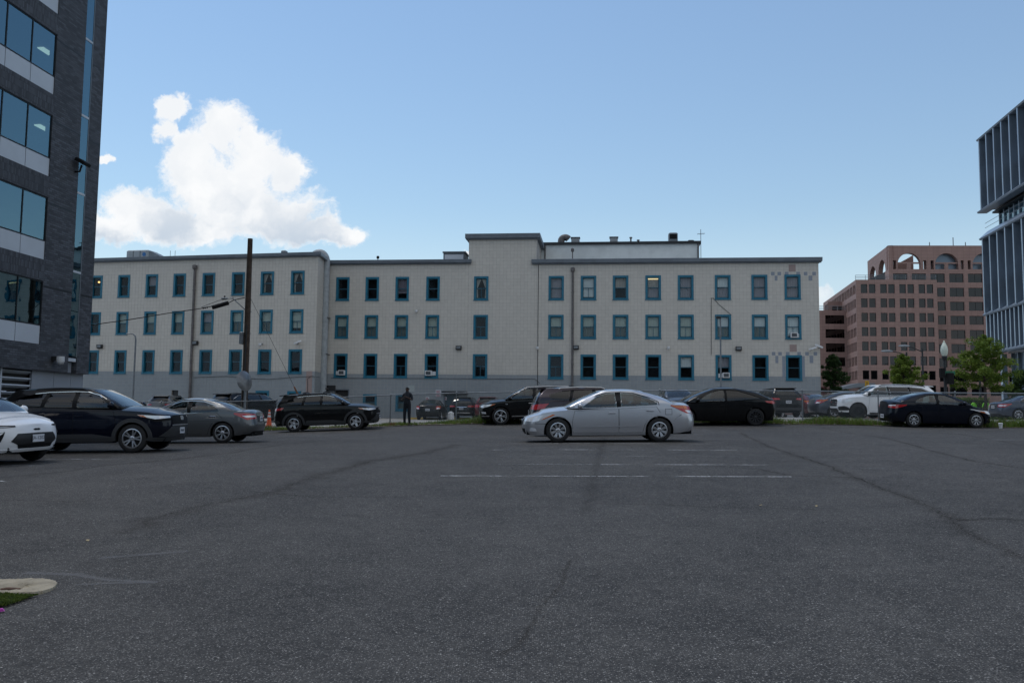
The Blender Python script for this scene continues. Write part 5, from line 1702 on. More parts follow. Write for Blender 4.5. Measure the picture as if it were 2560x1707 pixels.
    wsz = [(z, x) for x, z in D['ws']]; rwz = [(z, x) for x, z in D['rw']]
    gh = Shell(lambda z: smooth_interp(wsz, z), lambda z: smooth_interp(rwz, z), lambda z: smooth_interp(gwt, z), D['ghF'][0], D['ghF'][1], D['ghR'][0], D['ghR'][1], taper=0.07)
    ext = lambda q: [(u if u > 1e-6 else -0.2, z) for u, z in q]
    holes = [('S', q) for q in D['side_win']] + [('F', ext(D['ws_poly'])), ('R', ext(D['rw_poly']))]
    NE2, NS, KZ = 14, 46, 16
    zr0, zr1 = min(D['ws'][0][1], D['rw'][0][1]) - 0.03, D['roof_z']
    cols2 = [('F', i / NE2) for i in range(NE2)] + [('S', i / NS) for i in range(NS + 1)] + [('R', i / NE2) for i in range(NE2 - 1, -1, -1)]
    rows_ = []
    for kz in range(KZ + 1):
        z = zr0 + (zr1 - zr0) * kz / KZ
        P, cum = gh.outline(z)
        line = []
        for kd, t in cols2:
            if kd == 'F': line.append((kd, cum[26] * t)); continue
            if kd == 'R': line.append((kd, (cum[-1] - cum[-27]) * t)); continue
            line.append((kd, P[26][0] + (P[-27][0] - P[26][0]) * t))
        rows_.append([(kd, u, z, gh.pt(kd, u, z)) for kd, u in line])
    for side in (1, -1):
        g = G(); m_ = len(cols2)
        vs = [Vector((q[3].x, q[3].y * side, q[3].z)) for r in rows_ for q in r]
        fs = []
        for a in range(KZ):
            for b in range(m_ - 1):
                cs = [rows_[a][b], rows_[a][b + 1], rows_[a + 1][b + 1], rows_[a + 1][b]]
                drop = False
                for kd, poly in holes:
                    if kd == 'S':
                        if all(in_poly((c[3].x, c[2]), poly) and c[3].y > 0.3 * hw for c in cs) and cs[0][0] == 'S': drop = True
                    elif all((c[0] == kd or c[0] == 'S') for c in cs):
                        Pq, cq = None, None
                        ok = True
                        for c in cs:
                            Pq, cq = gh.outline(c[2])
                            if c[0] == kd: u = c[1]
                            else:
                                ok = False; break
                            if not in_poly((u, c[2]), poly): ok = False; break
                        if ok: drop = True
                if not drop:
                    f = (a * m_ + b, a * m_ + b + 1, (a + 1) * m_ + b + 1, (a + 1) * m_ + b)
                    fs.append(f if side < 0 else f[::-1])
        g.add(vs, fs)
        if side == 1: gg = g
        else: gg.add(g.v, g.f)
    # roof skin, crowned
    topline = [q[3] for q in rows_[-1]]
    vs = []
    xm0, xm1 = topline[0].x, topline[-1].x
    for p in topline:
        tl = (2 * p.x - xm0 - xm1) / (xm0 - xm1)
        for k in range(9):
            f = 1 - k / 4
            vs.append(Vector((p.x, p.y * f, p.z + D.get('crown', 0.05) * (1 - abs(f) ** 2.5) * (1 - 0.9 * abs(tl) ** 2.2))))
    fs = []
    for i in range(len(topline) - 1):
        for k in range(8):
            fs.append((i * 9 + k, (i + 1) * 9 + k, (i + 1) * 9 + k + 1, i * 9 + k + 1))
    gg.add(vs, fs)
    gg.build('roof', D.get('roof_m', body_m), root, smooth=40)
    gl1, gl2 = MT[D.get('glass1', 'carglass')], MT[D['glass2'] or D.get('glass1', 'carglass')]
    wsp = D['ws_poly'] + [(-u, z) for u, z in reversed(D['ws_poly']) if u > 1e-6]
    patch(gh, 'F', [(u, z) for u, z in wsp], 0.004, 0.008).build('windshield', gl1, root, smooth=40)
    rwp = D['rw_poly'] + [(-u, z) for u, z in reversed(D['rw_poly']) if u > 1e-6]
    patch(gh, 'R', [(u, z) for u, z in rwp], 0.004, 0.008).build('rear_window', gl2, root, smooth=40)
    for i, q in enumerate(D['side_win']):
        for s_ in (False, True):
            o = patch(gh, 'S', round_poly(q, 0.05), 0.003, 0.01, mirror=s_).build('side_window', gl1 if i == 0 else gl2, root, smooth=40)
    # black or bright surround of the side glass
    if 'trim' in D:
        for s_ in (1, -1):
            pts = [gh.pt('S', x, z) + gh.nrm('S', x, z) * 0.008 for x, z in D['trim'][1]]
            G().tube([(p.x, p.y * s_, p.z) for p in pts], D['trim'][2] if len(D['trim']) > 2 else 0.012, 5).build('window_trim', MT[D['trim'][0]], root)
    if 'bpillar' in D:
        for q in D['bpillar']:
            for s_ in (False, True):
                patch(gh, 'S', q, 0.008, 0.014, cu=0.5, cz=0.06, mirror=s_).build('pillar', MT['black'], root)
    # cabin
    zb = D['ws'][0][1] - 0.06
    g = G(); g.box(D['rw'][0][0] + 0.1, D['ws'][0][0] - 0.12, -hw * 0.86, hw * 0.86, zb + 0.055, zb + 0.07); g.build('cabin_floor', MT['interior'], root)
    if D['detail'] > 1:
        xm = (D['ws'][0][0] + D['rw'][0][0]) / 2
        for x in (D.get('seat_x', (0.15, -0.75))):
            for y in (-0.36, 0.36):
                g = G(); Mx = Matrix.Translation((x, y, zb + 0.06)) @ Matrix.Rotation(radians(-16), 4, 'Y')
                g.rbox(-0.07, 0.07, -0.23, 0.23, 0, D['roof_z'] - zb - 0.36, 0.04, M=Mx); g.rbox(-0.05, 0.05, -0.12, 0.12, D['roof_z'] - zb - 0.34, D['roof_z'] - zb - 0.18, 0.035, M=Mx)
                g.build('seat', MT[D['seats']], root)
        g = G(); g.rbox(D['ws'][0][0] - 0.75, D['ws'][0][0] - 0.2, -hw * 0.8, hw * 0.8, zb + 0.05, zb + 0.1, 0.03); g.build('dashboard', MT['interior'], root)
    # wheels
    disc, tyre, rimm = wheel_meshes(R, D['rimr'], D['rim_style'], rim=D['rim'])
    for xw in (D['xf'], D['xr']):
        for s_ in (1, -1):
            Mw = Matrix.Translation((xw, s_ * (hw - 0.135), R)) @ (Matrix.Identity(4) if s_ > 0 else Matrix.Rotation(pi, 4, 'Z'))
            w = link('wheel', disc, root, Mw)
            link('tyre', tyre, w); link('rim', rimm, w)
    # arch cladding
    if D['clad']:
        for xw in (D['xf'], D['xr']):
            for s_ in (1, -1):
                g = G(); vs = []; fs = []
                m = 18
                for i in range(m + 1):
                    q = -0.12 + (pi + 0.24) * i / m
                    for rr_, ex in ((Ra - 0.012, -0.05), (Ra - 0.006, 0.014), (Ra + 0.085, 0.014), (Ra + 0.095, -0.006)):
                        x = xw + rr_ * cos(q); z = max(R * 0.98 + rr_ * sin(q), D['sill'])
                        y = low.pt('S', min(max(x, xR + 0.1), xF - 0.1), z).y + ex
                        vs.append((x, y * s_, z))
                for i in range(m):
                    for k in range(3):
                        f = (i * 4 + k, i * 4 + k + 1, i * 4 + k + 5, i * 4 + k + 4); fs.append(f if s_ < 0 else f[::-1])
                g.add(vs, fs).build('arch_cladding', MT[D['clad']], root, smooth=40)
        for s_ in (False, True):
            x0, x1 = D['xr'] + Ra + 0.06, D['xf'] - Ra - 0.06
            patch(low, 'S', [(x0, D['sill'] + 0.02), (x1, D['sill'] + 0.02), (x1, D['sill'] + 0.14), (x1 - 0.5, D['sill'] + 0.22), (x0 + 0.1, D['sill'] + 0.22)], 0.014, 0.03, mirror=s_).build('sill_cladding', MT[D['clad']], root)
    # panels on the shell
    def panels(lst, sh=low):
        for nm, kind, poly, m, off, both in lst:
            poly = list(poly)
            mm = MT[m] if isinstance(m, str) else m
            if both == 'sym':                          # closed across the centre line
                poly = poly + [(-u, z) for u, z in reversed(poly) if u > 1e-6]
                patch(sh, kind, poly, off).build(nm, mm, root, smooth=35)
            else:
                for s_ in ((False, True) if both else (False,)):
                    if kind != 'S' and s_:
                        patch(sh, kind, [(-u, z) for u, z in poly], off).build(nm, mm, root, smooth=35)
                    else:
                        patch(sh, kind, poly, off, mirror=s_).build(nm, mm, root, smooth=35)
    # doors: thin proud panels with dark gaps between them
    for i, q in enumerate(D['doors']):
        for s_ in (False, True):
            gap = []
            cx_ = mean([p[0] for p in q]); cz_ = mean([p[1] for p in q])
            patch(low, 'S', q, 0.0015, 0.004, mirror=s_).build('door_gap', MT['black'], root)
            inner = []
            for x, z in q:
                inner.append((x - math.copysign(0.007, x - cx_), z - math.copysign(0.007, z - cz_)))
            d = patch(low, 'S', inner, 0.0045, 0.004, mirror=s_).build('door', body_m, root, smooth=30)
            if D['handles']:
                hx, hz = D['handle_at'][i]
                p = low.pt('S', hx, hz); y = p.y
                g = G(); g.rbox(-0.10, 0.10, y + 0.012, y + 0.035, hz - 0.016, hz + 0.016, 0.008); g.v = [(v[0] + hx, v[1] * (-1 if s_ else 1), v[2]) for v in g.v]
                if s_: g.f = [f[::-1] for f in g.f]
                g.build('handle', MT[D.get('handle_m')] if D.get('handle_m') else body_m, d)
    panels(D.get('panels', []))
    # mirrors
    mx, mz = D['mirror']
    for s_ in (1, -1):
        y = gh.pt('S', mx - 0.05, mz + 0.05).y
        g = G(); g.tube([(mx - 0.03, y - 0.02, mz), (mx, y + 0.10, mz + 0.02)], 0.03, 6)
        g.add(*ellipsoid(mx - 0.02, y + 0.17, mz + 0.06, 0.075, 0.115, 0.085))
        g.v = [(v[0], v[1] * s_, v[2]) for v in g.v]
        if s_ < 0: g.f = [f[::-1] for f in g.f]
        g.build('mirror', D.get('mirror_m', body_m), root, smooth=50)
    if D['rails']:
        z = D['roof_z'] + 0.012
        for s_ in (1, -1):
            x0, x1 = D['rails'][0], D['rails'][1]; y = hw * D['roofw'] * 0.97 * s_
            G().tube([(x0, y, z - 0.05), (x0 - 0.12, y, z - 0.005), ((x0 + x1) / 2, y, z + 0.018), (x1 + 0.12, y, z - 0.005), (x1, y, z - 0.05)], 0.022, 6).build('roof_rail', MT[D['rails'][2]], root)
        if len(D['rails']) > 3:
            for x in D['rails'][3]:
                G().tube([(x, -hw * D['roofw'], z + 0.05), (x, -hw * 0.3, z + 0.085), (x, hw * 0.3, z + 0.085), (x, hw * D['roofw'], z + 0.05)], 0.028, 6).build('cross_bar', MT['black'], root)
    if D['spoiler']:
        zt = D['roof_z']; xt = smooth_interp(rwz, zt)
        g = G(); g.prism([(xt + 0.12, zt + 0.035), (xt - 0.14, zt + 0.005), (xt - 0.16, zt - 0.03), (xt + 0.05, zt - 0.02)], -hw * 0.62, hw * 0.62)
        g.build('spoiler', D.get('roof_m', body_m), root)
    # plates
    for kind, z, code in D.get('plates', []):
        p = low.pt(kind, 0.0, z); sgn = 1 if kind == 'F' else -1
        nx = p.x + sgn * 0.012
        pl = G().box(min(nx, nx + sgn * 0.012), max(nx, nx + sgn * 0.012), -0.155, 0.155, z - 0.078, z + 0.078).build('license_plate', MT['plate'], root)
        x_ = nx + sgn * 0.0135
        if code:
            txt = text_mesh(code, 0.075)
            o = link('plate_text', txt, pl)
            o.matrix_local = Matrix.Translation((x_, 0, z - 0.028)) @ Matrix.Rotation(pi / 2 * sgn, 4, 'Z') @ Matrix.Rotation(pi / 2, 4, 'X')
        else:
            g = G()
            for i in range(6):
                g.box(min(x_, x_ + 0.001), max(x_, x_ + 0.001), -0.12 + i * 0.042, -0.095 + i * 0.042, z - 0.03, z + 0.03)
            g.build('plate_characters', MT['ink'], pl)
    return root, low, gh

def ellipsoid(cx, cy, cz, rx, ry, rz, n=10, m=7):
    vs, fs = [], []
    for j in range(m + 1):
        t = pi * j / m
        for i in range(n):
            q = 2 * pi * i / n
            vs.append((cx + rx * sin(t) * cos(q), cy + ry * sin(t) * sin(q), cz + rz * cos(t)))
    for j in range(m):
        for i in range(n):
            k = (i + 1) % n
            fs.append((j * n + i, (j + 1) * n + i, (j + 1) * n + k, j * n + k))
    return vs, fs

def text_mesh(s, size, m='ink'):
    cu = bpy.data.curves.new('text', 'FONT'); cu.body = s; cu.size = size * 1.4; cu.align_x = 'CENTER'; cu.extrude = 0.0005
    o = bpy.data.objects.new('text', cu); COL.objects.link(o)
    bpy.context.view_layer.update()
    me = bpy.data.meshes.new_from_object(o.evaluated_get(bpy.context.evaluated_depsgraph_get()))
    bpy.data.objects.remove(o); bpy.data.curves.remove(cu)
    me.materials.clear(); me.materials.append(MT[m])
    return me

P_ = {}
P_['silver'] = paint('paint_silver', (0.52, 0.53, 0.56), 0.7, 0.34)
P_['blue'] = paint('paint_blue', (0.0028, 0.0045, 0.013), 0.3, coat=0.5)
P_['black'] = paint('paint_black', (0.0035, 0.0038, 0.0045), 0.0, coat=0.45)
P_['grey'] = paint('paint_grey', (0.13, 0.135, 0.14), 0.7, 0.36)
P_['plum'] = paint('paint_plum', (0.040, 0.030, 0.040), 0.5)
P_['navy'] = paint('paint_navy', (0.004, 0.006, 0.014), 0.3, coat=0.5)
P_['white'] = paint('paint_white', (0.84, 0.85, 0.87), 0.0, 0.4)
P_['maroon'] = paint('paint_maroon', (0.10, 0.012, 0.014), 0.3)
P_['slate'] = paint('paint_slate', (0.07, 0.08, 0.10), 0.5)
P_['bluegrey'] = paint('paint_bluegrey', (0.06, 0.075, 0.11), 0.5)

SEDAN = dict(W=1.795, R=0.33, rimr=0.215, xf=1.388, xr=-1.388, sill=0.20, under=[(-2.5, 0.30), (-1.9, 0.24), (-1, 0.19), (1, 0.19), (1.9, 0.2), (2.4, 0.22)],
    nose=[(0.15, 2.22), (0.3, 2.34), (0.5, 2.37), (0.62, 2.34), (0.72, 2.26), (0.85, 2.15)], tail=[(0.2, -2.28), (0.35, -2.41), (0.55, -2.44), (0.72, -2.42), (0.8, -2.38), (1.1, -2.27)],
    shoulder=[(-2.45, 0.97), (-2.2, 1.01), (-1.8, 1.02), (-0.8, 0.97), (0.5, 0.90), (1.0, 0.88), (1.5, 0.845), (2.0, 0.76), (2.4, 0.66)],
    deck=[(-2.45, 0.99), (-2.3, 1.08), (-1.9, 1.10), (-1.7, 1.02), (-0.8, 0.97), (0.8, 0.91), (1.12, 0.985), (1.6, 0.94), (2.1, 0.82), (2.4, 0.68)],
    ws=[(1.24, 0.955), (0.74, 1.21), (0.26, 1.40)], rw=[(-1.90, 1.05), (-1.5, 1.25), (-0.98, 1.40)], roof_z=1.40, crown=0.065,
    side_win=[[(0.74, 0.945), (0.30, 1.255), (0.05, 1.325), (-0.21, 1.34), (-0.24, 0.955)], [(-0.34, 0.965), (-0.35, 1.34), (-0.72, 1.315), (-1.10, 1.20), (-1.34, 1.09), (-1.36, 1.01)]],
    bpillar=[[(-0.235, 0.955), (-0.205, 1.345), (-0.355, 1.345), (-0.345, 0.96)]],
    trim=('black', [(0.78, 0.94), (0.30, 1.275), (0.05, 1.345), (-0.35, 1.36), (-0.72, 1.335), (-1.12, 1.215), (-1.38, 1.09), (-1.40, 1.0)], 0.010),
    ws_poly=[(0, 0.985), (0.64, 0.985), (0.55, 1.375), (0, 1.385)], rw_poly=[(0, 1.085), (0.58, 1.085), (0.50, 1.37), (0, 1.38)],
    doors=[[(0.98, 0.26), (1.0, 0.55), (0.93, 0.855), (-0.275, 0.915), (-0.275, 0.26)], [(-0.285, 0.26), (-0.285, 0.915), (-1.32, 0.965), (-1.42, 0.80), (-1.08, 0.62), (-0.98, 0.45), (-0.93, 0.26)]],
    handle_at=[(-0.10, 0.80), (-1.14, 0.855)], mirror=(0.80, 0.93), seat_x=(0.05, -0.85), belt_in=0.915, roofw=0.64)
ALT_P = [('headlight', 'F', [(0.52, 0.585), (0.95, 0.565), (1.12, 0.60), (1.42, 0.755), (1.30, 0.775), (0.90, 0.715), (0.52, 0.655)], 'clear', 0.008, True),
    ('turn_lamp', 'F', [(1.13, 0.615), (1.20, 0.63), (1.415, 0.75), (1.33, 0.765)], 'amber', 0.011, True),
    ('grille', 'F', [(0, 0.50), (0.40, 0.50), (0.44, 0.655), (0, 0.665)], 'black', 0.006, 'sym'), ('grille_bar', 'F', [(0, 0.565), (0.24, 0.565), (0.42, 0.645), (0.38, 0.66), (0.2, 0.60), (0, 0.60)], 'chrome', 0.012, 'sym'),
    ('intake', 'F', [(0, 0.24), (0.50, 0.24), (0.55, 0.38), (0, 0.38)], 'black', 0.006, 'sym'), ('fog_lamp', 'F', [(0.78, 0.31), (1.0, 0.31), (0.98, 0.39), (0.82, 0.40)], 'clear', 0.008, True),
    ('taillight', 'R', [(0.58, 0.755), (0.92, 0.78), (1.26, 0.985), (1.22, 1.005), (0.60, 0.965)], 'red', 0.010, True), ('turn_lamp', 'R', [(0.80, 0.895), (1.10, 0.92), (1.24, 0.985), (1.18, 1.0), (0.80, 0.972)], 'amber', 0.013, True),
    ('reverse_lamp', 'R', [(0.62, 0.765), (0.84, 0.785), (0.92, 0.86), (0.64, 0.85)], 'clear', 0.013, True)]
PS = P_['silver']
ALTIMA = dict(SEDAN, paint=PS, rim_style=(8, 0.12, 0.028, 0.036), panels=ALT_P + [('rub_strip', 'S', [(-0.82, 0.425), (0.86, 0.405), (0.86, 0.435), (-0.82, 0.455)], PS, 0.016, True),
    ('fuel_door_gap', 'S', [(-1.74, 0.74), (-1.55, 0.74), (-1.55, 0.90), (-1.74, 0.90)], 'black', 0.002, False), ('fuel_door', 'S', [(-1.73, 0.75), (-1.56, 0.75), (-1.56, 0.89), (-1.73, 0.89)], PS, 0.006, False),
    ('bumper_seam', 'S', [(1.72, 0.50), (2.02, 0.515), (2.02, 0.525), (1.72, 0.51)], 'black', 0.003, True), ('bumper_seam', 'S', [(-1.78, 0.56), (-1.86, 0.66), (-2.0, 0.74), (-2.0, 0.752), (-1.87, 0.67), (-1.79, 0.57)], 'black', 0.003, True)],
    plates=[('R', 0.66, None)])
MERC_P = [('headlight', 'F', [(0.45, 0.56), (0.95, 0.56), (1.3, 0.68), (1.3, 0.72), (0.9, 0.69), (0.48, 0.66)], 'clear', 0.008, True),
    ('grille', 'F', [(0, 0.42), (0.30, 0.42), (0.38, 0.66), (0, 0.67)], 'black', 0.006, 'sym'), ('intake', 'F', [(0, 0.22), (0.6, 0.22), (0.6, 0.36), (0, 0.36)], 'black', 0.006, 'sym'),
    ('taillight', 'R', [(0.40, 0.76), (0.86, 0.72), (1.22, 0.90), (1.20, 0.945), (0.44, 0.90)], 'red', 0.010, True), ('reverse_lamp', 'R', [(0.48, 0.80), (0.86, 0.79), (0.98, 0.85), (0.50, 0.865)], 'clear', 0.013, True),
    ('trunk_bar', 'R', [(0, 0.855), (0.30, 0.85), (0.30, 0.875), (0, 0.88)], 'chrome', 0.02, 'sym'), ('plate_recess', 'R', [(0, 0.66), (0.34, 0.67), (0.32, 0.84), (0, 0.845)], 'greyclad', 0.002, 'sym'),
    ('trunk_seam', 'R', [(0, 0.648), (0.40, 0.655), (0.40, 0.665), (0, 0.658)], 'black', 0.003, 'sym'), ('bumper_insert', 'R', [(0, 0.27), (0.72, 0.27), (0.60, 0.36), (0, 0.36)], 'black', 0.004, 'sym')]
MERC = dict(SEDAN, W=1.77, R=0.32, rimr=0.228, xf=1.38, xr=-1.38, paint=P_['grey'], rim_style=(7, 0.11, 0.018, 0.02),
    nose=[(0.15, 2.02), (0.35, 2.14), (0.55, 2.16), (0.68, 2.08), (0.8, 1.98)], tail=[(0.2, -2.24), (0.35, -2.36), (0.55, -2.40), (0.66, -2.37), (0.95, -2.30), (1.1, -2.22)],
    shoulder=[(-2.42, 0.945), (-2.1, 0.985), (-1.6, 0.985), (-0.5, 0.945), (0.6, 0.895), (1.1, 0.87), (1.6, 0.80), (2.16, 0.66)],
    deck=[(-2.42, 0.96), (-2.28, 1.045), (-1.85, 1.055), (-1.65, 0.99), (-0.5, 0.95), (0.7, 0.90), (1.0, 0.96), (1.5, 0.92), (2.0, 0.80), (2.16, 0.68)],
    ws=[(1.06, 0.945), (0.6, 1.19), (0.15, 1.375)], rw=[(-1.78, 1.03), (-1.38, 1.24), (-0.88, 1.375)], roof_z=1.375, crown=0.065,
    side_win=[[(0.62, 0.935), (0.22, 1.22), (0.0, 1.295), (-0.22, 1.305), (-0.25, 0.94)], [(-0.35, 0.945), (-0.35, 1.305), (-0.70, 1.285), (-1.05, 1.17), (-1.25, 1.03), (-1.22, 0.98)]],
    bpillar=[[(-0.245, 0.94), (-0.215, 1.31), (-0.355, 1.31), (-0.355, 0.945)]],
    trim=('chrome', [(0.66, 0.93), (0.22, 1.24), (0.0, 1.312), (-0.35, 1.325), (-0.72, 1.30), (-1.07, 1.185), (-1.28, 1.03), (-1.24, 0.965), (-0.3, 0.935), (0.66, 0.925)], 0.010),
    ws_poly=[(0, 0.975), (0.62, 0.975), (0.54, 1.35), (0, 1.36)], rw_poly=[(0, 1.07), (0.58, 1.07), (0.50, 1.345), (0, 1.355)],
    doors=[[(0.92, 0.27), (0.94, 0.55), (0.86, 0.85), (-0.285, 0.91), (-0.285, 0.27)], [(-0.295, 0.27), (-0.295, 0.91), (-1.20, 0.95), (-1.38, 0.78), (-1.06, 0.60), (-0.97, 0.45), (-0.92, 0.27)]],
    handle_at=[(-0.12, 0.79), (-1.08, 0.83)], handle_m='chrome', mirror=(0.68, 0.92), panels=MERC_P + [('crease', 'S', [(-1.3, 0.70), (0.9, 0.655), (0.9, 0.664), (-1.3, 0.709)], 'greyclad', 0.007, True)], plates=[('R', 0.755, None)])
KIA = dict(SEDAN, W=1.72, R=0.31, rimr=0.205, xf=1.285, xr=-1.285, paint=P_['navy'], rim_style=(8, 0, 0.035, 0.045), seats='seat_grey',
    nose=[(0.15, 1.95), (0.35, 2.06), (0.5, 2.09), (0.62, 2.03), (0.75, 1.92), (0.9, 1.75)], tail=[(0.2, -2.08), (0.35, -2.22), (0.5, -2.25), (0.7, -2.22), (0.9, -2.2), (1.1, -2.16)],
    under=[(-2.3, 0.28), (-1.7, 0.22), (-1, 0.17), (1, 0.17), (1.7, 0.18), (2.1, 0.2)],
    shoulder=[(-2.3, 1.0), (-1.9, 1.03), (-1.4, 1.02), (-0.5, 0.965), (0.5, 0.90), (1.0, 0.86), (1.4, 0.80), (1.8, 0.69), (2.1, 0.58)],
    deck=[(-2.3, 1.02), (-2.12, 1.11), (-1.85, 1.11), (-1.65, 1.04), (-0.5, 0.97), (0.9, 0.90), (1.12, 0.94), (1.5, 0.86), (1.85, 0.74), (2.1, 0.60)],
    ws=[(1.32, 0.915), (0.78, 1.19), (0.20, 1.39)], rw=[(-1.82, 1.07), (-1.42, 1.25), (-0.80, 1.39)], roof_z=1.39, crown=0.06,
    side_win=[[(0.80, 0.935), (0.34, 1.22), (0.10, 1.30), (-0.20, 1.32), (-0.24, 0.955)], [(-0.33, 0.965), (-0.33, 1.32), (-0.66, 1.29), (-1.0, 1.18), (-1.22, 1.06), (-1.2, 1.01)]],
    bpillar=[[(-0.235, 0.955), (-0.205, 1.325), (-0.335, 1.325), (-0.335, 0.96)]], trim=('black', [(0.84, 0.93), (0.34, 1.24), (0.10, 1.318), (-0.33, 1.338), (-0.68, 1.308), (-1.02, 1.195), (-1.26, 1.05)], 0.01),
    ws_poly=[(0, 0.95), (0.60, 0.95), (0.52, 1.36), (0, 1.37)], rw_poly=[(0, 1.10), (0.54, 1.10), (0.46, 1.355), (0, 1.365)],
    doors=[[(0.90, 0.24), (0.92, 0.55), (0.86, 0.84), (-0.275, 0.90), (-0.275, 0.24)], [(-0.285, 0.24), (-0.285, 0.90), (-1.20, 0.96), (-1.32, 0.76), (-1.0, 0.58), (-0.9, 0.42), (-0.86, 0.24)]],
    handle_at=[(-0.12, 0.80), (-1.05, 0.85)], mirror=(0.78, 0.94),
    panels=[('headlight', 'F', [(0.45, 0.60), (0.85, 0.56), (1.20, 0.66), (1.52, 0.76), (1.42, 0.775), (0.9, 0.70), (0.48, 0.65)], 'clear', 0.008, True), ('turn_lamp', 'F', [(0.98, 0.60), (1.15, 0.64), (1.2, 0.69), (1.0, 0.66)], 'amber', 0.012, True),
        ('grille', 'F', [(0, 0.5), (0.35, 0.5), (0.38, 0.6), (0, 0.61)], 'black', 0.006, 'sym'), ('intake', 'F', [(0, 0.2), (0.5, 0.2), (0.5, 0.38), (0, 0.38)], 'black', 0.006, 'sym'),
        ('taillight', 'R', [(0.42, 0.80), (0.80, 0.76), (1.22, 0.885), (1.24, 0.93), (0.80, 0.925), (0.44, 0.90)], 'red', 0.010, True), ('reverse_lamp', 'R', [(0.44, 0.865), (0.78, 0.865), (0.80, 0.92), (0.46, 0.895)], 'clear', 0.013, True)],
    plates=[('R', 0.42, None)])

SUV = dict(W=1.855, R=0.36, rimr=0.235, xf=1.345, xr=-1.345, sill=0.26, under=[(-2.4, 0.36), (-1.8, 0.3), (-1, 0.25), (1, 0.25), (1.8, 0.25), (2.3, 0.28)],
    nose=[(0.2, 2.08), (0.35, 2.20), (0.6, 2.27), (0.85, 2.26), (1.0, 2.18), (1.15, 2.0)], tail=[(0.25, -2.14), (0.45, -2.29), (0.7, -2.32), (0.95, -2.27), (1.2, -2.17)],
    shoulder=[(-2.35, 1.13), (-1.5, 1.15), (0, 1.10), (0.9, 1.07), (1.5, 1.03), (2.0, 0.97), (2.3, 0.90)],
    deck=[(-2.35, 1.14), (-1.9, 1.15), (0.7, 1.11), (1.0, 1.175), (1.5, 1.15), (2.0, 1.06), (2.3, 0.93)],
    w_prof=[(0.2, 0.93), (0.4, 0.985), (0.7, 1.0), (0.95, 0.985), (1.2, 0.95)], RF=0.26, bowF=0.12, RR=0.24, bowR=0.07,
    ws=[(1.14, 1.145), (0.74, 1.39), (0.30, 1.60)], rw=[(-2.18, 1.16), (-2.07, 1.38), (-1.86, 1.60)], roof_z=1.60, crown=0.07,
    side_win=[[(0.80, 1.15), (0.42, 1.43), (0.12, 1.515), (-0.08, 1.525), (-0.08, 1.15)], [(-0.18, 1.15), (-0.18, 1.525), (-0.80, 1.515), (-0.90, 1.165)], [(-0.98, 1.18), (-0.90, 1.51), (-1.25, 1.49), (-1.66, 1.38), (-1.60, 1.24)]],
    bpillar=[[(-0.075, 1.145), (-0.075, 1.53), (-0.185, 1.53), (-0.185, 1.145)], [(-0.895, 1.165), (-0.795, 1.52), (-0.905, 1.515), (-0.985, 1.175)]],
    trim=('chrome', [(0.84, 1.135), (0.42, 1.45), (0.12, 1.535), (-0.2, 1.548), (-0.85, 1.535), (-1.2, 1.50)], 0.011), ws_poly=[(0, 1.17), (0.70, 1.17), (0.60, 1.57), (0, 1.585)], rw_poly=[(0, 1.21), (0.62, 1.21), (0.54, 1.55), (0, 1.56)],
    doors=[[(0.92, 0.36), (0.96, 0.6), (0.88, 1.04), (-0.125, 1.085), (-0.125, 0.36)], [(-0.135, 0.36), (-0.135, 1.085), (-1.15, 1.11), (-1.27, 0.9), (-1.0, 0.75), (-0.90, 0.58), (-0.86, 0.36)]],
    handle_at=[(0.03, 0.94), (-0.98, 0.97)], mirror=(0.86, 1.14), seat_x=(0.1, -0.8), belt_in=0.93, roofw=0.68, glass2='privacy', spoiler=True, clad='greyclad', rails=(0.1, -1.3, 'black'), ghF=(0.05, 0.14), ghR=(0.05, 0.12), arch=0.06)
RAV_P = [('headlight', 'F', [(0.58, 0.865), (1.0, 0.835), (1.34, 0.905), (1.40, 0.95), (1.0, 0.925), (0.58, 0.905)], 'clear', 0.008, True), ('turn_lamp', 'F', [(1.2, 0.875), (1.34, 0.91), (1.39, 0.945), (1.25, 0.93)], 'amber', 0.012, True),
    ('headlight_brow', 'F', [(0.55, 0.80), (1.0, 0.77), (1.3, 0.88), (1.0, 0.832), (0.55, 0.862)], 'black', 0.007, True),
    ('grille', 'F', [(0, 0.70), (0.50, 0.70), (0.54, 0.86), (0.46, 0.92), (0, 0.93)], 'black', 0.008, 'sym'), ('grille_bar', 'F', [(0, 0.665), (0.52, 0.665), (0.52, 0.69), (0, 0.695)], 'alloy', 0.016, 'sym'),
    ('lower_grille', 'F', [(0, 0.38), (0.52, 0.38), (0.86, 0.40), (0.52, 0.655), (0, 0.655)], 'greyclad', 0.008, 'sym'), ('bumper_cladding', 'F', [(0, 0.28), (0.9, 0.28), (1.14, 0.31), (1.14, 0.375), (0, 0.37)], 'greyclad', 0.014, 'sym'),
    ('emblem', 'F', [(0, 0.80), (0.08, 0.80), (0.10, 0.86), (0.07, 0.90), (0, 0.905)], 'alloy', 0.016, 'sym'),
    ('taillight', 'R', [(0.45, 0.96), (0.86, 0.94), (1.12, 0.98), (1.16, 1.07), (0.88, 1.05), (0.48, 1.03)], 'red', 0.012, True), ('rear_cladding', 'R', [(0, 0.38), (0.9, 0.38), (1.05, 0.42), (1.0, 0.52), (0, 0.52)], 'greyclad', 0.012, 'sym')]
RAV = dict(SUV, panels=RAV_P, plates=[('F', 0.53, None), ('R', 0.80, None)], rim_style=(5, 0, 0.10, 0.075))
RAV_BLUE = dict(RAV, paint=P_['blue'], rim_style=(5, 0.20, 0.035, 0.03), rimr=0.245, roof_m=P_['black'])
RAV_BLACK = dict(RAV, paint=P_['black'], rim_style=(5, 0, 0.11, 0.07), rails=(0.15, -1.25, 'black', (-0.05, -0.95)))

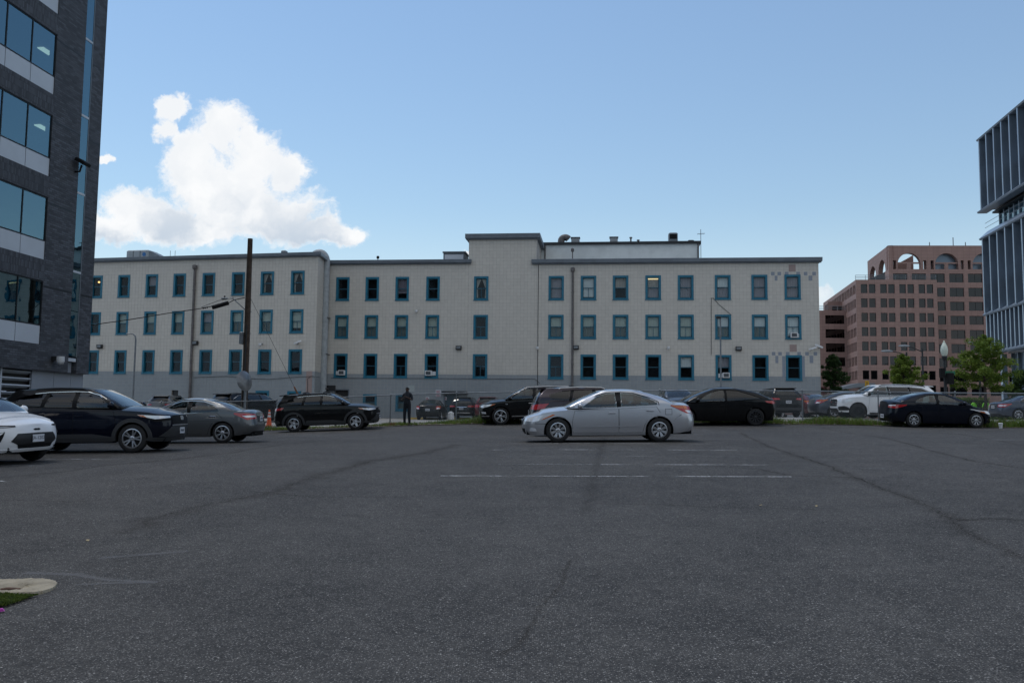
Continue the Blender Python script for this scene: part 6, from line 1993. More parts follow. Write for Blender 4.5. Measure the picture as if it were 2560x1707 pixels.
BOLT = dict(SUV, W=1.77, R=0.34, rimr=0.225, xf=1.337, xr=-1.337, paint=P_['white'], clad='greyclad', rails=(0.3, -1.2, 'black'),
    nose=[(0.2, 1.98), (0.35, 2.12), (0.55, 2.17), (0.80, 2.12), (0.95, 1.98), (1.1, 1.8)], tail=[(0.25, -2.0), (0.45, -2.12), (0.7, -2.14), (0.95, -2.1), (1.2, -2.0)],
    shoulder=[(-2.2, 1.10), (-1.5, 1.10), (0, 1.04), (0.8, 1.01), (1.4, 0.97), (1.8, 0.90), (2.2, 0.80)], deck=[(-2.2, 1.12), (-1.9, 1.12), (0.8, 1.05), (1.1, 1.12), (1.5, 1.08), (1.85, 0.99), (2.2, 0.84)],
    ws=[(1.36, 1.07), (0.9, 1.33), (0.35, 1.54)], rw=[(-2.0, 1.14), (-1.85, 1.34), (-1.5, 1.54)], roof_z=1.54, crown=0.06,
    side_win=[[(0.85, 1.08), (0.42, 1.38), (0.12, 1.455), (-0.08, 1.465), (-0.08, 1.09)], [(-0.18, 1.09), (-0.18, 1.465), (-0.80, 1.455), (-0.92, 1.12)], [(-1.0, 1.14), (-0.92, 1.44), (-1.15, 1.42), (-1.45, 1.30), (-1.42, 1.2)]],
    bpillar=[[(-0.075, 1.085), (-0.075, 1.47), (-0.185, 1.47), (-0.185, 1.085)]], trim=('black', [(0.9, 1.07), (0.42, 1.40), (0.12, 1.475), (-0.2, 1.485), (-0.85, 1.475)], 0.011),
    ws_poly=[(0, 1.10), (0.68, 1.10), (0.58, 1.51), (0, 1.525)], rw_poly=[(0, 1.19), (0.58, 1.19), (0.5, 1.49), (0, 1.5)],
    doors=[[(0.92, 0.34), (0.96, 0.6), (0.88, 0.97), (-0.125, 1.02), (-0.125, 0.34)], [(-0.135, 0.34), (-0.135, 1.02), (-1.12, 1.05), (-1.25, 0.88), (-1.0, 0.73), (-0.90, 0.56), (-0.86, 0.34)]], handle_at=[(0.03, 0.90), (-0.95, 0.93)], mirror=(0.90, 1.08),
    panels=[('headlight', 'F', [(0.50, 0.795), (0.95, 0.765), (1.30, 0.80), (1.32, 0.845), (1.0, 0.835), (0.50, 0.82)], 'black', 0.008, True), ('turn_lamp', 'F', [(1.2, 0.79), (1.30, 0.80), (1.315, 0.835), (1.22, 0.83)], 'amber', 0.012, True),
        ('daytime_lamp', 'F', [(0.55, 0.80), (0.98, 0.775), (1.18, 0.792), (1.0, 0.80)], 'clear', 0.012, True),
        ('front_lamp', 'F', [(0.72, 0.70), (1.04, 0.64), (0.88, 0.48), (0.84, 0.42)], 'black', 0.010, True), ('lamp_lens', 'F', [(0.74, 0.685), (0.95, 0.645), (0.86, 0.60)], 'clear', 0.014, True),
        ('grille', 'F', [(0, 0.42), (0.46, 0.42), (0.62, 0.50), (0.48, 0.655), (0, 0.66)], 'darkalloy', 0.008, 'sym'), ('intake', 'F', [(0, 0.35), (0.44, 0.35), (0.47, 0.43), (0, 0.44)], 'black', 0.010, 'sym'),
        ('chin', 'F', [(0, 0.285), (0.62, 0.285), (1.0, 0.31), (1.0, 0.33), (0, 0.345)], P_['white'], 0.016, 'sym'), ('emblem', 'F', [(0, 0.715), (0.04, 0.71), (0.085, 0.722), (0.085, 0.742), (0.04, 0.752), (0, 0.748)], 'black', 0.012, 'sym'),
        ('taillight', 'R', [(0.45, 0.92), (0.85, 0.90), (1.1, 0.94), (1.12, 1.02), (0.5, 1.0)], 'red', 0.012, True)], plates=[('F', 0.545, 'JA-1202')])

ROGUE = dict(SUV, W=1.80, R=0.345, paint=P_['plum'], clad=None, rails=(0.25, -1.35, 'alloy'), glass2='privacy', handle_m='chrome', trim=('black', SUV['trim'][1], 0.01), panels=[
    ('headlight', 'F', [(0.5, 0.80), (1.0, 0.78), (1.4, 0.94), (0.9, 0.92)], 'clear', 0.008, True), ('grille', 'F', [(0, 0.55), (0.5, 0.55), (0.5, 0.85), (0, 0.85)], 'black', 0.006, 'sym'),
    ('taillight', 'R', [(0.50, 0.90), (0.86, 0.88), (1.14, 0.93), (1.22, 1.09), (0.9, 1.07), (0.52, 1.03)], 'red', 0.014, True), ('rear_handle', 'R', [(0, 0.90), (0.35, 0.9), (0.35, 0.93), (0, 0.935)], 'chrome', 0.014, 'sym')], plates=[('R', 0.80, None)])
QX = dict(SUV, W=1.96, R=0.385, rimr=0.27, xf=1.45, xr=-1.45, paint=P_['black'], clad=None, rails=(0.3, -1.7, 'alloy'), rim_style=(5, 0.16, 0.03, 0.03),
    nose=[(0.2, 2.22), (0.35, 2.38), (0.6, 2.45), (0.85, 2.40), (1.0, 2.28), (1.2, 2.0)], tail=[(0.25, -2.4), (0.45, -2.52), (0.7, -2.54), (0.95, -2.48), (1.2, -2.38)],
    shoulder=[(-2.55, 1.12), (-1.5, 1.14), (0, 1.10), (0.9, 1.07), (1.5, 1.03), (2.1, 0.95), (2.45, 0.84)], deck=[(-2.55, 1.14), (-1.9, 1.15), (0.8, 1.11), (1.2, 1.16), (1.6, 1.13), (2.1, 1.03), (2.45, 0.86)],
    ws=[(1.34, 1.13), (0.9, 1.40), (0.42, 1.64)], rw=[(-2.36, 1.16), (-2.15, 1.4), (-1.8, 1.64)], roof_z=1.64,
    side_win=[[(1.0, 1.15), (0.55, 1.46), (0.25, 1.55), (0.0, 1.565), (0.0, 1.15)], [(-0.12, 1.15), (-0.12, 1.565), (-0.95, 1.555), (-1.05, 1.165)], [(-1.15, 1.18), (-1.1, 1.55), (-1.6, 1.5), (-1.75, 1.35), (-1.65, 1.22)]],
    bpillar=[[(0.005, 1.145), (0.005, 1.57), (-0.125, 1.57), (-0.125, 1.145)]], trim=('chrome', [(1.05, 1.135), (0.55, 1.48), (0.25, 1.572), (0.0, 1.588), (-1.0, 1.575)], 0.014), ws_poly=[(0, 1.16), (0.74, 1.16), (0.64, 1.61), (0, 1.62)], rw_poly=[(0, 1.21), (0.66, 1.21), (0.56, 1.58), (0, 1.59)],
    doors=[[(1.02, 0.38), (1.04, 0.6), (0.98, 1.04), (-0.05, 1.085), (-0.05, 0.38)], [(-0.065, 0.38), (-0.065, 1.085), (-1.15, 1.11), (-1.35, 0.9), (-1.1, 0.78), (-0.98, 0.58), (-0.95, 0.38)]], handle_at=[(0.1, 0.94), (-0.98, 0.97)], handle_m='chrome', mirror=(1.06, 1.12),
    panels=[('headlight', 'F', [(0.45, 0.80), (0.9, 0.76), (1.25, 0.86), (1.4, 0.93), (0.9, 0.90)], 'clear', 0.008, True), ('turn_lamp', 'F', [(1.18, 0.84), (1.30, 0.87), (1.4, 0.93), (1.25, 0.915)], 'amber', 0.012, True),
        ('grille', 'F', [(0, 0.5), (0.4, 0.5), (0.42, 0.84), (0, 0.85)], 'chrome', 0.006, 'sym'), ('fog_trim', 'F', [(0.7, 0.38), (1.15, 0.38), (1.15, 0.42), (0.7, 0.42)], 'chrome', 0.014, True), ('fog_lamp', 'F', [(0.78, 0.5), (1.05, 0.5), (1.05, 0.58), (0.8, 0.6)], 'clear', 0.008, True),
        ('sill_trim', 'S', [(-0.95, 0.38), (0.95, 0.36), (0.95, 0.40), (-0.95, 0.42)], 'chrome', 0.02, True), ('fender_badge', 'S', [(1.12, 0.90), (1.22, 0.90), (1.22, 0.93), (1.12, 0.93)], 'chrome', 0.012, True),
        ('taillight', 'R', [(0.45, 0.93), (0.86, 0.90), (1.15, 0.95), (1.15, 1.06), (0.5, 1.02)], 'red', 0.012, True), ('rear_bar', 'R', [(0, 0.90), (0.4, 0.9), (0.4, 0.935), (0, 0.94)], 'chrome', 0.014, 'sym'), ('bumper_trim', 'R', [(0, 0.48), (0.8, 0.48), (0.8, 0.52), (0, 0.52)], 'chrome', 0.014, 'sym')], plates=[('R', 0.80, None)])
TESLA = dict(SUV, W=1.92, R=0.36, rimr=0.255, xf=1.445, xr=-1.445, paint=P_['black'], clad=None, rails=None, rim='darkalloy', rim_style=(10, 0.05, 0.02, 0.03), spoiler=False, sill=0.2, under=[(-2.4, 0.3), (-1, 0.2), (1, 0.2), (2.3, 0.22)],
    nose=[(0.2, 2.16), (0.35, 2.28), (0.55, 2.32), (0.75, 2.26), (0.9, 2.12), (1.05, 1.9)], tail=[(0.25, -2.24), (0.45, -2.38), (0.7, -2.42), (0.95, -2.40), (1.1, -2.32), (1.2, -2.25)],
    shoulder=[(-2.42, 1.07), (-2.1, 1.10), (-1.5, 1.06), (0, 0.98), (0.9, 0.95), (1.5, 0.90), (2.0, 0.80), (2.3, 0.70)], deck=[(-2.42, 1.10), (-2.3, 1.16), (-2.05, 1.14), (-1.7, 1.08), (0, 0.99), (1.0, 0.97), (1.3, 1.02), (1.7, 0.97), (2.1, 0.84), (2.3, 0.72)],
    ws=[(1.52, 1.0), (0.95, 1.31), (0.30, 1.54)], rw=[(-2.18, 1.13), (-1.6, 1.38), (-0.85, 1.54)], roof_z=1.54, crown=0.07,
    side_win=[[(0.98, 1.02), (0.45, 1.35), (0.1, 1.455), (-0.18, 1.47), (-0.18, 1.03)], [(-0.27, 1.035), (-0.27, 1.47), (-0.75, 1.43), (-1.3, 1.27), (-1.7, 1.13), (-1.35, 1.10)]],
    bpillar=[[(-0.175, 1.025), (-0.175, 1.475), (-0.275, 1.475), (-0.275, 1.03)]], trim=('black', [(1.02, 1.01), (0.45, 1.37), (0.1, 1.475), (-0.25, 1.492), (-0.77, 1.448), (-1.32, 1.285), (-1.74, 1.13)], 0.012),
    ws_poly=[(0, 1.03), (0.72, 1.03), (0.6, 1.51), (0, 1.52)], rw_poly=[(0, 1.17), (0.62, 1.17), (0.5, 1.5), (0, 1.51)],
    doors=[[(1.0, 0.27), (1.02, 0.55), (0.95, 0.92), (-0.215, 0.97), (-0.215, 0.27)], [(-0.225, 0.27), (-0.225, 0.97), (-1.30, 1.03), (-1.42, 0.85), (-1.1, 0.70), (-1.0, 0.5), (-0.96, 0.27)]], handle_at=[(-0.05, 0.84), (-1.1, 0.9)], mirror=(0.98, 1.02),
    panels=[('headlight', 'F', [(0.6, 0.72), (1.0, 0.68), (1.4, 0.80), (1.4, 0.83), (0.95, 0.78)], 'clear', 0.008, True), ('intake', 'F', [(0, 0.24), (0.5, 0.24), (0.5, 0.32), (0, 0.32)], 'greyclad', 0.006, 'sym'),
        ('taillight', 'R', [(0.5, 0.93), (0.9, 0.90), (1.2, 0.96), (1.24, 1.03), (0.85, 1.03), (0.5, 0.99)], 'red', 0.010, True)], plates=[('R', 0.70, None)])
GLS = dict(SUV, W=1.96, R=0.40, rimr=0.26, xf=1.567, xr=-1.567, paint=P_['white'], clad=None, rails=(0.4, -1.9, 'black'), rim='darkalloy', rim_style=(10, 0, 0.03, 0.03), mirror_m=MT['black'],
    nose=[(0.2, 2.28), (0.35, 2.42), (0.6, 2.50), (0.9, 2.48), (1.05, 2.40), (1.25, 2.1)], tail=[(0.25, -2.5), (0.45, -2.66), (0.7, -2.69), (0.95, -2.66), (1.3, -2.56)],
    shoulder=[(-2.7, 1.17), (-1.5, 1.19), (0, 1.16), (0.9, 1.14), (1.6, 1.10), (2.2, 1.03), (2.5, 0.95)], deck=[(-2.7, 1.18), (-1.9, 1.2), (0.8, 1.17), (1.2, 1.26), (1.7, 1.23), (2.2, 1.12), (2.5, 0.98)],
    ws=[(1.36, 1.22), (1.0, 1.47), (0.6, 1.70)], rw=[(-2.54, 1.22), (-2.42, 1.45), (-2.2, 1.70)], roof_z=1.71, crown=0.08,
    side_win=[[(1.02, 1.22), (0.68, 1.53), (0.4, 1.61), (0.05, 1.63), (0.05, 1.22)], [(-0.02, 1.22), (-0.02, 1.63), (-1.0, 1.63), (-1.05, 1.22)], [(-1.12, 1.23), (-1.08, 1.63), (-1.7, 1.58), (-2.1, 1.40), (-2.15, 1.26)]],
    bpillar=[[(0.055, 1.215), (0.055, 1.635), (-0.025, 1.635), (-0.025, 1.215)], [(-1.045, 1.215), (-0.995, 1.635), (-1.085, 1.635), (-1.125, 1.225)]], trim=('alloy', [(1.08, 1.21), (0.68, 1.55), (0.4, 1.632), (0.0, 1.652), (-1.1, 1.652), (-1.72, 1.60), (-2.14, 1.42)], 0.012),
    ws_poly=[(0, 1.25), (0.74, 1.25), (0.66, 1.67), (0, 1.68)], rw_poly=[(0, 1.27), (0.68, 1.27), (0.6, 1.62), (0, 1.63)],
    doors=[[(1.05, 0.40), (1.06, 0.62), (1.0, 1.1), (0.005, 1.14), (0.005, 0.40)], [(-0.01, 0.40), (-0.01, 1.14), (-1.2, 1.16), (-1.45, 0.95), (-1.2, 0.8), (-1.08, 0.6), (-1.05, 0.40)]], handle_at=[(0.15, 1.0), (-0.95, 1.02)], mirror=(1.05, 1.2),
    panels=[('headlight', 'F', [(0.55, 0.86), (0.95, 0.80), (1.3, 0.86), (1.42, 0.97), (1.0, 0.985), (0.58, 0.98)], 'clear', 0.010, True), ('grille', 'F', [(0, 0.62), (0.46, 0.62), (0.50, 0.90), (0.42, 0.97), (0, 0.98)], 'black', 0.008, 'sym'),
        ('grille_bar', 'F', [(0, 0.80), (0.46, 0.80), (0.46, 0.84), (0, 0.84)], 'chrome', 0.016, 'sym'), ('grille_bar', 'F', [(0, 0.70), (0.46, 0.70), (0.46, 0.74), (0, 0.74)], 'chrome', 0.016, 'sym'),
        ('intake', 'F', [(0.55, 0.42), (1.0, 0.42), (1.22, 0.44), (1.16, 0.58), (0.95, 0.64), (0.6, 0.6)], 'black', 0.008, True), ('intake', 'F', [(0, 0.34), (0.5, 0.34), (0.5, 0.52), (0, 0.52)], 'black', 0.008, 'sym'),
        ('sill_step', 'S', [(-1.0, 0.27), (1.0, 0.27), (1.0, 0.34), (-1.0, 0.34)], 'black', 0.02, True), ('bumper_cladding', 'F', [(0, 0.27), (1.1, 0.27), (1.1, 0.33), (0, 0.33)], 'black', 0.012, 'sym'),
        ('taillight', 'R', [(0.5, 0.98), (0.9, 0.96), (1.15, 1.0), (1.15, 1.1), (0.5, 1.08)], 'red', 0.012, True)], plates=[('R', 0.75, None)])

def seat_matrix(C, X, Y, rz):
    c, s = cos(rz), sin(rz); hw = C['W'] / 2 - 0.13
    pts = []
    for x in (C['xf'], C['xr']):
        for y in (hw, -hw):
            wx, wy = X + x * c - y * s, Y + x * s + y * c
            pts.append((x, y, gz(wx, wy)))
    zf = (pts[0][2] + pts[1][2]) / 2; zr = (pts[2][2] + pts[3][2]) / 2; zl = (pts[0][2] + pts[2][2]) / 2; zq = (pts[1][2] + pts[3][2]) / 2
    pit = -math.atan((zf - zr) / (C['xf'] - C['xr'])); rol = math.atan((zl - zq) / (2 * hw))
    return Matrix.Translation((X, Y, (zf + zr) / 2 + 0.004)) @ Matrix.Rotation(rz, 4, 'Z') @ Matrix.Rotation(pit, 4, 'Y') @ Matrix.Rotation(rol, 4, 'X')

def side_car(C, px, Yn, rz, name, label, cat, group=None, dx=0.0):
    """parked side-on: px is the photograph column of the point midway between the wheels on the near side"""
    Y = Yn + C['W'] / 2 - 0.03
    X = at(px, 1060, Yn).x + dx
    return make_car(C, name, label, cat, seat_matrix(C, X, Y, rz), group)

GRP = 'cars parked along the fence'
side_car(ALTIMA, 1522.5, 24.23, pi + 0.0, 'parked_sedan', 'silver sedan with a dented rear bumper parked alone on the stall lines', 'car')
side_car(RAV_BLUE, 323 - 1.345 * 99 + 8, 22.27, 0.0, 'parked_suv', 'dark blue SUV with silver wheels nose to the open lot beside the white hatchback', 'car')
_bx = at(90, 1100, 18.9)
make_car(BOLT, 'parked_hatchback', 'white hatchback with black honeycomb grille and hexagonal front', 'car', seat_matrix(BOLT, _bx.x - 2.1 * cos(0.26), 18.9 + 2.1 * sin(0.26), -0.26))
side_car(MERC, 556 - 1.38 * 79 , 27.9, pi, 'parked_sedan', 'grey sedan with red and clear taillights parked behind the blue SUV', 'car')
side_car(RAV_BLACK, 812, 38.5, 0.0, 'parked_suv', 'black SUV with roof cross bars parked along the chain link fence', 'car', GRP)
side_car(ROGUE, 1325 + 2.3 * 75, 29.6, 0.0, 'parked_suv', 'plum SUV with silver roof rails half hidden behind the silver sedan', 'car')
side_car(QX, 1253 + 1.45 * 55.5, 39.3, pi, 'parked_suv', 'black SUV with chrome window trim and side strip facing the person', 'car', GRP)
side_car(TESLA, 1889 - 1.445 * 59.5, 36.9, pi, 'parked_car', 'black fastback crossover with black wheels behind the silver sedan', 'car', GRP)
side_car(KIA, 2363.5, 36.45, 0.0, 'parked_sedan', 'small dark navy sedan with pale seats parked below the street trees', 'car', GRP)

def end_car(C, px, Yend, rz, name, label, group='cars parked beyond the fence', detail=1, **kw):
    """seen from an end: px is the photograph column of its centre, Yend the distance of the near end"""
    C = dict(C, detail=detail, **kw)
    L = (smooth_interp(C['nose'], 0.5) - smooth_interp(C['tail'], 0.5)) / 2
    Y = Yend + L
    X = at(px, 1040, Yend).x + (Y - Yend) * cos(rz) * 0
    return make_car(C, name, label, 'car', seat_matrix(C, X, Y, rz), group)
side_car(dict(GLS, detail=1), 2146.5 + 1.567 * 50, 44.1, pi, 'parked_suv', 'large white SUV with dark wheels behind the fence', 'car', 'cars parked beyond the fence')
H2 = pi / 2
end_car(dict(SUV, panels=RAV_P, W=1.81), 1966, 48, H2 + 0.06, 'parked_suv', 'black SUV seen from behind between the crossover and the fence post', paint=P_['black'], plates=[('R', 0.83, None)], rails=None, clad=None)
end_car(dict(SEDAN, panels=ALT_P), 1073, 62, H2 - 0.05, 'parked_sedan', 'black sedan parked nose to the wall beside the standing person', paint=P_['black'], plates=[('R', 0.72, None)])
end_car(dict(QX, W=1.9), 1160, 64.5, H2 - 0.08, 'parked_suv', 'black SUV with chrome rear bar parked by the blue door', paint=P_['black'])
end_car(dict(ROGUE, W=1.85), 1222, 62.5, H2 - 0.06, 'parked_suv', 'maroon SUV parked nose to the building wall', paint=P_['maroon'])
end_car(dict(SUV, panels=RAV_P), 1326, 57, H2, 'parked_suv', 'pale blue-grey SUV roof showing above the black SUV hood', paint=P_['bluegrey'], clad=None)
end_car(dict(SUV, panels=RAV_P), 1712, 48, -H2, 'parked_suv', 'slate SUV with roof rails facing the fence behind the silver sedan', paint=P_['slate'], rails=(0.1, -1.3, 'alloy'))
end_car(dict(SUV, panels=RAV_P), 398, 61, H2 - 0.05, 'parked_suv', 'grey SUV with red taillights near the wing of the building', paint=P_['grey'], clad=None)
end_car(dict(SEDAN, panels=ALT_P), 512, 63, H2, 'parked_sedan', 'black sedan of which only the roof shows above the grey sedan', paint=P_['black'])
end_car(dict(GLS, W=1.95), 592, 50, radians(62), 'parked_suv', 'big black SUV standing askew behind the satellite dish', paint=P_['black'], mirror_m=MT['black'])
end_car(dict(SEDAN, panels=ALT_P), 706, 55, -H2 - 0.15, 'parked_sedan', 'silver sedan facing the fence behind the orange cone', paint=P_['silver'])
side_car(dict(SEDAN, panels=ALT_P, paint=P_['white'], detail=1), 1990, 57, pi, 'parked_sedan', 'white sedan at the back of the row left of the large white SUV', 'car', 'cars parked beyond the fence')
end_car(dict(SEDAN, panels=ALT_P), 2049, 51, H2 + 0.1, 'parked_sedan', 'maroon sedan seen from behind left of the large white SUV', paint=P_['maroon'])
side_car(dict(SEDAN, panels=ALT_P, paint=P_['slate'], detail=1), 2150, 48.3, 0.0, 'parked_sedan', 'dark slate sedan right behind the large white SUV hood', 'car', 'cars parked beyond the fence')
side_car(dict(BOLT, paint=P_['silver'], detail=1, plates=[]), 2215, 51.5, pi, 'parked_hatchback', 'silver hatchback roof showing beyond the large white SUV', 'car', 'cars parked beyond the fence')
side_car(dict(MERC, paint=P_['bluegrey'], detail=1), 2506 + 2.4 * 43, 50, 0.0, 'parked_sedan', 'blue-grey sedan cut by the edge of the picture behind tall weeds', 'car', 'cars parked beyond the fence')

# ---------------------------------------------------------------- chain link fence
MT['wire'] = mat('fence_wire', (0.20, 0.22, 0.23), 0.5, 0.6)
FH = 1.47
def fence(idx, label):
    pts = [FENCE[i] for i in idx]
    base = [Vector((p.x, p.y, gz(p.x, p.y))) for p in pts]
    t = thing('chain_link_fence', label, 'fence', Matrix.Translation(base[0]))
    o = base[0]
    L = [b - o for b in base]
    for b in L:
        g = G(); g.tube([b + Vector((0, 0, -0.2)), b + Vector((0, 0, FH - 0.03))], 0.03, 8); g.lathe([(0.036, FH - 0.06), (0.04, FH), (0.0, FH + 0.035)], 10, M=Matrix.Translation(b))
        g.build('post', MT['galv'], t)
    for a, b in zip(L[:-1], L[1:]):
        G().tube([a + Vector((0, -0.01, FH - 0.05)), b + Vector((0, -0.01, FH - 0.05))], 0.023, 8).build('top_rail', MT['galv'], t)
    g = G(); W = 0.075; r = 0.0032
    for a, b in zip(L[:-1], L[1:]):
        d = b - a; n = int(d.length / W)
        u = d / d.length
        z0, z1 = 0.05, FH - 0.06
        H = z1 - z0
        for k in range(-int(H / W) - 1, n + 1):
            for sgn in (1, -1):
                s0 = k * W; s1 = s0 + H
                ta, tb = 0.0, 1.0
                if s0 < 0: ta = -s0 / H
                if s1 > d.length: tb = (d.length - s0) / H
                if tb <= ta: continue
                if sgn > 0: p, q = a + u * (s0 + H * ta), a + u * (s0 + H * tb); zp, zq = z0 + H * ta, z0 + H * tb
                else: p, q = a + u * (s0 + H * ta), a + u * (s0 + H * tb); zp, zq = z1 - H * ta, z1 - H * tb
                zp += p.z * 0; p = Vector((p.x, p.y - 0.035 - 0.004 * sgn, p.z + zp)); q = Vector((q.x, q.y - 0.035 - 0.004 * sgn, q.z + zq))
                w = Vector((0, 0, r)) if False else (q - p).normalized().cross(Vector((0, 1, 0))).normalized() * r
                g.add([p - w, p + w, q + w, q - w, p + Vector((0, r, 0)), q + Vector((0, r, 0))], [(0, 1, 2, 3), (1, 4, 5, 2), (4, 0, 3, 5)])
    tag(g.build('chain_link_mesh', MT['wire'], t), kind='stuff')
fence(range(0, 5), 'chain link fence run behind the grey sedan')
fence(range(5, len(FENCE)), 'long chain link fence between the two parking lots')

# ---------------------------------------------------------------- grass
def leafmat(name, c1, c2, scale=3.0):
    m = bpy.data.materials.new(name); m.use_nodes = True
    nt = m.node_tree; k = N(nt); b = nt.nodes['Principled BSDF']
    tc = k.n('ShaderNodeTexCoord').outputs['Object']
    a = k.noise(tc, scale, 4, 0.7); a2 = k.noise(tc, scale * 9, 2, 0.6)
    f = k.math('ADD', k.math('MULTIPLY', k.maprange(a, 0.3, 0.7), 0.65), k.math('MULTIPLY', k.maprange(a2, 0.3, 0.7), 0.4))
    k.put(b.inputs['Base Color'], k.mix(f, c1, c2))
    b.inputs['Roughness'].default_value = 0.6
    b.inputs['Specular IOR Level'].default_value = 0.25
    tl = k.n('ShaderNodeBsdfTranslucent'); k.put(tl.inputs[0], k.mix(f, tuple(x * 1.3 for x in c1), tuple(x * 1.4 for x in c2)))
    mx = k.n('ShaderNodeMixShader'); mx.inputs[0].default_value = 0.3
    out = nt.nodes['Material Output']
    nt.links.new(b.outputs[0], mx.inputs[1]); nt.links.new(tl.outputs[0], mx.inputs[2]); nt.links.new(mx.outputs[0], out.inputs[0])
    return m
MT['grass'] = leafmat('grass', (0.06, 0.12, 0.016), (0.19, 0.25, 0.055), 0.8)
MT['dry'] = leafmat('dry_grass', (0.17, 0.14, 0.07), (0.28, 0.23, 0.13), 2.0)
def blades(name, spots, m, seed=3):
    rnd = random.Random(seed)
    g = G()
    for x, y, h in spots:
        z = gz(x, y) + 0.015
        a = rnd.uniform(0, 2 * pi); w = rnd.uniform(0.006, 0.014) * (1.3 if h > 0.15 else 1)
        dx, dy = cos(a) * w, sin(a) * w
        lx, ly = rnd.uniform(-0.5, 0.5) * h, rnd.uniform(-0.5, 0.5) * h
        g.add([(x - dx, y - dy, z), (x + dx, y + dy, z), (x + dx * 0.7 + lx * 0.35, y + dy * 0.7 + ly * 0.35, z + h * 0.6), (x - dx * 0.7 + lx * 0.35, y - dy * 0.7 + ly * 0.35, z + h * 0.6), (x + lx, y + ly, z + h)], [(0, 1, 2, 3), (3, 2, 4)])
    return tag(g.build(name, m), kind='stuff')
rnd = random.Random(11)
spots, dry = [], []
dens = [(-16, 0.5, 0.10), (-12.2, 0.9, 0.16), (-11.2, 1.0, 0.18), (-10, 0.5, 0.1), (-7, 0.3, 0.09), (-5, 0.45, 0.12), (-3.6, 0.75, 0.14), (-2.6, 0.8, 0.2), (-1, 1.0, 0.26), (0.5, 0.9, 0.2), (3, 0.8, 0.15), (8, 0.8, 0.16), (11, 0.95, 0.22), (14, 1.0, 0.25), (16, 0.8, 0.18), (19, 0.9, 0.2), (21, 1.0, 0.38), (24, 0.9, 0.3), (30, 0.8, 0.25)]
for i in range(52000):
    x = rnd.uniform(-16, 28)
    d = interp([(a, b) for a, b, c in dens], x); h = interp([(a, c) for a, b, c in dens], x)
    y0, y1 = edge_y(x) + 0.02, fence_y(x) + 0.75
    y = y0 + (y1 - y0) * rnd.random() ** 0.9
    clump = 0.5 + 0.5 * sin(x * 2.1 + 1.3 * sin(y * 2.0)) * cos(x * 0.7 + y)
    if rnd.random() > d * (0.25 + 0.9 * clump): continue
    hh = h * rnd.uniform(0.4, 1.35) * (0.55 + 0.7 * clump)
    (dry if rnd.random() < 0.13 else spots).append((x, y, hh))
blades('verge_grass', spots, MT['grass'])
blades('dry_verge_grass', dry, MT['dry'], 5)
# small stones on the bare verge
g = G()
for i in range(500):
    x = rnd.uniform(-15, 27); y = rnd.uniform(edge_y(x) - 0.1, fence_y(x) + 0.5); s = rnd.uniform(0.015, 0.05)
    v, f = ellipsoid(x, y, gz(x, y) + s * 0.3 + 0.02, s, s * rnd.uniform(0.6, 1), s * 0.6, 5, 3)
    g.add(v, f)
tag(g.build('verge_gravel', mat('pebbles', (0.34, 0.31, 0.27), 0.9, var=0.3, vscale=9)), kind='stuff')
p = FENCE[6]
g = G(); g.rbox(-0.12, 0.14, -0.1, 0.1, 0, 0.1, 0.012)
tag(g.build('brick', mat('red_brick', (0.16, 0.05, 0.035), 0.85, var=0.3), None, M=Matrix.Translation((p.x + 0.18, p.y - 0.45, gz(p.x + 0.18, p.y - 0.45) + 0.02))), 'dark red brick lying at the foot of a fence post', 'brick')
q = at(2500, 1068, 36.4); z = gz(q.x, 36.4)
t = thing('paper_cup', 'white paper cup standing in the weeds at the asphalt edge', 'litter', Matrix.Translation((q.x, 36.35, z)))
G().lathe([(0.06, 0.0), (0.085, 0.19), (0.08, 0.19)], 14).build('cup', MT['white'], t, smooth=40); G().lathe([(0.09, 0.18), (0.09, 0.2), (0.07, 0.22), (0, 0.22)], 14).build('lid', MT['white'], t)

# ---------------------------------------------------------------- foreground: broken concrete footing with weeds, litter
pad_px = [(-140, 305), (60, 295), (240, 285), (440, 268), (640, 275), (760, 292), (805, 330), (780, 385), (720, 430), (600, 470), (480, 495), (300, 505), (0, 520), (-150, 525), (-260, 430)]
out = [ghit(x / 5.6, 1400 + y / 5.6, 1.0, 12) for x, y in pad_px]
t0 = Vector((mean([p.x for p in out]), mean([p.y for p in out]), 0)); t0.z = gz(t0.x, t0.y)
rp = random.Random(4)
ringp = []
for i in range(len(out)):
    a, b = out[i], out[(i + 1) % len(out)]
    for k_ in range(6):
        q = a.lerp(b, k_ / 6) - t0
        q *= 1 + rp.uniform(-0.03, 0.02); ringp.append(q)
hole = ghit(150 / 5.6, 1400 + 425 / 5.6, 1.0, 12) - t0
g = G(); n = len(ringp); vs, fs = [], []
LV = 9
for k_ in range(LV):
    f = [1.0, 0.998, 0.985, 0.93, 0.8, 0.62, 0.42, 0.2, 0.0][k_]
    for p in ringp:
        x, y = p.x * f, p.y * f
        zt = [-0.05, 0.012, 0.022, 0.027, 0.028, 0.03, 0.03, 0.03, 0.03][k_]
        dh = math.hypot((x - hole.x) / 0.11, (y - hole.y) / 0.09)
        if k_ > 2: zt -= 0.045 * math.exp(-dh * dh); zt += rp.uniform(-0.003, 0.003)
        vs.append((x, y, zt))
for k_ in range(LV - 1):
    for i in range(n):
        j = (i + 1) % n
        fs.append((k_ * n + i, k_ * n + j, k_ * n + n + j, k_ * n + n + i))
g.add(vs, fs)
tag(g.build('concrete_footing', MT['concrete'], None, smooth=35, M=Matrix.Translation(t0)), 'broken round pale concrete footing with a rusty hole sunk in the asphalt', 'footing')
g = G(); g.tube([(hole.x - 0.08, hole.y, 0.0), (hole.x - 0.02, hole.y + 0.01, 0.008), (hole.x + 0.07, hole.y, 0.004)], 0.014, 7)
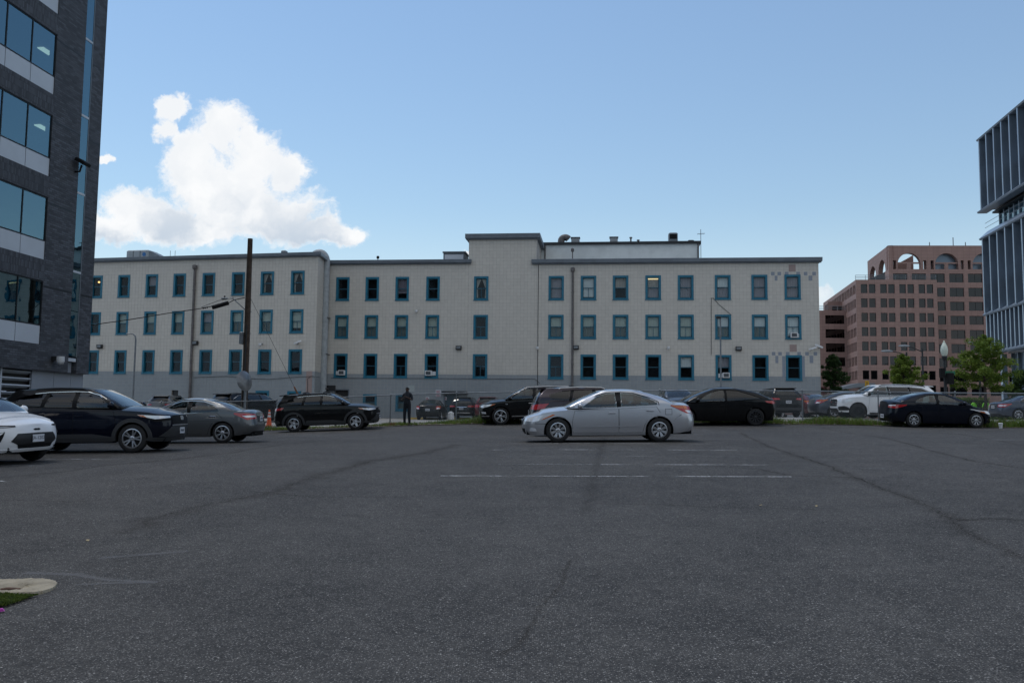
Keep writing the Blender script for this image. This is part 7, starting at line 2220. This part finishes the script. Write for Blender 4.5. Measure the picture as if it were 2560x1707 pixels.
tag(g.build('rusty_bar', mat('rust', (0.12, 0.07, 0.05), 0.9, var=0.4, vscale=20), None, M=Matrix.Translation(t0)), 'rusty iron stub lying in the concrete footing', 'iron bar')
sp = []
for i in range(2600):
    x = -80 + 600 * rp.random() ** 1.5; f = max(0, 1 - max(0, x - 60) / 470)
    if rp.random() > 0.35 + 0.65 * f: continue
    y = 518 + rp.uniform(-0.05, 1) * 150 * f - max(0, x - 250) * 0.05
    q = ghit(x / 5.6, 1400 + y / 5.6, 1.0, 12)
    sp.append((q.x, q.y, rp.uniform(0.006, 0.022) * (0.4 + f)))
MT['moss'] = leafmat('moss', (0.022, 0.045, 0.008), (0.12, 0.16, 0.03), 14.0)
blades('moss_weeds', sp, MT['moss'], 8)
q = ghit(1, 1531, 1.0, 12)
t = thing('candy_wrapper', 'small pink wrapper lying at the weeds by the footing', 'litter', Matrix.Translation((q.x - 0.01, q.y, q.z + 0.008)) @ Matrix.Rotation(0.4, 4, 'Z'))
G().prism([(-0.035, 0), (-0.02, 0.018), (0.0, 0.02), (0.0, 0.0)], -0.018, 0.018).build('wrapper', mat('pink_foil', (0.75, 0.05, 0.30), 0.3), t)
G().prism([(0.001, 0), (0.001, 0.02), (0.02, 0.022), (0.034, 0.004)], -0.016, 0.016).build('wrapper_end', mat('violet_foil', (0.55, 0.08, 0.45), 0.3), t)
for i, (px, py) in enumerate(((1904, 1264), (2041, 1266), (219, 1352), (3, 1204))):
    q = ghit(px, py)
    g = G(); w = 0.03 if i < 3 else 0.1
    g.add([(-w, -0.01, 0.0), (0, -0.02, 0.012), (w, 0.005, 0.003), (w * 0.2, 0.02, 0.01), (-w * 0.7, 0.012, 0.006), (0, 0, 0.015)], [(0, 1, 5), (1, 2, 5), (2, 3, 5), (3, 4, 5), (4, 0, 5)])
    tag(g.build('dead_leaf' if i < 3 else 'paper_scrap', mat('leaf_litter', (0.38, 0.30, 0.17), 0.8) if i < 3 else MT['white'], None, M=Matrix.Translation((q.x, q.y, q.z + 0.004)) @ Matrix.Rotation(i, 4, 'Z')),
        ['dry tan leaf on the long hairline crack', 'dry tan leaf just past the end of the hairline crack', 'dry tan leaf on the open asphalt above the pale scuff', 'crumpled white paper scrap on the asphalt beside the hatchback'][i], 'leaf' if i < 3 else 'paper')

# ---------------------------------------------------------------- utility pole with its fittings
MT['wood'] = mat('pole_wood', (0.055, 0.038, 0.028), 0.9, var=0.35, vscale=6, bump=0.6, bscale=30)
YP = 44.0
pt_ = at(626, 597, YP); pb_ = at(609, 1040, YP)
xb = (pt_.x + pb_.x) / 2
bz = gz(xb, YP); HP = pt_.z - bz
pole = thing('utility_pole', 'tall dark wooden utility pole with a street lamp arm behind the fence', 'pole', Matrix.Translation((xb, YP, bz)))
def pl(px, py, Y=YP):
    v = at(px, py, Y); return Vector((v.x - xb, v.y - YP, v.z - bz))
G().tube([(0, 0, -0.5), (0.01, 0, HP * 0.5), (0, 0, HP)], [0.17, 0.15, 0.125], 14).build('shaft', MT['wood'], pole, smooth=50)
for i in range(9):
    G().tube([(-0.13, 0, 1.5 + 0.55 * i), (-0.22 if i % 2 else 0.22, -0.02, 1.5 + 0.55 * i)], 0.012, 5).build('climbing_step', MT['darkmetal'], pole)
a, b, c = pl(612, 775), pl(585, 748), pl(577, 746)
G().tube([(-0.1, -0.05, a.z), (b.x, -0.1, b.z), (c.x, -0.1, c.z)], 0.025, 6).build('lamp_arm', MT['greymetal'], pole)
h = pl(563, 747)
G().add(*ellipsoid(h.x, -0.1, h.z, 0.2, 0.1, 0.06)).build('lamp_head', MT['greymetal'], pole, smooth=50)
G().tube([(h.x, -0.1, h.z + 0.04), (h.x, -0.1, h.z + 0.14)], 0.04, 8).build('photocell', MT['black'], pole)
h = pl(604, 845); G().rbox(h.x - 0.1, h.x + 0.1, -0.12, 0.08, h.z - 0.3, h.z + 0.3, 0.03).build('cable_box', MT['greymetal'], pole)
G().tube([(0.02, -0.16, 0), (0.02, -0.17, 1.6), (0.03, -0.16, 5.2)], 0.03, 6).build('conduit', MT['darkmetal'], pole)
# spliced cable to the brick block
w = [Vector((0, 0, 0)) + pl(x, y, Y) for x, y, Y in ((612, 744, 44), (585, 750, 44), (572, 757, 44), (503, 771, 43.6), (420, 783, 43.1), (330, 798, 42.6), (253, 809, 42.2), (205, 816, 41.6), (140, 824, 41.0))]
cab = thing('overhead_cable', 'black overhead cable with a long splice case running to the brick block', 'cable', Matrix.Translation((xb, YP, bz)))
G().tube(w, 0.022, 6).build('cable', MT['black'], cab)
G().tube([w[2], pl(530, 769, 43.8)], 0.105, 10).build('splice_case', MT['black'], cab, smooth=50)
G().tube([w[1] + Vector((0, 0, 0.12)), pl(545, 752, 43.9), pl(503, 768, 43.6)], 0.012, 5).build('support_wire', MT['darkmetal'], cab)
for i in range(3):
    v = pl(508 + 5 * i, 770.5 - i, 43.6); G().add(*ellipsoid(v.x, v.y, v.z, 0.035, 0.05, 0.05, 8, 5)).build('cable_clamp', MT['black'], cab)
g0 = pl(626, 743); g1 = pl(742, 980, 46.5)
guy = thing('guy_wire', 'thin guy wire slanting from the utility pole to the ground', 'wire', Matrix.Translation((xb, YP, bz)))
g2 = g1 + (g1 - g0) * 0.22
G().tube([(0.1, 0, g0.z), g1, g2], 0.009, 5).build('wire', MT['darkmetal'], guy)
G().tube([g1 + (g0 - g1) * 0.06, g2], 0.045, 7).build('guard_sleeve', mat('guard_brown', (0.20, 0.09, 0.04), 0.6), guy)
# satellite dish on a post beside the pole
YD = 43.6
d0 = at(616, 951, YD); dz0 = gz(d0.x, YD)
ds = thing('satellite_dish', 'grey satellite dish on a metal post beside the utility pole', 'satellite dish', Matrix.Translation((d0.x, YD, dz0)))
HD = d0.z - dz0
G().tube([(-0.05, 0.05, -0.2), (-0.05, 0.05, HD + 0.05)], 0.06, 8).build('post', MT['galv'], ds)
Md = Matrix.Translation((0.05, -0.15, HD)) @ Matrix.Rotation(radians(-12), 4, 'Y') @ Matrix.Rotation(radians(62), 4, 'Z') @ Matrix.Rotation(radians(90), 4, 'X') @ Matrix.Rotation(pi, 4, 'X')
G().lathe([(0.0, 0.0), (0.15, 0.012), (0.3, 0.05), (0.42, 0.10), (0.5, 0.145), (0.51, 0.14), (0.42, 0.085), (0.3, 0.035), (0.0, -0.015)], 28, M=Md).build('reflector', mat('dish_metal', (0.17, 0.18, 0.19), 0.35, 0.4, var=0.25, vscale=3), ds, smooth=40)
fp = Md @ Vector((0, 0, 0.48)); e = Md @ Vector((0, -0.5, 0.14)); c0 = Md @ Vector((0, 0, -0.02))
G().tube([e, fp], 0.015, 6).build('feed_arm', MT['greymetal'], ds)
G().add(*ellipsoid(fp.x, fp.y, fp.z, 0.06, 0.05, 0.05)).build('feed_horn', MT['greymetal'], ds)
G().tube([c0, (-0.05, 0.05, HD)], 0.05, 7).build('bracket', MT['galv'], ds)

# ---------------------------------------------------------------- lamps, posts and signals
def on_ground(px, Y):
    v = at(px, 1045, Y); return Vector((v.x, Y, gz(v.x, Y)))
def rel(o, px, py, Y):
    v = at(px, py, Y); return v - o
o = on_ground(330, 58); top = rel(o, 332, 838, 58)
t = thing('lot_lamp', 'slim grey lamp post with a curved neck in front of the wing', 'lamp post', Matrix.Translation(o))
G().tube([(0, 0, -0.2), (0, 0, top.z - 0.3), (-0.05, 0, top.z - 0.05), (-0.2, 0, top.z + 0.08), (-0.42, 0, top.z + 0.12)], [0.07, 0.06, 0.05, 0.04, 0.035], 8).build('shaft', MT['greymetal'], t, smooth=50)
G().add(*ellipsoid(-0.5, 0, top.z + 0.1, 0.17, 0.1, 0.05)).build('head', MT['pipe_light'], t, smooth=50)
o = on_ground(1803, 47); top = rel(o, 1803, 797, 47)
t = thing('camera_post', 'thin grey metal post with a small camera rising behind the black crossover', 'post', Matrix.Translation(o))
G().tube([(0, 0, -0.2), (0, 0, top.z)], 0.045, 8).build('shaft', MT['greymetal'], t)
G().rbox(-0.22, 0.03, -0.07, 0.07, top.z, top.z + 0.14, 0.02).build('camera_head', MT['darkmetal'], t)
YL = 55
o = on_ground(2366, YL); zt = rel(o, 2366, 851, YL).z
t = thing('acorn_lamp_post', 'black street lamp post with a pale acorn globe', 'lamp post', Matrix.Translation(o))
MT['globe'] = mat('acorn_globe', (0.62, 0.68, 0.58), 0.35, coat=0.5)
G().lathe([(0.22, -0.2), (0.22, 0.5), (0.14, 0.75), (0.10, 0.9), (0.085, 2.5), (0.075, zt - 1.25), (0.12, zt - 1.2), (0.17, zt - 1.05), (0.15, zt - 0.98)], 14).build('shaft', MT['darkmetal'], t, smooth=40)
G().lathe([(0.12, zt - 0.98), (0.19, zt - 0.85), (0.22, zt - 0.62), (0.19, zt - 0.40), (0.13, zt - 0.26), (0.08, zt - 0.2)], 16).build('globe', MT['globe'], t, smooth=60)
G().lathe([(0.13, zt - 0.26), (0.09, zt - 0.17), (0.05, zt - 0.12), (0.06, zt - 0.07), (0.0, zt)], 12).build('finial', MT['globe'], t, smooth=50)
def signal(px, py, Y, label, lit, onpole):
    o = at(px, py, Y)
    t = thing('traffic_signal', label, 'traffic light', Matrix.Translation(o))
    G().rbox(-0.16, 0.16, -0.12, 0.12, -0.48, 0.48, 0.03).build('housing', MT['black'], t)
    for i, z in enumerate((0.3, 0.0, -0.3)):
        m = MT['black']
        if i == lit: m = mat('red_signal', (0.6, 0.02, 0.02), 0.3, emit=((1.0, 0.05, 0.03), 3.0))
        G().lathe([(0.0, 0.0), (0.11, 0.0), (0.11, 0.02)], 14, M=Matrix.Translation((0, -0.125, z)) @ Matrix.Rotation(pi / 2, 4, 'X')).build('lens', m, t)
        G().lathe([(0.125, 0.0), (0.125, 0.14)], 12, M=Matrix.Translation((0, -0.121, z)) @ Matrix.Rotation(pi / 2, 4, 'X')).build('visor', MT['black'], t)
    if onpole: G().tube([(0, 0, -0.48), (0, 0.05, -(o.z - gz(o.x, Y)))], 0.06, 8).build('pole', MT['darkmetal'], t)
    else: G().tube([(0, 0, -0.3), (onpole or -0.2, 0.0, -0.3)], 0.03, 6).build('bracket', MT['black'], t)
signal(2381.5, 970, 62, 'traffic signal showing red on its own pole right of the acorn lamp', 0, True)
o = at(2375, 948, YL - 0.3); t = thing('pedestrian_signal', 'black pedestrian signal boxes clamped to the acorn lamp post', 'traffic light', Matrix.Translation(o))
G().rbox(-0.2, 0.2, -0.15, 0.15, -0.3, 0.4, 0.03).build('housing', MT['black'], t); G().rbox(-0.62, -0.32, -0.13, 0.13, 0.1, 0.7, 0.03).build('housing', MT['black'], t); G().tube([(-0.45, 0.1, 0.2), (0.1, 0.1, 0.2)], 0.03, 6).build('bracket', MT['black'], t)
o = at(2374, 932, YL - 0.2)
tag(G().box(-0.32, 0.34, -0.01, 0.01, -0.11, 0.11).build('street_sign', mat('sign_green', (0.02, 0.16, 0.09), 0.5), None, M=Matrix.Translation(o)), 'small green street name plate on the acorn lamp post', 'sign')
def cobra(px_pole, py_top, px_lamp, py_lamp, Y, label):
    o = on_ground(px_pole, Y); zt = rel(o, px_pole, py_top, Y).z; e = rel(o, px_lamp, py_lamp, Y)
    t = thing('street_lamp', label, 'street lamp', Matrix.Translation(o), 'street lamps on the far street')
    G().tube([(0, 0, -0.3), (0, 0, zt)], [0.16, 0.10], 8).build('shaft', MT['darkmetal'], t)
    G().tube([(0, 0, zt - 0.4), (e.x * 0.5, 0, zt - 0.1 + (e.z - zt) * 0.4), (e.x, 0, e.z)], 0.06, 6).build('arm', MT['darkmetal'], t)
    G().add(*ellipsoid(e.x - 0.4, 0, e.z, 0.75, 0.3, 0.14)).build('head', MT['pipe_light'], t, smooth=50)
cobra(2270.6, 880, 2226, 878, 105, 'street lamp with arm level with the treetop beside the rose block')
cobra(2310.6, 872, 2268, 865, 112, 'street lamp on a tall dark pole next to the acorn lamp')
cobra(2453, 852, 2440, 857, 112, 'street lamp rising out of the large street tree')
o = on_ground(2169.5, 66)
t = thing('yellow_sign', 'yellow warning sign on a post above the white SUV', 'sign', Matrix.Translation(o))
c = rel(o, 2169.5, 959.5, 66)
G().tube([(0, 0.03, -0.2), (0, 0.03, c.z + 0.3)], 0.03, 6).build('post', MT['galv'], t)
G().box(-0.15, 0.15, -0.01, 0.01, c.z - 0.23, c.z + 0.23).build('plate', mat('sign_yellow', (0.55, 0.30, 0.01), 0.5), t)
G().prism([(-0.07, c.z + 0.05), (0.07, c.z + 0.05), (0.07, c.z + 0.09), (-0.07, c.z + 0.09)], -0.014, -0.011).build('arrow', MT['ink'], t); G().prism([(-0.07, c.z - 0.09), (0.07, c.z - 0.09), (0.0, c.z - 0.02)], -0.014, -0.011).build('arrow', MT['ink'], t)
o = on_ground(2061, 84)
c = rel(o, 2061, 976, 84)
t = thing('red_sign', 'dark red sign board at the foot of the rose block', 'sign', Matrix.Translation(o))
G().box(-0.28, 0.28, -0.02, 0.02, c.z - 0.35, c.z + 0.35).build('board', mat('sign_red', (0.10, 0.02, 0.02), 0.6), t); G().tube([(0, 0.03, -0.2), (0, 0.03, c.z)], 0.04, 6).build('post', MT['darkmetal'], t)

# ---------------------------------------------------------------- cones and barrel
MT['orange'] = mat('cone_orange', (0.75, 0.10, 0.015), 0.55)
def cone(px, Y, h, label):
    o = on_ground(px, Y)
    t = thing('traffic_cone', label, 'traffic cone', Matrix.Translation(o), 'orange traffic cones')
    G().rbox(-0.19, 0.19, -0.19, 0.19, 0, 0.04, 0.01).build('base', MT['orange'], t)
    def rr(z): return 0.15 - 0.115 * z / h
    G().lathe([(rr(0.04), 0.04), (rr(h), h), (0, h)], 18).build('cone', MT['orange'], t, smooth=40)
    for a, b in ((0.55, 0.68), (0.76, 0.86)):
        G().lathe([(rr(a * h) + 0.003, a * h), (rr(b * h) + 0.003, b * h)], 18).build('reflective_band', MT['white'], t, smooth=40)
cone(673, 47.0, 0.9, 'orange traffic cone standing left of the black SUV')
cone(620, 46.6, 0.9, 'orange traffic cone of which the tip shows above the grey sedan trunk')
o = on_ground(1127, 63.0)
t = thing('white_barrel', 'white plastic barrel standing beside the dark SUV at the wall', 'barrel', Matrix.Translation(o))
G().lathe([(0.24, 0), (0.25, 0.3), (0.22, 0.32), (0.22, 0.5), (0.2, 0.52), (0.17, 0.55)], 16).build('body', MT['white'], t, smooth=30); G().lathe([(0.1, 0.55), (0.09, 0.62), (0, 0.62)], 12).build('handle', MT['white'], t)
# yellow wheel stops in front of the wall
for i, (px, Y) in enumerate(((1052, 66.6), (1090, 66.6), (1150, 69.2))):
    o = on_ground(px, Y)
    tag(G().rbox(-0.8, 0.8, -0.09, 0.09, 0, 0.13, 0.02).build('wheel_stop', mat('stop_yellow', (0.55, 0.36, 0.05), 0.7, var=0.2), None, M=Matrix.Translation(o)), ['yellow wheel stop under the black sedan, window side', 'yellow wheel stop under the black sedan, door side', 'yellow wheel stop under the black SUV by the door'][i], 'wheel stop', 'yellow wheel stops')

# ---------------------------------------------------------------- people
def person(o, rz, label, tones, pose='stand', scale=1.0):
    """one continuous skinned body; tones: shirt, trousers, skin, hair, shoes"""
    J = {'pel': (0, 0, 0.96), 'waist': (0, 0.0, 1.10), 'chest': (0, 0.01, 1.32), 'collar': (0, 0.015, 1.45), 'neck': (0, 0.0, 1.53), 'head0': (0, -0.015, 1.60), 'head1': (0, -0.025, 1.68), 'head2': (0, -0.01, 1.745)}
    R = {'pel': (0.165, 0.125), 'waist': (0.16, 0.12), 'chest': (0.175, 0.125), 'collar': (0.10, 0.09), 'neck': (0.06, 0.06), 'head0': (0.068, 0.08), 'head1': (0.082, 0.1), 'head2': (0.062, 0.075)}
    E = [('pel', 'waist', 's'), ('waist', 'chest', 's'), ('chest', 'collar', 's'), ('collar', 'neck', 'k'), ('neck', 'head0', 'k'), ('head0', 'head1', 'k'), ('head1', 'head2', 'h')]
    for s, n in ((-1, 'l'), (1, 'r')):
        if pose == 'stand':
            el, wr = (s * 0.27, -0.03, 1.15), (s * 0.075, -0.235, 1.25 + 0.02 * s)
        else:
            el, wr = (s * 0.27, 0.02, 1.15), (s * 0.25, -0.12, 0.93)
        hip = s * 0.1; kn = s * 0.115; an = s * 0.125
        J.update({'sh' + n: (s * 0.185, 0.015, 1.42), 'el' + n: el, 'wr' + n: wr, 'hip' + n: (hip, 0, 0.88), 'kn' + n: (kn, -0.02, 0.49), 'an' + n: (an, 0.02, 0.09), 'heel' + n: (an, 0.04, 0.045), 'toe' + n: (an + s * 0.03, -0.17, 0.035)})
        R.update({'sh' + n: (0.075, 0.07), 'el' + n: (0.05, 0.05), 'wr' + n: (0.032, 0.036), 'hip' + n: (0.10, 0.105), 'kn' + n: (0.075, 0.08), 'an' + n: (0.06, 0.065), 'heel' + n: (0.04, 0.045), 'toe' + n: (0.04, 0.032)})
        E += [('collar', 'sh' + n, 's'), ('sh' + n, 'el' + n, 's'), ('el' + n, 'wr' + n, 'k'), ('pel', 'hip' + n, 't'), ('hip' + n, 'kn' + n, 't'), ('kn' + n, 'an' + n, 't'), ('an' + n, 'heel' + n, 'b'), ('heel' + n, 'toe' + n, 'b')]
        d = (Vector(wr) - Vector(el)).normalized()
        side = d.cross(Vector((0, 0, 1))).normalized()
        pm = Vector(wr) + d * 0.07
        J['pm' + n] = tuple(pm); R['pm' + n] = (0.036, 0.022); E.append(('wr' + n, 'pm' + n, 'k'))
        for f in range(4):
            b0 = pm + side * (-0.027 + 0.018 * f) + d * 0.02; ln = (0.055, 0.065, 0.06, 0.045)[f]
            b1 = b0 + d * ln * 0.6 + Vector((0, 0, -0.01)); b2 = b1 + d * ln * 0.35 + Vector((0, 0, -0.03))
            for q, v in (('a', b0), ('b', b1), ('c', b2)):
                J['f%d%s%s' % (f, q, n)] = tuple(v); R['f%d%s%s' % (f, q, n)] = (0.009, 0.009)
            E += [('pm' + n, 'f%da%s' % (f, n), 'k'), ('f%da%s' % (f, n), 'f%db%s' % (f, n), 'k'), ('f%db%s' % (f, n), 'f%dc%s' % (f, n), 'k')]
        tb = Vector(wr) + d * 0.03 - side * s * 0.03; te = tb + d * 0.04 - side * s * 0.02
        J['tb' + n] = tuple(tb); J['te' + n] = tuple(te); R['tb' + n] = (0.011, 0.011); R['te' + n] = (0.01, 0.01); E += [('wr' + n, 'tb' + n, 'k'), ('tb' + n, 'te' + n, 'k')]
    names = list(J)
    me = bpy.data.meshes.new('person')
    me.from_pydata([J[n] for n in names], [(names.index(a), names.index(b)) for a, b, c in E], [])
    ob_ = bpy.data.objects.new('person', me); COL.objects.link(ob_)
    md = ob_.modifiers.new('skin', 'SKIN'); md.use_smooth_shade = True
    sv = me.skin_vertices[0].data
    for i, n in enumerate(names):
        sv[i].radius = R[n]; sv[i].use_root = (n == 'pel')
    ob_.modifiers.new('sub', 'SUBSURF').levels = 1
    ob_.modifiers['sub'].render_levels = 1
    bpy.context.view_layer.update()
    m2 = bpy.data.meshes.new_from_object(ob_.evaluated_get(bpy.context.evaluated_depsgraph_get()))
    bpy.data.objects.remove(ob_)
    m2.materials.clear()
    key = {'s': 0, 't': 1, 'k': 2, 'h': 3, 'b': 4}
    for c in tones: m2.materials.append(c)
    segs_ = [(Vector(J[a]), Vector(J[b]), key[c], max(R[a][0], R[b][0])) for a, b, c in E]
    for p in m2.polygons:
        best, bi = 1e9, 0
        c = p.center
        for a, b, k_, r in segs_:
            ab = b - a; t_ = min(1, max(0, (c - a).dot(ab) / max(1e-9, ab.length_squared)))
            d_ = (c - (a + ab * t_)).length - r * 0.6
            if d_ < best: best, bi = d_, k_
        if bi == 2 and c.z > 1.62 and (c.y > 0.02 or c.z > 1.72): bi = 3
        if bi == 0 and c.z < 0.97: bi = 1
        p.material_index = bi; p.use_smooth = True
    t = link('person', m2, None, Matrix.Translation(o) @ Matrix.Rotation(rz, 4, 'Z') @ Matrix.Scale(scale, 4))
    tag(t, label, 'person')
    # face
    for s in (-1, 1):
        G().add(*ellipsoid(s * 0.032, -0.108, 1.675, 0.012, 0.01, 0.009, 8, 5)).build('eye', MT['black'], t); G().add(*ellipsoid(s * 0.088, 0.0, 1.66, 0.015, 0.025, 0.035, 8, 5)).build('ear', tones[2], t)
    G().add(*ellipsoid(0, -0.118, 1.645, 0.015, 0.022, 0.026, 8, 5)).build('nose', tones[2], t); G().box(-0.025, 0.025, -0.105, -0.094, 1.605, 1.613).build('mouth', MT['inkred'], t)
    return t
SK = mat('skin_brown', (0.06, 0.032, 0.022), 0.55); SHN = mat('cloth_navy', (0.022, 0.026, 0.036), 0.9, var=0.2, vscale=8); TRN = mat('cloth_dark', (0.008, 0.011, 0.018), 0.9, var=0.2, vscale=8)
HAIR = mat('hair_black', (0.008, 0.008, 0.008), 0.8); SHO = mat('shoe_brown', (0.05, 0.022, 0.014), 0.6)
Ym = 40.9
o = at(1017, 1061, Ym); o = Vector((o.x, Ym, gz(o.x, Ym) + 0.02))
pm_ = person(o, radians(-18), 'person in a dark T-shirt and trousers standing by the fence looking at a phone', [SHN, TRN, SK, HAIR, SHO], scale=1.0)
tag(G().rbox(-0.04, 0.04, -0.006, 0.006, -0.075, 0.075, 0.006).build('phone', MT['black'], None, M=Matrix.Translation(o) @ Matrix.Rotation(radians(-18), 4, 'Z') @ Matrix.Translation((0.0, -0.33, 1.27)) @ Matrix.Rotation(radians(-35), 4, 'X')), 'dark phone held at the chest by the person at the fence', 'phone')
VES = mat('vest_lime', (0.25, 0.75, 0.03), 0.7, emit=None)
for px, Y, rz, l in ((2436, 80, 0.3, 'person in a lime safety vest behind the small navy sedan'), (2466, 79, -0.5, 'person in a lime safety vest under the large street tree')):
    o = on_ground(px, Y)
    w_ = person(o, rz, l, [VES, TRN, SK, HAIR, SHO], 'walk', 1.03)

# ---------------------------------------------------------------- trees
MT['bark'] = mat('bark', (0.06, 0.045, 0.035), 0.9, var=0.3, vscale=8, bump=0.6)
MT['leaf_a'] = leafmat('leaf_maple', (0.050, 0.105, 0.014), (0.20, 0.26, 0.042), 0.9)
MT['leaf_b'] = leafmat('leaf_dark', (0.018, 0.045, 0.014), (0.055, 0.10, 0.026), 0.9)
def tree(o, H, zc0, W, label, m, seed, leaves=9000, leaf=0.10, name='street_tree'):
    rnd = random.Random(seed)
    t = thing(name, label, 'tree', Matrix.Translation(o), 'street trees')
    G().tube([(0, 0, -0.2), (0.02, 0, zc0 * 0.6), (0.0, 0.03, zc0 + (H - zc0) * 0.45), (0.03, 0, H * 0.93)], [H * 0.022, H * 0.018, H * 0.011, 0.012], 9).build('trunk', MT['bark'], t, smooth=50)
    tips = []
    n = 26
    for i in range(n):
        f = (i + 0.5) / n
        zb = zc0 + (H - zc0) * (0.02 + 0.86 * f)
        q = i * 2.399 + rnd.uniform(-0.4, 0.4)
        prof = (1 - f) ** 0.62 * (0.72 + 0.28 * min(1, f * 5))
        L = W / 2 * prof * rnd.uniform(0.72, 1.12) + 0.12
        rise = L * rnd.uniform(0.05, 0.45) + (0.2 if f > 0.7 else 0)
        p0 = Vector((0, 0, zb)); p2 = Vector((cos(q) * L, sin(q) * L, zb + rise)); p1 = p0.lerp(p2, 0.5) + Vector((0, 0, 0.06 * L))
        G().tube([p0, p1, p2], [0.03 + 0.02 * (1 - f), 0.02, 0.006], 5).build('limb', MT['bark'], t)
        for k_ in range(max(3, int(L / 0.26))):
            s = 0.22 + 0.8 * (k_ + rnd.random() * 0.7) / max(3, int(L / 0.26))
            c = p0.lerp(p2, min(1.05, s)) + Vector((rnd.uniform(-1, 1), rnd.uniform(-1, 1), rnd.uniform(-0.4, 0.7))) * 0.16 * (0.5 + W / 6)
            tips.append((c, rnd.uniform(0.16, 0.34) * (0.5 + W / 7)))
    for i in range(5):
        tips.append((Vector((rnd.uniform(-0.12, 0.12), rnd.uniform(-0.12, 0.12), H - 0.12 - 0.18 * i)), 0.14 + 0.03 * i))
    g = G()
    for i in range(leaves):
        c, r = tips[rnd.randrange(len(tips))]
        v = Vector((rnd.gauss(0, 1), rnd.gauss(0, 1), rnd.gauss(0, 0.62)))
        v = v.normalized() * r * rnd.random() ** 0.4
        p = c + v
        a = Vector((rnd.uniform(-1, 1), rnd.uniform(-1, 1), rnd.uniform(-0.6, 0.6))).normalized(); b = a.cross(Vector((rnd.uniform(-1, 1), rnd.uniform(-1, 1), rnd.uniform(-1, 1)))).normalized()
        l = leaf * rnd.uniform(0.6, 1.3)
        g.add([p - a * l * 0.55, p + b * l * 0.32, p + a * l * 0.6 + Vector((0, 0, -l * 0.15)), p - b * l * 0.32], [(0, 1, 2, 3)])
    g.build('crown', m, t)
    return t
def tree_at(px, py_top, py_crown, wpx, Y, label, m, seed, **kw):
    o = on_ground(px, Y); H = rel(o, px, py_top, Y).z; zc = rel(o, px, py_crown, Y).z
    return tree(o, H, zc, wpx * Y / F_PX, label, m, seed, **kw)
tree_at(2465, 836, 978, 190, 60, 'large bright green street tree in front of the finned glass block', MT['leaf_a'], 2, leaves=15000, leaf=0.13)
tree_at(2262, 885, 975, 112, 68, 'middle sized green street tree above the large white SUV', MT['leaf_a'], 5, leaves=9000, leaf=0.13)
tree_at(2086, 884, 985, 84, 76, 'dark green street tree at the corner of the tiled building', MT['leaf_b'], 9, leaves=8000, leaf=0.14)
tree_at(2556, 928, 1005, 90, 64, 'low dark tree behind the blue-grey sedan', MT['leaf_b'], 12, leaves=7000, leaf=0.13)
# clipped hedge along the far pavement
def hedge(px0, px1, py_top, Y, label, seed):
    rnd = random.Random(seed)
    a, b = on_ground(px0, Y), on_ground(px1, Y); H = at(px0, py_top, Y).z - a.z
    t = thing('hedge', label, 'hedge', Matrix.Translation(a)); L = b.x - a.x
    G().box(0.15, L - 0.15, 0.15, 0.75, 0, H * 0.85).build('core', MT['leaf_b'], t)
    g = G()
    for i in range(9000):
        p = Vector((rnd.uniform(0, L), rnd.uniform(0, 0.9), rnd.uniform(0.0, H) * (1 - 0.08 * rnd.random())))
        q = Vector((rnd.uniform(-1, 1), rnd.uniform(-1, 1), rnd.uniform(-1, 1))).normalized(); r = q.cross(Vector((rnd.uniform(-1, 1), rnd.uniform(-1, 1), 0.3))).normalized(); l = rnd.uniform(0.08, 0.16)
        g.add([p - q * l * 0.5, p + r * l * 0.3, p + q * l * 0.5, p - r * l * 0.3], [(0, 1, 2, 3)])
    g.build('foliage', MT['leaf_a'], t)
hedge(2384, 2478, 991, 84, 'tall green hedge on the far pavement behind the navy sedan', 3)
hedge(2478, 2560, 1022, 80, 'low green hedge in front of the finned glass block', 6)
